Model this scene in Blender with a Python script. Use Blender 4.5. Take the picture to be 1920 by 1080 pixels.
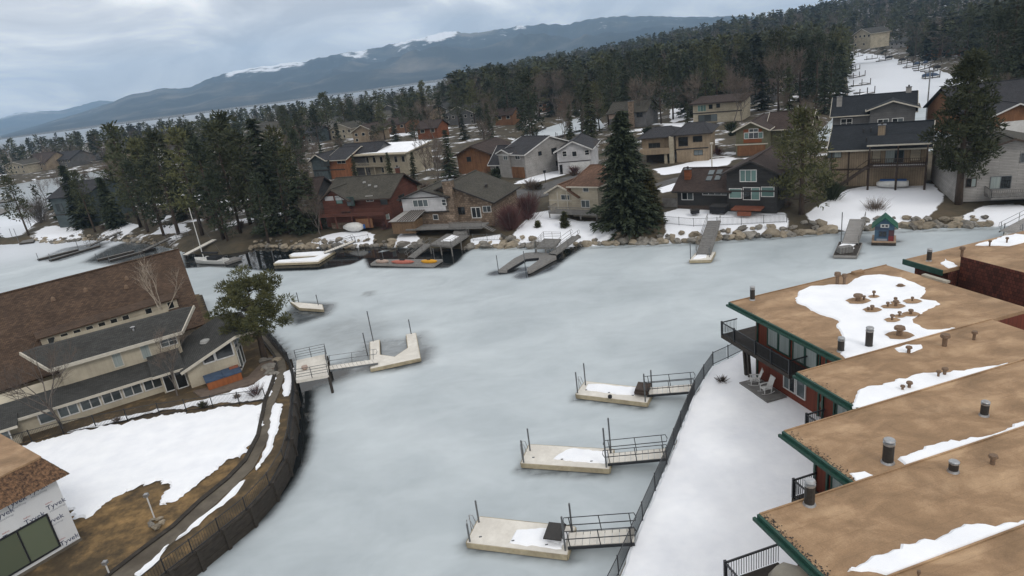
import bpy, bmesh, math, random
import numpy as np
from mathutils import Vector, Matrix, noise as mnoise

# ---------------------------------------------------------------- clean
for o in list(bpy.data.objects): bpy.data.objects.remove(o)
scene = bpy.context.scene
COL = scene.collection
R = math.radians

# ---------------------------------------------------------------- camera (drone, 25 m over the ice, banked)
CAM_H = 25.0; FPX = 1200.0; PITCH = R(19.0); ROLL = R(7.4)
cam_d = Vector((0, math.cos(PITCH), -math.sin(PITCH)))
_u = Vector((0, math.sin(PITCH), math.cos(PITCH))); _r = Vector((1, 0, 0))
cam_x = _r*math.cos(ROLL) - _u*math.sin(ROLL)
cam_y = _r*math.sin(ROLL) + _u*math.cos(ROLL)
cam_data = bpy.data.cameras.new('camera'); cam = bpy.data.objects.new('camera', cam_data); COL.objects.link(cam)
cam_data.sensor_width = 36.0; cam_data.lens = 36.0*FPX/1920.0
cam_data.clip_start = 0.5; cam_data.clip_end = 60000
m = Matrix.Identity(4)
for i, v in enumerate((cam_x, cam_y, -cam_d)):
    for k in range(3): m[k][i] = v[k]
m.translation = (0, 0, CAM_H); cam.matrix_world = m
scene.camera = cam

# ---------------------------------------------------------------- world: overcast sky
SUN_EL, SUN_AZ = R(42), R(150)
world = bpy.data.worlds.new('World'); scene.world = world; world.use_nodes = True
nt = world.node_tree; nt.nodes.clear(); N = nt.nodes.new; LK = nt.links.new
out = N('ShaderNodeOutputWorld'); bg = N('ShaderNodeBackground'); bg.inputs['Strength'].default_value = 0.1
sky = N('ShaderNodeTexSky'); sky.sky_type = 'NISHITA'; sky.sun_disc = False
sky.sun_elevation = SUN_EL; sky.sun_rotation = SUN_AZ; sky.air_density = 1.0; sky.dust_density = 2.0
tc = N('ShaderNodeTexCoord'); sep = N('ShaderNodeSeparateXYZ'); LK(tc.outputs['Generated'], sep.inputs[0])
zc = N('ShaderNodeMath'); zc.operation = 'MAXIMUM'; LK(sep.outputs['Z'], zc.inputs[0]); zc.inputs[1].default_value = 0.0
za = N('ShaderNodeMath'); za.operation = 'ADD'; LK(zc.outputs[0], za.inputs[0]); za.inputs[1].default_value = 0.30
dv = N('ShaderNodeVectorMath'); dv.operation = 'DIVIDE'; LK(tc.outputs['Generated'], dv.inputs[0])
cmb = N('ShaderNodeCombineXYZ'); LK(za.outputs[0], cmb.inputs[0]); LK(za.outputs[0], cmb.inputs[1]); cmb.inputs[2].default_value = 1.0
LK(cmb.outputs[0], dv.inputs[1])
nz = N('ShaderNodeTexNoise'); nz.inputs['Scale'].default_value = 1.9; nz.inputs['Detail'].default_value = 9; nz.inputs['Roughness'].default_value = 0.55
nz.inputs['Distortion'].default_value = 0.6; LK(dv.outputs[0], nz.inputs['Vector'])
rc = N('ShaderNodeValToRGB'); e = rc.color_ramp.elements
e[0].position = 0.38; e[0].color = (0.69, 0.695, 0.72, 1); e[1].position = 0.64; e[1].color = (1.46, 1.42, 1.36, 1)
x = e.new(0.5); x.color = (0.93, 0.925, 0.93, 1)
LK(nz.outputs['Fac'], rc.inputs[0])
grad = N('ShaderNodeMapRange'); LK(sep.outputs['Z'], grad.inputs[0])       # overcast sky is brighter overhead
grad.inputs[1].default_value = 0.0; grad.inputs[2].default_value = 1.0; grad.inputs[3].default_value = 10.4; grad.inputs[4].default_value = 12.5
cm = N('ShaderNodeVectorMath'); cm.operation = 'SCALE'; LK(rc.outputs[0], cm.inputs[0]); LK(grad.outputs[0], cm.inputs['Scale'])
nz2 = N('ShaderNodeTexNoise'); nz2.inputs['Scale'].default_value = 1.3; nz2.inputs['Detail'].default_value = 5; LK(dv.outputs[0], nz2.inputs['Vector'])
r2 = N('ShaderNodeValToRGB'); r2.color_ramp.elements[0].position = 0.34; r2.color_ramp.elements[0].color = (.8, .8, .8, 1); r2.color_ramp.elements[1].position = 0.46
LK(nz2.outputs['Fac'], r2.inputs[0])
mx = N('ShaderNodeMix'); mx.data_type = 'RGBA'; LK(r2.outputs[0], mx.inputs[0]); LK(sky.outputs[0], mx.inputs[6]); LK(cm.outputs[0], mx.inputs[7])
LK(mx.outputs[2], bg.inputs['Color']); LK(bg.outputs[0], out.inputs[0])

sd_ = bpy.data.lights.new('sun', 'SUN'); sd_.energy = 0.9; sd_.angle = R(14); sd_.color = (1, .96, .9)
sun = bpy.data.objects.new('sun', sd_); COL.objects.link(sun)
sun.rotation_euler = Vector((math.sin(SUN_AZ)*math.cos(SUN_EL), math.cos(SUN_AZ)*math.cos(SUN_EL), math.sin(SUN_EL))).to_track_quat('Z', 'Y').to_euler()
sun.location = (0, 0, 80)

vs = scene.view_settings; vs.view_transform = 'Standard'; vs.look = 'None'; vs.exposure = -0.14; vs.gamma = 1.0; vs.use_curve_mapping = False
scene.render.engine = 'CYCLES'
scene.cycles.max_bounces = 6; scene.cycles.volume_bounces = 1; scene.cycles.diffuse_bounces = 3

# ---------------------------------------------------------------- pixel -> place
def ray(x, y): return cam_x*((x-960)/FPX) + cam_y*((540-y)/FPX) + cam_d
def P(x, y, z=0.0):
    r = ray(x, y); t = (z-CAM_H)/r.z
    return Vector((0, 0, CAM_H)) + r*t
def proj(p):
    q = Vector(p)-Vector((0, 0, CAM_H)); w = q.dot(cam_d)
    if w < .1: return (-9e3, -9e3)
    return (960+FPX*q.dot(cam_x)/w, 540-FPX*q.dot(cam_y)/w)
def plane_pt(x, y, p0, n):
    r = ray(x, y); o = Vector((0, 0, CAM_H)); return o + r*((Vector(p0)-o).dot(n)/r.dot(n))
def dist_for(x, y, p):      # height at which the ray of pixel x,y passes the vertical line through p
    r = ray(x, y); t = math.hypot(p[0], p[1])/math.hypot(r.x, r.y); return CAM_H + r.z*t

# ---------------------------------------------------------------- materials
MATS = {}
def _mat(name):
    m = bpy.data.materials.new(name); m.use_nodes = True; MATS[name] = m
    return m, m.node_tree, m.node_tree.nodes['Principled BSDF']
def mat(name, c1, c2=None, scale=2.0, rough=.8, spec=.3, metal=0.0, bump=0.0, bscale=20.0, stretch=None, tint=0.0, detail=6, wear=None):
    """two-tone noise colour, fine bump; tint: change of brightness from object to object; wear: (colour, amount)"""
    m, t, b = _mat(name); n = t.nodes.new; l = t.links.new
    c2 = c2 or tuple(v*.8 for v in c1)
    tc = n('ShaderNodeTexCoord'); mp = n('ShaderNodeMapping'); l(tc.outputs['Object'], mp.inputs[0])
    if stretch: mp.inputs['Scale'].default_value = stretch
    nz = n('ShaderNodeTexNoise'); nz.inputs['Scale'].default_value = scale; nz.inputs['Detail'].default_value = detail; nz.inputs['Roughness'].default_value = .6
    l(mp.outputs[0], nz.inputs['Vector'])
    r = n('ShaderNodeValToRGB'); r.color_ramp.elements[0].position = .32; r.color_ramp.elements[1].position = .68
    r.color_ramp.elements[0].color = (*c2, 1); r.color_ramp.elements[1].color = (*c1, 1); l(nz.outputs['Fac'], r.inputs[0])
    col = r.outputs[0]
    if wear:
        n2 = n('ShaderNodeTexNoise'); n2.inputs['Scale'].default_value = scale*.27; n2.inputs['Detail'].default_value = 8; l(tc.outputs['Object'], n2.inputs['Vector'])
        rr = n('ShaderNodeMapRange'); l(n2.outputs['Fac'], rr.inputs[0]); rr.inputs[1].default_value = .5; rr.inputs[2].default_value = .72; rr.inputs[4].default_value = wear[1]
        mm = n('ShaderNodeMix'); mm.data_type = 'RGBA'; l(rr.outputs[0], mm.inputs[0]); l(col, mm.inputs[6]); mm.inputs[7].default_value = (*wear[0], 1); col = mm.outputs[2]
    if tint:
        oi = n('ShaderNodeObjectInfo'); mr = n('ShaderNodeMapRange'); l(oi.outputs['Random'], mr.inputs[0]); mr.inputs[3].default_value = 1-tint; mr.inputs[4].default_value = 1+tint
        sc = n('ShaderNodeVectorMath'); sc.operation = 'SCALE'; l(col, sc.inputs[0]); l(mr.outputs[0], sc.inputs['Scale']); col = sc.outputs[0]
    l(col, b.inputs['Base Color'])
    b.inputs['Roughness'].default_value = rough; b.inputs['Specular IOR Level'].default_value = spec; b.inputs['Metallic'].default_value = metal
    if bump:
        nb = n('ShaderNodeTexNoise'); nb.inputs['Scale'].default_value = bscale; nb.inputs['Detail'].default_value = 4; l(mp.outputs[0], nb.inputs['Vector'])
        bu = n('ShaderNodeBump'); bu.inputs['Strength'].default_value = bump; bu.inputs['Distance'].default_value = .05; l(nb.outputs['Fac'], bu.inputs['Height']); l(bu.outputs[0], b.inputs['Normal'])
    return m
def courses(name, c1, c2, row=.2, width=.4, rough=.9, vertical=False, mortar=None, msize=.012, spread=1.0):
    """boards / shingle courses / masonry too small to pick apart: a brick texture on the surface's own uv (u along, v up, metres)"""
    m, t, b = _mat(name); n = t.nodes.new; l = t.links.new
    uv = n('ShaderNodeUVMap'); uv.uv_map = 'uv'; mp = n('ShaderNodeMapping'); l(uv.outputs[0], mp.inputs[0])
    if vertical: mp.inputs['Rotation'].default_value = (0, 0, R(90))
    br = n('ShaderNodeTexBrick'); l(mp.outputs[0], br.inputs['Vector'])
    br.inputs['Color1'].default_value = (*c1, 1); br.inputs['Color2'].default_value = (*c2, 1)
    br.inputs['Mortar'].default_value = (*(mortar or tuple(v*.35 for v in c2)), 1)
    br.inputs['Scale'].default_value = 1; br.inputs['Mortar Size'].default_value = msize; br.inputs['Row Height'].default_value = row; br.inputs['Brick Width'].default_value = width
    nz = n('ShaderNodeTexNoise'); nz.inputs['Scale'].default_value = .45; nz.inputs['Detail'].default_value = 8; nz.inputs['Roughness'].default_value = .65; l(mp.outputs[0], nz.inputs['Vector'])
    mr = n('ShaderNodeMapRange'); l(nz.outputs['Fac'], mr.inputs[0]); mr.inputs[1].default_value = .25; mr.inputs[2].default_value = .75; mr.inputs[3].default_value = 1-.28*spread; mr.inputs[4].default_value = 1+.28*spread
    sc = n('ShaderNodeVectorMath'); sc.operation = 'SCALE'; l(br.outputs['Color'], sc.inputs[0]); l(mr.outputs[0], sc.inputs['Scale']); l(sc.outputs[0], b.inputs['Base Color'])
    b.inputs['Roughness'].default_value = rough; b.inputs['Specular IOR Level'].default_value = .25
    bu = n('ShaderNodeBump'); bu.inputs['Strength'].default_value = .5; bu.inputs['Distance'].default_value = .03; bu.invert = True; l(br.outputs['Fac'], bu.inputs['Height']); l(bu.outputs[0], b.inputs['Normal'])
    return m
def glass(name, c, rough=.06, spread=.5):
    m, t, b = _mat(name); n = t.nodes.new; l = t.links.new
    oi = n('ShaderNodeObjectInfo'); mr = n('ShaderNodeMapRange'); l(oi.outputs['Random'], mr.inputs[0]); mr.inputs[3].default_value = 1-spread; mr.inputs[4].default_value = 1+spread
    sc = n('ShaderNodeVectorMath'); sc.operation = 'SCALE'; sc.inputs[0].default_value = c; l(mr.outputs[0], sc.inputs['Scale']); l(sc.outputs[0], b.inputs['Base Color'])
    b.inputs['Roughness'].default_value = rough; b.inputs['Specular IOR Level'].default_value = .6
    return m
# wood, paint, metal
mat('white_paint', (.62, .62, .61), (.5, .5, .49), 3, .55, wear=((.34, .32, .3), .5))
mat('cream_trim', (.5, .47, .4), (.42, .39, .33), 3, .6)
mat('dark_trim', (.035, .03, .028), (.025, .022, .02), 3, .6)
mat('green_trim', (.016, .062, .045), (.012, .045, .033), 4, .5, wear=((.05, .075, .06), .6))
mat('brown_trim', (.06, .042, .032), (.042, .03, .024), 3, .7)
mat('black_metal', (.02, .022, .026), (.015, .016, .018), 6, .45, .4)
mat('grey_metal', (.18, .19, .2), (.12, .125, .13), 6, .4, .5, metal=.6)
mat('galvanised', (.42, .43, .44), (.3, .31, .32), 9, .4, .5, metal=.7, wear=((.2, .13, .08), .7))
mat('flue_black', (.04, .036, .033), (.025, .024, .023), 9, .55)
mat('vent_rust', (.2, .13, .085), (.12, .085, .06), 14, .8)
mat('dock_deck', (.72, .69, .63), (.58, .55, .495), 1.6, .85, bump=.2, wear=((.42, .395, .35), .45))
mat('dock_edge', (.45, .39, .27), (.33, .28, .19), 3, .8, wear=((.1, .085, .06), .7))
mat('grey_wood', (.2, .195, .185), (.125, .12, .115), 2.5, .9, bump=.3, stretch=(1, 1, 1))
mat('dark_wood', (.05, .042, .036), (.03, .026, .022), 3, .85, bump=.3)
mat('red_deck', (.2, .07, .04), (.14, .05, .03), 3, .8)
mat('orange_wood', (.3, .1, .035), (.22, .075, .028), 4, .7, stretch=(1, 1, .2))
mat('tub_blue', (.055, .09, .15), (.035, .055, .095), 3, .6)
mat('timber_wall', (.05, .042, .034), (.022, .019, .016), 2.2, .9, bump=.4, stretch=(1, 1, 6))
mat('concrete_path', (.145, .125, .098), (.09, .077, .06), 1.3, .95, bump=.2, wear=((.055, .045, .034), .7))
mat('paving', (.15, .115, .09), (.1, .075, .06), 2, .9, bump=.2)
mat('kayak_red', (.42, .14, .1), (.34, .1, .07), 3, .5)
mat('kayak_yellow', (.6, .3, .02), (.5, .24, .015), 3, .45)
mat('kayak_pale', (.4, .3, .25), (.3, .22, .18), 3, .5)
mat('hull_white', (.6, .6, .58), (.5, .5, .48), 3, .35, .5)
mat('boat_dark', (.02, .021, .024), (.012, .012, .014), 4, .8)
mat('tarp_blue', (.02, .1, .3), (.015, .07, .22), 4, .5)
mat('play_green', (.02, .1, .066), (.016, .078, .052), 5, .6)
mat('play_blue', (.07, .13, .19), (.05, .095, .15), 4, .7)
mat('play_dark_blue', (.05, .07, .11), (.04, .055, .09), 4, .7)
mat('play_red', (.18, .04, .042), (.17, .024, .028), 4, .7)
mat('play_maroon', (.09, .045, .05), (.07, .035, .04), 4, .7)
mat('play_wood', (.36, .26, .18), (.28, .2, .14), 4, .8)
mat('curtain_pale', (.3, .34, .33), (.2, .235, .23), 9, .7, stretch=(1, 1, .02))
mat('tyvek', (.62, .635, .65), (.55, .565, .585), .8, .55)
mat('print_navy', (.02, .03, .09), (.015, .025, .07), 5, .6)
mat('print_grey', (.3, .32, .36), (.25, .27, .31), 5, .6)
mat('print_red', (.4, .06, .06), (.33, .05, .05), 5, .6)
mat('mansard_shingle', (.22, .125, .07), (.045, .028, .02), 7, .9, tint=0, bump=.4, detail=2)
mat('red_board', (.16, .038, .02), (.085, .023, .014), 1.5, .8, stretch=(7, 7, .25), bump=.3)
mat('patio_beige', (.36, .33, .27), (.29, .265, .22), 3, .8)
mat('bark', (.085, .062, .047), (.045, .034, .027), 3, .95, bump=.6, bscale=9, stretch=(3, 3, .6))
mat('bark_grey', (.15, .13, .115), (.09, .078, .07), 3, .95)
mat('bark_pale', (.44, .38, .31), (.3, .255, .2), 4, .9)
mat('twig_brown', (.15, .118, .096), (.1, .078, .064), .6, .95, tint=.25)
mat('twig_red', (.13, .062, .058), (.085, .042, .042), .6, .95, tint=.2)
mat('stone_grey', (.235, .22, .195), (.12, .11, .095), 1.6, .95, bump=.6, bscale=6, tint=.25)
mat('stone_tan', (.3, .26, .2), (.2, .165, .12), 1.4, .95, bump=.6, bscale=6, tint=.25)
mat('snow', (.9, .915, .94), (.8, .82, .86), .7, .65, .25, bump=.5, bscale=3.2, detail=10, wear=((.78, .79, .8), .3))
mat('asphalt', (.1, .098, .095), (.07, .068, .066), 1.0, .9, bump=.2, wear=((.2, .2, .205), .5))
mat('satellite', (.3, .3, .29), (.25, .25, .24), 4, .5)
# roofs and walls
courses('roof_grey', (.062, .062, .058), (.042, .042, .04), .15, .3)
courses('roof_olive', (.078, .072, .058), (.052, .048, .039), .15, .3)
courses('roof_brown', (.1, .064, .043), (.054, .035, .024), .16, .3, spread=1.3)
courses('roof_dark_brown', (.06, .042, .036), (.042, .03, .026), .15, .3)
courses('roof_navy', (.022, .026, .032), (.015, .018, .022), .15, .3)
courses('roof_charcoal', (.045, .045, .05), (.03, .03, .034), .15, .3)
courses('roof_terracotta', (.16, .092, .062), (.11, .063, .043), .2, .3)
courses('siding_red', (.125, .05, .036), (.09, .036, .026), .2, 4)
courses('siding_white', (.46, .46, .47), (.42, .42, .43), .2, 4, mortar=(.26, .26, .27))
courses('siding_grey', (.12, .118, .118), (.1, .098, .098), .2, 4)
courses('siding_lightgrey', (.3, .29, .275), (.26, .25, .24), .2, 4)
courses('siding_charcoal', (.042, .041, .041), (.033, .033, .033), .18, 4)
courses('siding_cream', (.4, .36, .28), (.36, .32, .25), .25, 4, mortar=(.26, .23, .18))
courses('siding_tan', (.27, .21, .145), (.23, .18, .125), .3, 4, vertical=True)
courses('siding_brown', (.2, .1, .05), (.15, .075, .04), .25, 3, vertical=True)
courses('siding_orange', (.3, .125, .06), (.24, .1, .05), .3, 3, vertical=True)
courses('siding_olive', (.13, .125, .08), (.11, .105, .07), .25, 4)
courses('siding_rust', (.2, .07, .03), (.16, .055, .025), .25, 4)
courses('siding_beige', (.36, .32, .24), (.31, .275, .21), .22, 4)
courses('siding_teal', (.075, .095, .1), (.06, .078, .082), .22, 4)
courses('stucco_house', (.43, .385, .3), (.4, .36, .28), .3, 5, vertical=True, mortar=(.36, .32, .25), msize=.006)
courses('stone_wall', (.25, .19, .14), (.12, .085, .06), .32, .48, mortar=(.1, .08, .065), msize=.03, spread=1.6)
courses('red_shingle', (.115, .035, .022), (.05, .018, .013), .26, .2, spread=1.4)
courses('wood_gate', (.2, .13, .08), (.15, .1, .06), .15, 3, vertical=True)
glass('glass_dark', (.016, .019, .021)); glass('glass_grey', (.075, .09, .095)); glass('glass_green', (.11, .19, .175), spread=.3); glass('glass_olive', (.11, .13, .09), spread=.12)

def m_tan_roof():
    m, t, b = _mat('tan_roofing'); n = t.nodes.new; l = t.links.new
    tc = n('ShaderNodeTexCoord'); mp = n('ShaderNodeMapping'); l(tc.outputs['Object'], mp.inputs[0]); mp.inputs['Rotation'].default_value = (0, 0, R(-14))
    mp.inputs['Scale'].default_value = (.8, 1.25, 1)
    a = n('ShaderNodeTexNoise'); a.inputs['Scale'].default_value = .5; a.inputs['Detail'].default_value = 9; a.inputs['Roughness'].default_value = .62; a.inputs['Distortion'].default_value = .5; l(mp.outputs[0], a.inputs['Vector'])
    r = n('ShaderNodeValToRGB'); el = r.color_ramp.elements; el[0].position = .28; el[0].color = (.175, .11, .058, 1); el[1].position = .72; el[1].color = (.47, .32, .19, 1)
    k = el.new(.5); k.color = (.295, .187, .104, 1); l(a.outputs['Fac'], r.inputs[0])
    g = n('ShaderNodeTexNoise'); g.inputs['Scale'].default_value = 22; g.inputs['Detail'].default_value = 3; l(tc.outputs['Object'], g.inputs['Vector'])
    mr = n('ShaderNodeMapRange'); l(g.outputs['Fac'], mr.inputs[0]); mr.inputs[3].default_value = .72; mr.inputs[4].default_value = 1.28
    sc = n('ShaderNodeVectorMath'); sc.operation = 'SCALE'; l(r.outputs[0], sc.inputs[0]); l(mr.outputs[0], sc.inputs['Scale'])
    m2 = n('ShaderNodeMapping'); l(tc.outputs['Object'], m2.inputs[0]); m2.inputs['Rotation'].default_value = (0, 0, R(-14)); br = n('ShaderNodeTexBrick'); l(m2.outputs[0], br.inputs['Vector']); br.inputs['Scale'].default_value = 1; br.inputs['Row Height'].default_value = .95; br.inputs['Brick Width'].default_value = 7; br.inputs['Mortar Size'].default_value = .022; br.inputs['Mortar Smooth'].default_value = .6
    br.inputs['Color1'].default_value = (1, 1, 1, 1); br.inputs['Color2'].default_value = (.965, .965, .965, 1); br.inputs['Mortar'].default_value = (.88, .87, .86, 1)
    ml = n('ShaderNodeVectorMath'); ml.operation = 'MULTIPLY'; l(sc.outputs[0], ml.inputs[0]); l(br.outputs['Color'], ml.inputs[1])
    st = n('ShaderNodeTexNoise'); st.inputs['Scale'].default_value = .33; st.inputs['Detail'].default_value = 10; st.inputs['Roughness'].default_value = .7; l(tc.outputs['Object'], st.inputs['Vector']); sr = n('ShaderNodeMapRange'); l(st.outputs['Fac'], sr.inputs[0]); sr.inputs[1].default_value = .5; sr.inputs[2].default_value = .66; sr.inputs[3].default_value = 1; sr.inputs[4].default_value = .78
    s2 = n('ShaderNodeVectorMath'); s2.operation = 'SCALE'; l(ml.outputs[0], s2.inputs[0]); l(sr.outputs[0], s2.inputs['Scale'])
    l(s2.outputs[0], b.inputs['Base Color']); b.inputs['Roughness'].default_value = .85
    bu = n('ShaderNodeBump'); bu.inputs['Strength'].default_value = .35; bu.inputs['Distance'].default_value = .06; l(a.outputs['Fac'], bu.inputs['Height']); l(bu.outputs[0], b.inputs['Normal'])
m_tan_roof()
def m_foliage(name, c1, c2):
    m, t, b = _mat(name); n = t.nodes.new; l = t.links.new
    oi = n('ShaderNodeObjectInfo'); tc = n('ShaderNodeTexCoord')
    nz = n('ShaderNodeTexNoise'); nz.inputs['Scale'].default_value = .9; nz.inputs['Detail'].default_value = 4; l(tc.outputs['Object'], nz.inputs['Vector'])
    r = n('ShaderNodeValToRGB'); r.color_ramp.elements[0].position = .3; r.color_ramp.elements[1].position = .7
    r.color_ramp.elements[0].color = (*c2, 1); r.color_ramp.elements[1].color = (*c1, 1); l(nz.outputs['Fac'], r.inputs[0])
    mr = n('ShaderNodeMapRange'); l(oi.outputs['Random'], mr.inputs[0]); mr.inputs[3].default_value = .7; mr.inputs[4].default_value = 1.35
    sc = n('ShaderNodeVectorMath'); sc.operation = 'SCALE'; l(r.outputs[0], sc.inputs[0]); l(mr.outputs[0], sc.inputs['Scale']); l(sc.outputs[0], b.inputs['Base Color'])
    b.inputs['Roughness'].default_value = .75; b.inputs['Specular IOR Level'].default_value = .2
m_foliage('needles_dark', (.04, .05, .027), (.02, .027, .016))
m_foliage('needles_olive', (.095, .095, .039), (.048, .053, .024))
m_foliage('needles_mid', (.06, .066, .031), (.031, .038, .02))
m_foliage('needles_gold', (.105, .095, .035), (.06, .058, .025))
def m_forest():
    m, t, b = _mat('forest_mix'); n = t.nodes.new; l = t.links.new
    a = n('ShaderNodeAttribute'); a.attribute_name = 'tint'; l(a.outputs['Color'], b.inputs['Base Color']); b.inputs['Roughness'].default_value = .85; b.inputs['Specular IOR Level'].default_value = .15
m_forest()
def m_ground():
    m, t, b = _mat('ground_mix'); n = t.nodes.new; l = t.links.new
    at = n('ShaderNodeAttribute'); at.attribute_name = 'snow'; tc = n('ShaderNodeTexCoord')
    nz = n('ShaderNodeTexNoise'); nz.inputs['Scale'].default_value = .16; nz.inputs['Detail'].default_value = 9; nz.inputs['Roughness'].default_value = .6; l(tc.outputs['Object'], nz.inputs['Vector'])
    ad = n('ShaderNodeMath'); ad.operation = 'MULTIPLY_ADD'; l(nz.outputs['Fac'], ad.inputs[0]); ad.inputs[1].default_value = .9; l(at.outputs['Fac'], ad.inputs[2])
    mr = n('ShaderNodeMapRange'); l(ad.outputs[0], mr.inputs[0]); mr.inputs[1].default_value = .92; mr.inputs[2].default_value = 1.0
    n2 = n('ShaderNodeTexNoise'); n2.inputs['Scale'].default_value = .21; n2.inputs['Detail'].default_value = 10; n2.inputs['Roughness'].default_value = .7; l(tc.outputs['Object'], n2.inputs['Vector'])
    r = n('ShaderNodeValToRGB'); el = r.color_ramp.elements; el[0].position = .3; el[0].color = (.036, .03, .024, 1); el[1].position = .72; el[1].color = (.115, .088, .058, 1)
    k = el.new(.48); k.color = (.066, .056, .038, 1); l(n2.outputs['Fac'], r.inputs[0])
    mm = n('ShaderNodeMix'); mm.data_type = 'RGBA'; l(mr.outputs[0], mm.inputs[0]); l(r.outputs[0], mm.inputs[6]); mm.inputs[7].default_value = (.8, .82, .86, 1)
    l(mm.outputs[2], b.inputs['Base Color']); b.inputs['Roughness'].default_value = .9; b.inputs['Specular IOR Level'].default_value = .2
    bu = n('ShaderNodeBump'); bu.inputs['Strength'].default_value = .5; bu.inputs['Distance'].default_value = .15; l(ad.outputs[0], bu.inputs['Height']); l(bu.outputs[0], b.inputs['Normal'])
m_ground()
def m_soil():
    m, t, b = _mat('bare_soil'); n = t.nodes.new; l = t.links.new
    tc = n('ShaderNodeTexCoord'); at = n('ShaderNodeAttribute'); at.attribute_name = 'gold'
    nz = n('ShaderNodeTexNoise'); nz.inputs['Scale'].default_value = .8; nz.inputs['Detail'].default_value = 10; nz.inputs['Roughness'].default_value = .68; l(tc.outputs['Object'], nz.inputs['Vector'])
    r = n('ShaderNodeValToRGB'); el = r.color_ramp.elements; el[0].position = .3; el[0].color = (.055, .042, .028, 1); el[1].position = .7; el[1].color = (.115, .085, .05, 1); l(nz.outputs['Fac'], r.inputs[0])
    q = n('ShaderNodeValToRGB'); el = q.color_ramp.elements; el[0].position = .3; el[0].color = (.15, .095, .04, 1); el[1].position = .7; el[1].color = (.34, .215, .095, 1); l(nz.outputs['Fac'], q.inputs[0])
    ad = n('ShaderNodeMath'); ad.operation = 'MULTIPLY_ADD'; l(nz.outputs['Fac'], ad.inputs[0]); ad.inputs[1].default_value = 2.2; l(at.outputs['Fac'], ad.inputs[2])
    mr = n('ShaderNodeMapRange'); l(ad.outputs[0], mr.inputs[0]); mr.inputs[1].default_value = 1.15; mr.inputs[2].default_value = 2.0
    mm = n('ShaderNodeMix'); mm.data_type = 'RGBA'; l(mr.outputs[0], mm.inputs[0]); l(r.outputs[0], mm.inputs[6]); l(q.outputs[0], mm.inputs[7])
    l(mm.outputs[2], b.inputs['Base Color']); b.inputs['Roughness'].default_value = .95; b.inputs['Specular IOR Level'].default_value = .15
    bu = n('ShaderNodeBump'); bu.inputs['Strength'].default_value = .6; bu.inputs['Distance'].default_value = .08; l(nz.outputs['Fac'], bu.inputs['Height']); l(bu.outputs[0], b.inputs['Normal'])
m_soil()
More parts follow.
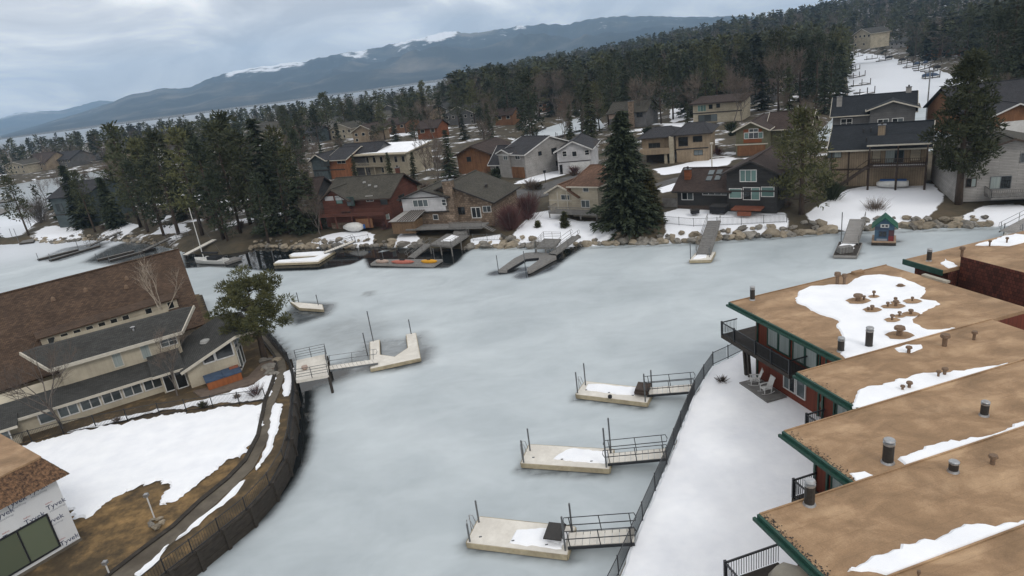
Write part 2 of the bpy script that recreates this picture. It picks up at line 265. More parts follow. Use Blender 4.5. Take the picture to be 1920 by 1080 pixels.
def m_ice():
    m, t, b = _mat('ice_mix'); n = t.nodes.new; l = t.links.new
    tc = n('ShaderNodeTexCoord'); at = n('ShaderNodeAttribute'); at.attribute_name = 'melt'
    mp = n('ShaderNodeMapping'); l(tc.outputs['Object'], mp.inputs[0]); mp.inputs['Rotation'].default_value = (0, 0, R(18)); mp.inputs['Scale'].default_value = (.75, 1.15, 1)
    nz = n('ShaderNodeTexNoise'); nz.inputs['Scale'].default_value = .06; nz.inputs['Detail'].default_value = 5; nz.inputs['Roughness'].default_value = .5; nz.inputs['Distortion'].default_value = .5; l(mp.outputs[0], nz.inputs['Vector'])
    r = n('ShaderNodeValToRGB'); el = r.color_ramp.elements
    el[0].position = .33; el[0].color = (.40, .447, .47, 1); el[1].position = .70; el[1].color = (.54, .59, .615, 1); k = el.new(.42); k.color = (.435, .485, .51, 1); k = el.new(.55); k.color = (.475, .527, .552, 1)
    l(nz.outputs['Fac'], r.inputs[0])
    f = n('ShaderNodeTexNoise'); f.inputs['Scale'].default_value = .9; f.inputs['Detail'].default_value = 8; f.inputs['Roughness'].default_value = .65; l(mp.outputs[0], f.inputs['Vector'])
    fr = n('ShaderNodeMapRange'); l(f.outputs['Fac'], fr.inputs[0]); fr.inputs[1].default_value = .3; fr.inputs[2].default_value = .7; fr.inputs[3].default_value = .90; fr.inputs[4].default_value = .97
    sc = n('ShaderNodeVectorMath'); sc.operation = 'SCALE'; l(r.outputs[0], sc.inputs[0]); l(fr.outputs[0], sc.inputs['Scale'])
    # snow blown over the far reaches
    w3 = n('ShaderNodeTexNoise'); w3.inputs['Scale'].default_value = .2; w3.inputs['Detail'].default_value = 9; w3.inputs['Roughness'].default_value = .62; w3.inputs['Distortion'].default_value = .8; l(mp.outputs[0], w3.inputs['Vector'])
    wr = n('ShaderNodeValToRGB'); wr.color_ramp.elements[0].position = .36; wr.color_ramp.elements[0].color = (.92, .925, .93, 1); wr.color_ramp.elements[1].position = .68; wr.color_ramp.elements[1].color = (1.09, 1.085, 1.08, 1); k = wr.color_ramp.elements.new(.5); k.color = (1, 1, 1, 1); l(w3.outputs['Fac'], wr.inputs[0])
    s3 = n('ShaderNodeVectorMath'); s3.operation = 'MULTIPLY'; l(sc.outputs[0], s3.inputs[0]); l(wr.outputs[0], s3.inputs[1]); sc = s3
    a2 = n('ShaderNodeAttribute'); a2.attribute_name = 'cover'
    m0 = n('ShaderNodeMix'); m0.data_type = 'RGBA'; l(a2.outputs['Fac'], m0.inputs[0]); l(sc.outputs[0], m0.inputs[6]); m0.inputs[7].default_value = (.66, .69, .74, 1)
    ad = n('ShaderNodeMath'); ad.operation = 'MULTIPLY_ADD'; l(f.outputs['Fac'], ad.inputs[0]); ad.inputs[1].default_value = .35; l(at.outputs['Fac'], ad.inputs[2])
    mr = n('ShaderNodeMapRange'); mr.interpolation_type = 'SMOOTHSTEP'; l(ad.outputs[0], mr.inputs[0]); mr.inputs[1].default_value = .28; mr.inputs[2].default_value = .98
    mm = n('ShaderNodeMix'); mm.data_type = 'RGBA'; l(mr.outputs[0], mm.inputs[0]); l(m0.outputs[2], mm.inputs[6]); mm.inputs[7].default_value = (.012, .014, .015, 1)
    l(mm.outputs[2], b.inputs['Base Color'])
    ro = n('ShaderNodeMapRange'); l(mr.outputs[0], ro.inputs[0]); ro.inputs[3].default_value = .5; ro.inputs[4].default_value = .05; l(ro.outputs[0], b.inputs['Roughness'])
    b.inputs['Specular IOR Level'].default_value = .3
m_ice()
m, t, b = _mat('lake_water'); b.inputs['Base Color'].default_value = (.1, .125, .15, 1); b.inputs['Roughness'].default_value = .3
def m_mountain():
    m, t, b = _mat('mountain'); n = t.nodes.new; l = t.links.new
    tc = n('ShaderNodeTexCoord'); at = n('ShaderNodeAttribute'); at.attribute_name = 'snow'
    nz = n('ShaderNodeTexNoise'); nz.inputs['Scale'].default_value = .0016; nz.inputs['Detail'].default_value = 12; nz.inputs['Roughness'].default_value = .66; l(tc.outputs['Object'], nz.inputs['Vector'])
    r = n('ShaderNodeValToRGB'); el = r.color_ramp.elements; el[0].position = .36; el[0].color = (.012, .018, .022, 1); el[1].position = .7; el[1].color = (.17, .15, .125, 1); k = el.new(.52); k.color = (.028, .036, .038, 1); l(nz.outputs['Fac'], r.inputs[0])
    n2 = n('ShaderNodeTexNoise'); n2.inputs['Scale'].default_value = .007; n2.inputs['Detail'].default_value = 10; n2.inputs['Roughness'].default_value = .7; l(tc.outputs['Object'], n2.inputs['Vector'])
    ad = n('ShaderNodeMath'); ad.operation = 'MULTIPLY_ADD'; l(n2.outputs['Fac'], ad.inputs[0]); ad.inputs[1].default_value = 1.1; l(at.outputs['Fac'], ad.inputs[2])
    mr = n('ShaderNodeMapRange'); l(ad.outputs[0], mr.inputs[0]); mr.inputs[1].default_value = .98; mr.inputs[2].default_value = 1.1
    mm = n('ShaderNodeMix'); mm.data_type = 'RGBA'; l(mr.outputs[0], mm.inputs[0]); l(r.outputs[0], mm.inputs[6]); mm.inputs[7].default_value = (.8, .82, .86, 1)
    l(mm.outputs[2], b.inputs['Base Color']); b.inputs['Roughness'].default_value = .95; b.inputs['Specular IOR Level'].default_value = .1
m_mountain()

# ---------------------------------------------------------------- mesh builder
def V(*a): return Vector(a)
class MB:
    def __init__(s): s.v = []; s.f = []; s.uv = []
    def poly(s, pts, uv=None):
        pts = [Vector(p) for p in pts]; i = len(s.v); s.v += pts; s.f.append(tuple(range(i, i+len(pts))))
        if uv is None:
            nrm = Vector((0, 0, 0))
            for k in range(1, len(pts)-1): nrm += (pts[k]-pts[0]).cross(pts[k+1]-pts[0])
            if nrm.length > 1e-9: nrm.normalize()
            h = Vector((0, 0, 1)).cross(nrm)
            if h.length < .05: h = Vector((1, 0, 0))
            h.normalize(); w = nrm.cross(h)
            uv = [(p.dot(h), p.dot(w)) for p in pts]
        s.uv += uv
        return s
    def obox(s, o, a, b, c):
        o, a, b, c = map(Vector, (o, a, b, c))
        p = [o, o+a, o+a+b, o+b, o+c, o+a+c, o+a+b+c, o+b+c]
        if a.cross(b).dot(c) < 0: q = [(0, 1, 2, 3), (7, 6, 5, 4), (4, 5, 1, 0), (5, 6, 2, 1), (6, 7, 3, 2), (7, 4, 0, 3)]
        else: q = [(3, 2, 1, 0), (4, 5, 6, 7), (0, 1, 5, 4), (1, 2, 6, 5), (2, 3, 7, 6), (3, 0, 4, 7)]
        for f in q: s.poly([p[i] for i in f])
        return s
    def box(s, c, d): c = Vector(c); return s.obox(c-Vector(d)/2, (d[0], 0, 0), (0, d[1], 0), (0, 0, d[2]))
    def bar(s, a, b, w, h=None, up=(0, 0, 1)):
        a, b = Vector(a), Vector(b); h = h or w; t = (b-a); u = Vector(up)
        if t.length < 1e-6: return s
        sd = t.normalized().cross(u)
        if sd.length < .01: sd = t.normalized().cross(Vector((1, 0, 0)))
        sd.normalize(); u2 = sd.cross(t.normalized())
        return s.obox(a-sd*w/2-u2*h/2, sd*w, u2*h, t)
    def tube(s, pts, rs, n=6, cap=True):
        pts = [Vector(p) for p in pts]
        if not hasattr(rs, '__len__'): rs = [rs]*len(pts)
        rings = []
        for i, p in enumerate(pts):
            t = (pts[min(i+1, len(pts)-1)]-pts[max(i-1, 0)]).normalized(); a = t.cross(Vector((0, 0, 1)))
            if a.length < .02: a = Vector((1, 0, 0))
            a.normalize(); b = a.cross(t)
            rings.append([p+(a*math.cos(2*math.pi*k/n)+b*math.sin(2*math.pi*k/n))*rs[i] for k in range(n)])
        base = len(s.v)
        for r in rings: s.v += r
        for i in range(len(rings)-1):
            for k in range(n):
                k2 = (k+1) % n; f = (base+i*n+k, base+(i+1)*n+k, base+(i+1)*n+k2, base+i*n+k2); s.f.append(f); s.uv += [(0, 0)]*4
        if cap:
            s.f.append(tuple(base+k for k in range(n))); s.uv += [(0, 0)]*n
            s.f.append(tuple(base+(len(rings)-1)*n+k for k in reversed(range(n)))); s.uv += [(0, 0)]*n
        return s
    def prism(s, pts, z0, z1):
        a = [Vector((p[0], p[1], z0)) for p in pts]; b = [Vector((p[0], p[1], z1)) for p in pts]
        ar = sum(pts[i][0]*pts[(i+1) % len(pts)][1]-pts[(i+1) % len(pts)][0]*pts[i][1] for i in range(len(pts)))
        if ar < 0: a.reverse(); b.reverse()
        s.poly(b); s.poly(a[::-1])
        for i in range(len(a)):
            j = (i+1) % len(a); s.poly([a[i], a[j], b[j], b[i]])
        return s
    def slab(s, pts, th):            # polygon in space + thickness along -normal
        pts = [Vector(p) for p in pts]; n = (pts[1]-pts[0]).cross(pts[2]-pts[0]).normalized()
        if n.z < 0: pts.reverse(); n = -n
        q = [p-n*th for p in pts]; s.poly(pts); s.poly(q[::-1])
        for i in range(len(pts)):
            j = (i+1) % len(pts); s.poly([q[i], q[j], pts[j], pts[i]])
        return s
    def build(s, name, material, parent=None, smooth=False, kind=None):
        me = bpy.data.meshes.new(name); off = wloc(parent) if parent else Vector((0, 0, 0))
        me.from_pydata([tuple(v-off) for v in s.v], [], s.f)
        if len(s.uv) == len(me.loops):
            ul = me.uv_layers.new(name='uv'); ul.data.foreach_set('uv', np.array(s.uv, dtype=np.float32).ravel())
        me.materials.append(MATS[material])
        if smooth: me.polygons.foreach_set('use_smooth', [True]*len(me.polygons))
        me.update()
        o = bpy.data.objects.new(name, me); COL.objects.link(o)
        if parent: o.parent = parent
        if kind: o['kind'] = kind
        return o
WL = {}
def wloc(o):
    l = Vector((0, 0, 0))
    while o is not None: l = l + Vector(o.location); o = o.parent
    return l
def tag(o, label=None, cat=None, group=None, kind=None):
    if label: o['label'] = label
    if cat: o['category'] = cat
    if group: o['group'] = group
    if kind: o['kind'] = kind
    return o
def thing(name, label, cat, loc=(0, 0, 0), group=None):
    o = bpy.data.objects.new(name, None); COL.objects.link(o); o.location = loc; o.empty_display_size = .3
    return tag(o, label, cat, group)
def copy_tree(o, parent=None):
    c = o.copy(); COL.objects.link(c); c.parent = parent
    for ch in list(o.children): copy_tree(ch, c)
    return c
# ================================================================ setting
rng = random.Random(7); nrg = np.random.default_rng(11)
def pp(lst, z=0.0): return [tuple(P(x, y, z)[:2]) for x, y in lst]
def inside_dist(X, Y, poly):
    """signed distance to polygon, > 0 inside"""
    X = np.asarray(X, float); Y = np.asarray(Y, float); d = np.full(X.shape, 1e9); ins = np.zeros(X.shape, bool); n = len(poly)
    for i in range(n):
        x0, y0 = poly[i]; x1, y1 = poly[(i+1) % n]; ex, ey = x1-x0, y1-y0
        t = np.clip(((X-x0)*ex+(Y-y0)*ey)/(ex*ex+ey*ey+1e-12), 0, 1)
        d = np.minimum(d, np.hypot(X-x0-t*ex, Y-y0-t*ey))
        c = (y0 > Y) != (y1 > Y)
        ins ^= c & (X < ex*(Y-y0)/(ey if abs(ey) > 1e-12 else 1e-12)+x0)
    return np.where(ins, d, -d)
def vnoise(X, Y, s, seed=0):
    """cheap smooth value noise"""
    X = np.asarray(X, float)/s+seed*17.3; Y = np.asarray(Y, float)/s+seed*9.1
    xi = np.floor(X); yi = np.floor(Y); fx = X-xi; fy = Y-yi; fx = fx*fx*(3-2*fx); fy = fy*fy*(3-2*fy)
    h = lambda a, b: np.modf(np.abs(np.sin(a*127.1+b*311.7+seed*74.7)*43758.5453))[0]
    return (h(xi, yi)*(1-fx)+h(xi+1, yi)*fx)*(1-fy)+(h(xi, yi+1)*(1-fx)+h(xi+1, yi+1)*fx)*fy
def sstep(t): t = np.clip(t, 0, 1); return t*t*(3-2*t)

SHORE = [(30, 458), (62, 452), (100, 458), (155, 451), (205, 452), (250, 455), (300, 462), (350, 476), (420, 478), (463, 472), (480, 464), (540, 466), (600, 466), (660, 466), (705, 463), (790, 466),
         (870, 468), (900, 466), (960, 465), (1040, 464), (1080, 463), (1120, 461), (1200, 459), (1300, 456), (1360, 451), (1420, 447), (1480, 443), (1570, 436), (1630, 433), (1700, 429), (1800, 427), (1880, 425), (1960, 421)]
W1 = pp(SHORE) + [(150, 30), (200, -80), (-260, -80), (-260, 200)]
W2 = pp([(-90, 480), (0, 445), (32, 448), (70, 409), (105, 380), (150, 352), (240, 328), (300, 311), (240, 313), (120, 331), (60, 339), (0, 352), (-120, 380)])
W3 = pp([(930, 283), (985, 252), (1040, 235), (1085, 221), (1120, 220), (1135, 240), (1100, 252), (1060, 258), (1000, 278), (970, 291)])
W4 = pp([(1520, 262), (1560, 225), (1592, 178), (1590, 130), (1580, 108), (1596, 97), (1640, 102), (1700, 114), (1740, 125), (1790, 143), (1835, 163), (1830, 230), (1790, 285), (1700, 292)])
W5 = [(-6000, 1000), (-1500, 780), (-700, 760), (-260, 900), (60, 1300), (200, 2500), (-190, 2720), (-600, 2800), (-1050, 2290), (-2200, 2500), (-6000, 3500)]
WATERS = [W1, W2, W3, W4, W5]
AZ0 = math.atan2(ray(840, 150).x, ray(840, 150).y); AZ1 = math.atan2(ray(1640, 5).x, ray(1640, 5).y)
def gz(X, Y, detail=True):
    X = np.asarray(X, float); Y = np.asarray(Y, float)
    d = np.full(X.shape, -1e9)
    for w in WATERS: d = np.maximum(d, inside_dist(X, Y, w))
    t = -d
    land = 1.0*sstep(t/2.6)+.55*sstep((t-1.5)/9)+.5*sstep((t-8)/14)
    r = np.hypot(X, Y); az = np.arctan2(X, Y)
    land = land+np.clip((az-AZ0)/(AZ1-AZ0), -.05, 1.35)*40*sstep((r-560)/640)+8*sstep((r-300)/500)*(vnoise(X, Y, 160, 3)-.4)*(Y > 0)*(az > AZ0-.2)
    if detail: land = land+.16*(vnoise(X, Y, 4.5, 1)-.5)*sstep(t/4)
    return np.where(d > 0, -1.6*np.clip(d/2.0, 0, 1)-.02, np.maximum(land, 0.02*np.clip(t, 0, 1)))
def gz1(x, y): return float(gz(np.array([x]), np.array([y]))[0])
def axis(a0, a1, step, lo, hi, g=1.045):
    m = list(np.arange(a0, a1+.01, step)); s = step; x = a0; L = []
    while x > lo: s *= g; x -= s; L.append(x)
    s = step; x = a1; U = []
    while x < hi: s *= g; x += s; U.append(x)
    return np.array(L[::-1]+m+U)
def grid_mesh(name, X, Y, Z, material, attrs=None, kind='structure', keep=None, smooth=True):
    ny, nx = X.shape; co = np.stack([X, Y, Z], -1).reshape(-1, 3)
    idx = np.arange(ny*nx).reshape(ny, nx)
    q = np.stack([idx[:-1, :-1], idx[:-1, 1:], idx[1:, 1:], idx[1:, :-1]], -1).reshape(-1, 4)
    if keep is not None: q = q[keep[:-1, :-1].ravel() | keep[1:, 1:].ravel() | keep[1:, :-1].ravel() | keep[:-1, 1:].ravel()]
    return raw_mesh(name, co, q, material, attrs, kind, smooth)
def raw_mesh(name, co, q, material, attrs=None, kind=None, smooth=True, parent=None):
    me = bpy.data.meshes.new(name); nv = len(co); k = q.shape[1]
    me.vertices.add(nv); me.vertices.foreach_set('co', np.asarray(co, np.float32).ravel())
    me.loops.add(q.size); me.loops.foreach_set('vertex_index', q.astype(np.int32).ravel())
    me.polygons.add(len(q)); me.polygons.foreach_set('loop_start', np.arange(0, q.size, k, dtype=np.int32)); me.polygons.foreach_set('loop_total', np.full(len(q), k, np.int32))
    if smooth: me.polygons.foreach_set('use_smooth', np.ones(len(q), bool))
    for an, arr in (attrs or {}).items():
        arr = np.asarray(arr, np.float32)
        if arr.ndim == 1: me.attributes.new(an, 'FLOAT', 'POINT').data.foreach_set('value', arr)
        else: me.attributes.new(an, 'FLOAT_COLOR', 'POINT').data.foreach_set('color', arr.ravel())
    me.materials.append(MATS[material]); me.update(); me.validate()
    o = bpy.data.objects.new(name, me); COL.objects.link(o)
    if parent: o.parent = parent
    if kind: o['kind'] = kind
    return o

# ---- ground sheet to the horizon
SNOW = [[(585, 441), (615, 433), (680, 428), (702, 432), (692, 450), (640, 456), (590, 451)], [(732, 446), (760, 425), (778, 426), (786, 440), (760, 447)], [(878, 438), (936, 431), (938, 446), (885, 448)],
        [(960, 432), (1000, 399), (1055, 391), (1064, 404), (1082, 411), (1150, 414), (1162, 430), (1100, 440), (1060, 448), (975, 456)], [(1243, 397), (1280, 389), (1400, 395), (1472, 392), (1478, 412), (1440, 428), (1300, 440), (1245, 432)],
        [(1513, 393), (1590, 356), (1620, 350), (1747, 346), (1765, 360), (1760, 385), (1700, 412), (1620, 410), (1520, 402)], [(1806, 393), (1850, 378), (1925, 374), (1930, 396), (1830, 399)], [(1680, 421), (1760, 402), (1790, 418), (1885, 405), (1890, 424), (1700, 428)],
        [(1225, 320), (1300, 306), (1375, 297), (1368, 312), (1300, 322), (1240, 332)], [(962, 347), (1000, 332), (1050, 320), (1060, 330), (1000, 346)], [(1005, 362), (1040, 350), (1075, 345), (1050, 362)],
        [(60, 440), (80, 420), (150, 424), (155, 436), (100, 446)], [(175, 436), (235, 414), (262, 420), (210, 440)], [(285, 434), (300, 420), (348, 418), (350, 430)], [(1230, 352), (1300, 338), (1300, 350), (1240, 366)], [(700, 258), (800, 244), (850, 240), (800, 252)],
        [(1140, 160), (1170, 150), (1168, 190), (1140, 196)], [(1255, 208), (1290, 202), (1290, 224), (1258, 232)], [(1190, 255), (1250, 236), (1320, 224), (1400, 219), (1330, 231), (1250, 246)], [(0, 425), (60, 398), (85, 385), (70, 410), (0, 440)]]
SNOWW = [pp(s, 1.8) for s in SNOW]
gx = axis(-120, 105, 1.0, -9000, 9500); gy = axis(70, 175, 1.0, -100, 11800)
GX, GY = np.meshgrid(gx, gy); GZ = gz(GX, GY)
near = np.hypot(GX, GY)
sn = np.where(near > 135, .42, .25)
for s in SNOWW: sn = np.maximum(sn, np.clip(.52+.33*inside_dist(GX, GY, s)/.9, 0, .95))
grid_mesh('ground', GX, GY, GZ, 'ground_mix', {'snow': sn.ravel()})

# ---- ice on the near canal, with the melted water along walls and docks
ix = np.arange(-150, 125, .8); iy = np.arange(-12, 182, .8); IX, IY = np.meshgrid(ix, iy)
melt = np.zeros(IX.shape)
def melt_poly(lst, r, v=1.0, z=0):
    global melt
    d = inside_dist(IX, IY, pp(lst, z)); melt = np.maximum(melt, v*np.clip(1+d/r, 0, 1))
def melt_line(lst, r, v=1.0, z=0):
    global melt
    p = pp(lst, z)
    for a, b in zip(p[:-1], p[1:]):
        ex, ey = b[0]-a[0], b[1]-a[1]; t = np.clip(((IX-a[0])*ex+(IY-a[1])*ey)/(ex*ex+ey*ey), 0, 1)
        melt = np.maximum(melt, v*np.clip(1.25-np.hypot(IX-a[0]-t*ex, IY-a[1]-t*ey)/r, 0, 1))
melt_poly([(352, 474), (430, 472), (470, 464), (600, 462), (660, 462), (700, 458), (712, 468), (655, 494), (600, 503), (520, 506), (455, 500), (400, 497), (355, 500)], 1.6)
melt_poly([(690, 478), (745, 470), (800, 466), (835, 458), (885, 462), (862, 478), (852, 490), (836, 500), (700, 500)], 1.4, .96)
melt_poly([(168, 489), (210, 465), (250, 450), (310, 468), (290, 488), (210, 493)], 3, .62); melt_poly([(75, 486), (120, 466), (185, 455), (195, 464), (110, 490)], 2, .5)
melt_line([(300, 1100), (367, 1050), (425, 1008), (480, 962), (521, 913), (548, 868), (557, 830), (561, 787), (565, 740), (572, 712)], 1.5, .98)
melt_line([(572, 712), (600, 705), (625, 700)], 2.6, .98); melt_line([(497, 620), (540, 668), (556, 700)], 1.0, .6)
melt_poly([(640, 685), (692, 690), (790, 680), (800, 660), (785, 628), (760, 640), (690, 640), (680, 660)], 2.6, .5); melt_line([(688, 690), (740, 690), (795, 676), (800, 655)], 1.2, .62)
melt_poly([(530, 600), (560, 570), (620, 572), (610, 590), (560, 606)], 1.8, .62)
melt_line([(930, 512), (985, 505)], 1.6, .8); melt_line([(985, 516), (1020, 505), (1052, 480), (1075, 466)], 1.8, .95)
for a, b in (((1294, 493), (1340, 488)), ((1563, 482), (1612, 476)), ((1636, 457), (1685, 452)), ((873, 1024), (1075, 1045)), ((975, 882), (1145, 890)), ((1080, 748), (1215, 764)), ((1880, 452), (1925, 452))): melt_line([a, b], .9, .52)
melt_line([(705, 466), (790, 469), (870, 471)], 1.2, .9); melt_line([(900, 468), (1080, 466), (1300, 459), (1570, 439), (1900, 428)], .8, .45)
melt_poly([(760, 590), (800, 600), (760, 612)], 3, .25); melt_poly([(680, 548), (704, 546), (700, 554), (685, 556)], .6, .42); melt_poly([(600, 620), (660, 600), (720, 610), (700, 640), (640, 650)], 5, .36)
keepi = np.ones(IX.shape, bool)
cover = sstep((IY-118)/25)*sstep((-IX-40)/40)*.75
grid_mesh('ice', IX, IY, np.zeros(IX.shape), 'ice_mix', {'melt': melt.ravel(), 'cover': cover.ravel()}, keep=keepi)
def ice_sheet(name, poly, melt_v, cover_v, z=0.0, material='ice_mix'):
    xs = [p[0] for p in poly]; ys = [p[1] for p in poly]; st = max(2.0, (max(xs)-min(xs))/90)
    X, Y = np.meshgrid(np.arange(min(xs)-3, max(xs)+3, st), np.arange(min(ys)-3, max(ys)+3, st)); d = inside_dist(X, Y, poly)
    mv = melt_v(X, Y) if callable(melt_v) else np.full(X.shape, melt_v); cv = cover_v(X, Y) if callable(cover_v) else np.full(X.shape, cover_v)
    return grid_mesh(name, X, Y, np.full(X.shape, z), material, {'melt': mv.ravel(), 'cover': cv.ravel()}, keep=d > -st*1.5)
ice_sheet('frozen_bay', W2, lambda X, Y: .42*sstep((Y-195-.25*(X+170))/25), lambda X, Y: .95*(1-sstep((Y-185-.25*(X+170))/25)), z=-.012)
ice_sheet('frozen_side_canal', W3, .0, .25, z=-.008)
ice_sheet('frozen_main_canal', W4, .0, .95, z=-.008)
mb = MB(); mb.poly([(x, y, -.02) for x, y in W5]); mb.build('lake', 'lake_water', kind='structure')

# ---- mountains across the lake (polar height field up to the traced ridge)
def mountain(name, ridge_px, r0, rr, snow_px, seed):
    az = np.array([math.atan2(ray(x, y).x, ray(x, y).y) for x, y in ridge_px]); hh = np.array([ray(x, y).z/math.hypot(ray(x, y).x, ray(x, y).y) for x, y in ridge_px])*rr+CAM_H
    A = np.linspace(az[0], az[-1], 420); T = np.concatenate([np.linspace(0, 1, 46), np.linspace(1.02, 1.25, 5)])
    AA, TT = np.meshgrid(A, T); RR = r0+(rr-r0)*TT; X = RR*np.sin(AA); Y = RR*np.cos(AA)
    RH = np.interp(AA, az, hh); RH = RH*(1+.05*(vnoise(AA*1e4, 0*AA, 90, seed)-.5)+.03*(vnoise(AA*1e4, 0*AA, 35, seed+5)-.5))
    prof = np.where(TT <= 1, .35*TT+.65*TT**1.5, 1-.75*(TT-1))
    n = .5*vnoise(X, Y, 800, seed)+.4*(1-2*np.abs(vnoise(X, Y, 420, seed+1)-.5))+.2*vnoise(X, Y, 150, seed+2)-.6
    Z = RH*(prof+n*.75*np.sin(np.pi*np.clip(TT, 0, 1))*(TT < 1))+3*(vnoise(X, Y, 60, seed+4)-.5)
    Z = np.where(TT < .02, -5, np.maximum(Z, 1))
    lim = RH*RR/rr*.985; Z = np.where((TT < .97) & (Z > lim), lim, Z)
    sw = np.zeros(A.shape)
    for x0, x1, v in snow_px:
        a0 = math.atan2(ray(x0, 100).x, ray(x0, 100).y); a1 = math.atan2(ray(x1, 100).x, ray(x1, 100).y); sw = np.maximum(sw, v*sstep((A-a0)/.012)*sstep((a1-A)/.012))
    S = np.clip((TT-.80)/.22, 0, 1)*sw[None, :]*1.0+.31*sstep((TT-.4)/.4)
    return grid_mesh(name, X, Y, Z, 'mountain', {'snow': S.ravel()})
mountain('mountain_far', [(-260, 270), (-150, 240), (0, 222), (27, 213), (57, 208), (110, 208), (140, 200), (187, 188), (217, 190), (300, 180), (420, 190)], 8000, 11000, [(-100, 60, .3)], 5)
mountain('mountain', [(-60, 262), (0, 255), (77, 233), (143, 213), (207, 193), (247, 177), (300, 167), (360, 163), (383, 152), (417, 138), (483, 125), (567, 115), (600, 108), (640, 101), (700, 90), (740, 82), (800, 68), (840, 60), (880, 63), (917, 57),
                      (973, 48), (1027, 45), (1067, 47), (1090, 38), (1147, 30), (1207, 30), (1273, 32), (1400, 30), (1560, 55)], 3600, 6200, [(405, 575, .36), (630, 700, .27), (735, 815, .3), (795, 870, .5), (960, 1000, .2)], 2)

# ---- near left lot: soil plateau behind a timber sea wall
ZL = 1.2
WALL_L = [(100, 1260), (200, 1175), (317, 1078), (367, 1040), (417, 1000), (467, 960), (510, 913), (537, 867), (547, 830), (552, 787), (555, 740), (553, 705), (545, 680), (525, 655), (505, 632), (490, 617), (470, 603), (430, 594), (395, 596)]
wl = pp(WALL_L, ZL); LOT_L = wl+[(-42, 84), (-64, 70), (-90, 40), (-80, -20), (-40, -20)]
mb = MB(); mb.prism(LOT_L, -1.0, ZL-.35); mb.build('left_bank', 'timber_wall', kind='structure')
lx = np.arange(-92, -14, .5); ly = np.arange(-22, 88, .5); X, Y = np.meshgrid(lx, ly); d = inside_dist(X, Y, LOT_L)
gold = np.clip(.35+.11*inside_dist(X, Y, pp([(150, 985), (215, 930), (260, 925), (320, 940), (360, 905), (420, 860), (455, 857), (440, 885), (380, 935), (330, 980), (270, 1010), (220, 1000)], ZL)), 0, .75)
grid_mesh('left_yard', X, Y, np.full(X.shape, ZL)+.10*(vnoise(X, Y, 3.5, 8)-.5)*np.clip(d/2, 0, 1)-.02, 'bare_soil', {'gold': gold.ravel()}, keep=d > .55)
def jag(poly, step=.35, amp=.18, seed=1):
    """resample a world polygon and roughen it"""
    rr_ = random.Random(seed); outp = []
    for i in range(len(poly)):
        a = Vector((*poly[i], 0)); b = Vector((*poly[(i+1) % len(poly)], 0)); n = max(1, int((b-a).length/step)); nn = (b-a).normalized().cross(Vector((0, 0, 1)))
        for k in range(n):
            p = a.lerp(b, k/n)
            w = 1.0 if n > 1 else .3
            outp.append(tuple((p+nn*amp*w*(1.7*mnoise.noise(Vector((p.x*.7, p.y*.7, seed)))+1.1*mnoise.noise(Vector((p.x*2.1, p.y*2.1, seed+3)))+.6*mnoise.noise(Vector((p.x*5, p.y*5, seed+7)))+rr_.uniform(-.25, .25)))[:2]))
    return outp
def snow_sheet(name, px, z, th=.07, step=.35, amp=.2, seed=1, parent=None, world=None, bmax=None, bmin=None, grow=1.0):
    poly = world or pp(px, z); poly = jag(poly, step, amp, seed)
    if bmax is not None:
        q_ = []
        for x_, y_ in poly:
            b_ = (Vector((x_, y_, 0))-TO).dot(e_dir); b2 = min(bmax, max(b_, bmin if bmin is not None else -99)); b2 = bmax-(bmax-b2)*grow; v_ = Vector((x_, y_, 0))+e_dir*(b2-b_); q_.append((v_.x, v_.y))
        poly = q_
    ar = sum(poly[i][0]*poly[(i+1) % len(poly)][1]-poly[(i+1) % len(poly)][0]*poly[i][1] for i in range(len(poly)))
    if ar < 0: poly = poly[::-1]
    bm = bmesh.new(); base = [bm.verts.new((x, y, z)) for x, y in poly]
    cx = sum(p[0] for p in poly)/len(poly); cy = sum(p[1] for p in poly)/len(poly)
    n = len(poly); tops = []
    for i, (x, y) in enumerate(poly):
        a = Vector((*poly[i-1], 0)); b = Vector((*poly[(i+1) % n], 0)); nn = Vector((0, 0, 1)).cross((b-a).normalized() if (b-a).length > 1e-6 else Vector((1, 0, 0)))
        tops.append(bm.verts.new((x+nn.x*th*1.3, y+nn.y*th*1.3, z+th)))
    for i in range(n):
        j = (i+1) % n; bm.faces.new((base[i], base[j], tops[j], tops[i]))
    from mathutils.geometry import delaunay_2d_cdt
    vv, _, ff_, _, _, _ = delaunay_2d_cdt([Vector((t_.co.x, t_.co.y)) for t_ in tops], [], [list(range(n))], 2, 1e-5)
    cdt = [bm.verts.new((p.x, p.y, z+th)) for p in vv]
    for f_ in ff_:
        try: bm.faces.new([cdt[i] for i in f_])
        except ValueError: pass
    me = bpy.data.meshes.new(name); off = wloc(parent) if parent else Vector((0, 0, 0))
    if parent: bmesh.ops.translate(bm, verts=bm.verts, vec=-off)
    bm.normal_update(); bm.to_mesh(me); bm.free(); me.materials.append(MATS['snow'])
    o = bpy.data.objects.new(name, me); COL.objects.link(o)
    if parent: o.parent = parent
    else: o['kind'] = 'structure'
    return o
SL = ZL+.03
snow_sheet('snow_lawn', [(-60, 866), (0, 848), (60, 832), (120, 816), (210, 797), (300, 780), (400, 767), (496, 755), (491, 790), (481, 822), (464, 848), (450, 858), (432, 862), (402, 880), (376, 905), (345, 926), (330, 936), (306, 950), (298, 942), (312, 915), (296, 902), (270, 905), (232, 920), (205, 940), (186, 955), (165, 968), (138, 972), (100, 940), (-40, 930)], SL, .12, .16, .3, 3)
snow_sheet('snow_strip', [(125, 812), (200, 796), (330, 762), (436, 734), (478, 722), (498, 706), (519, 702), (510, 738), (496, 748), (400, 757), (300, 770), (210, 788)], SL, .10, .3, .22, 4)
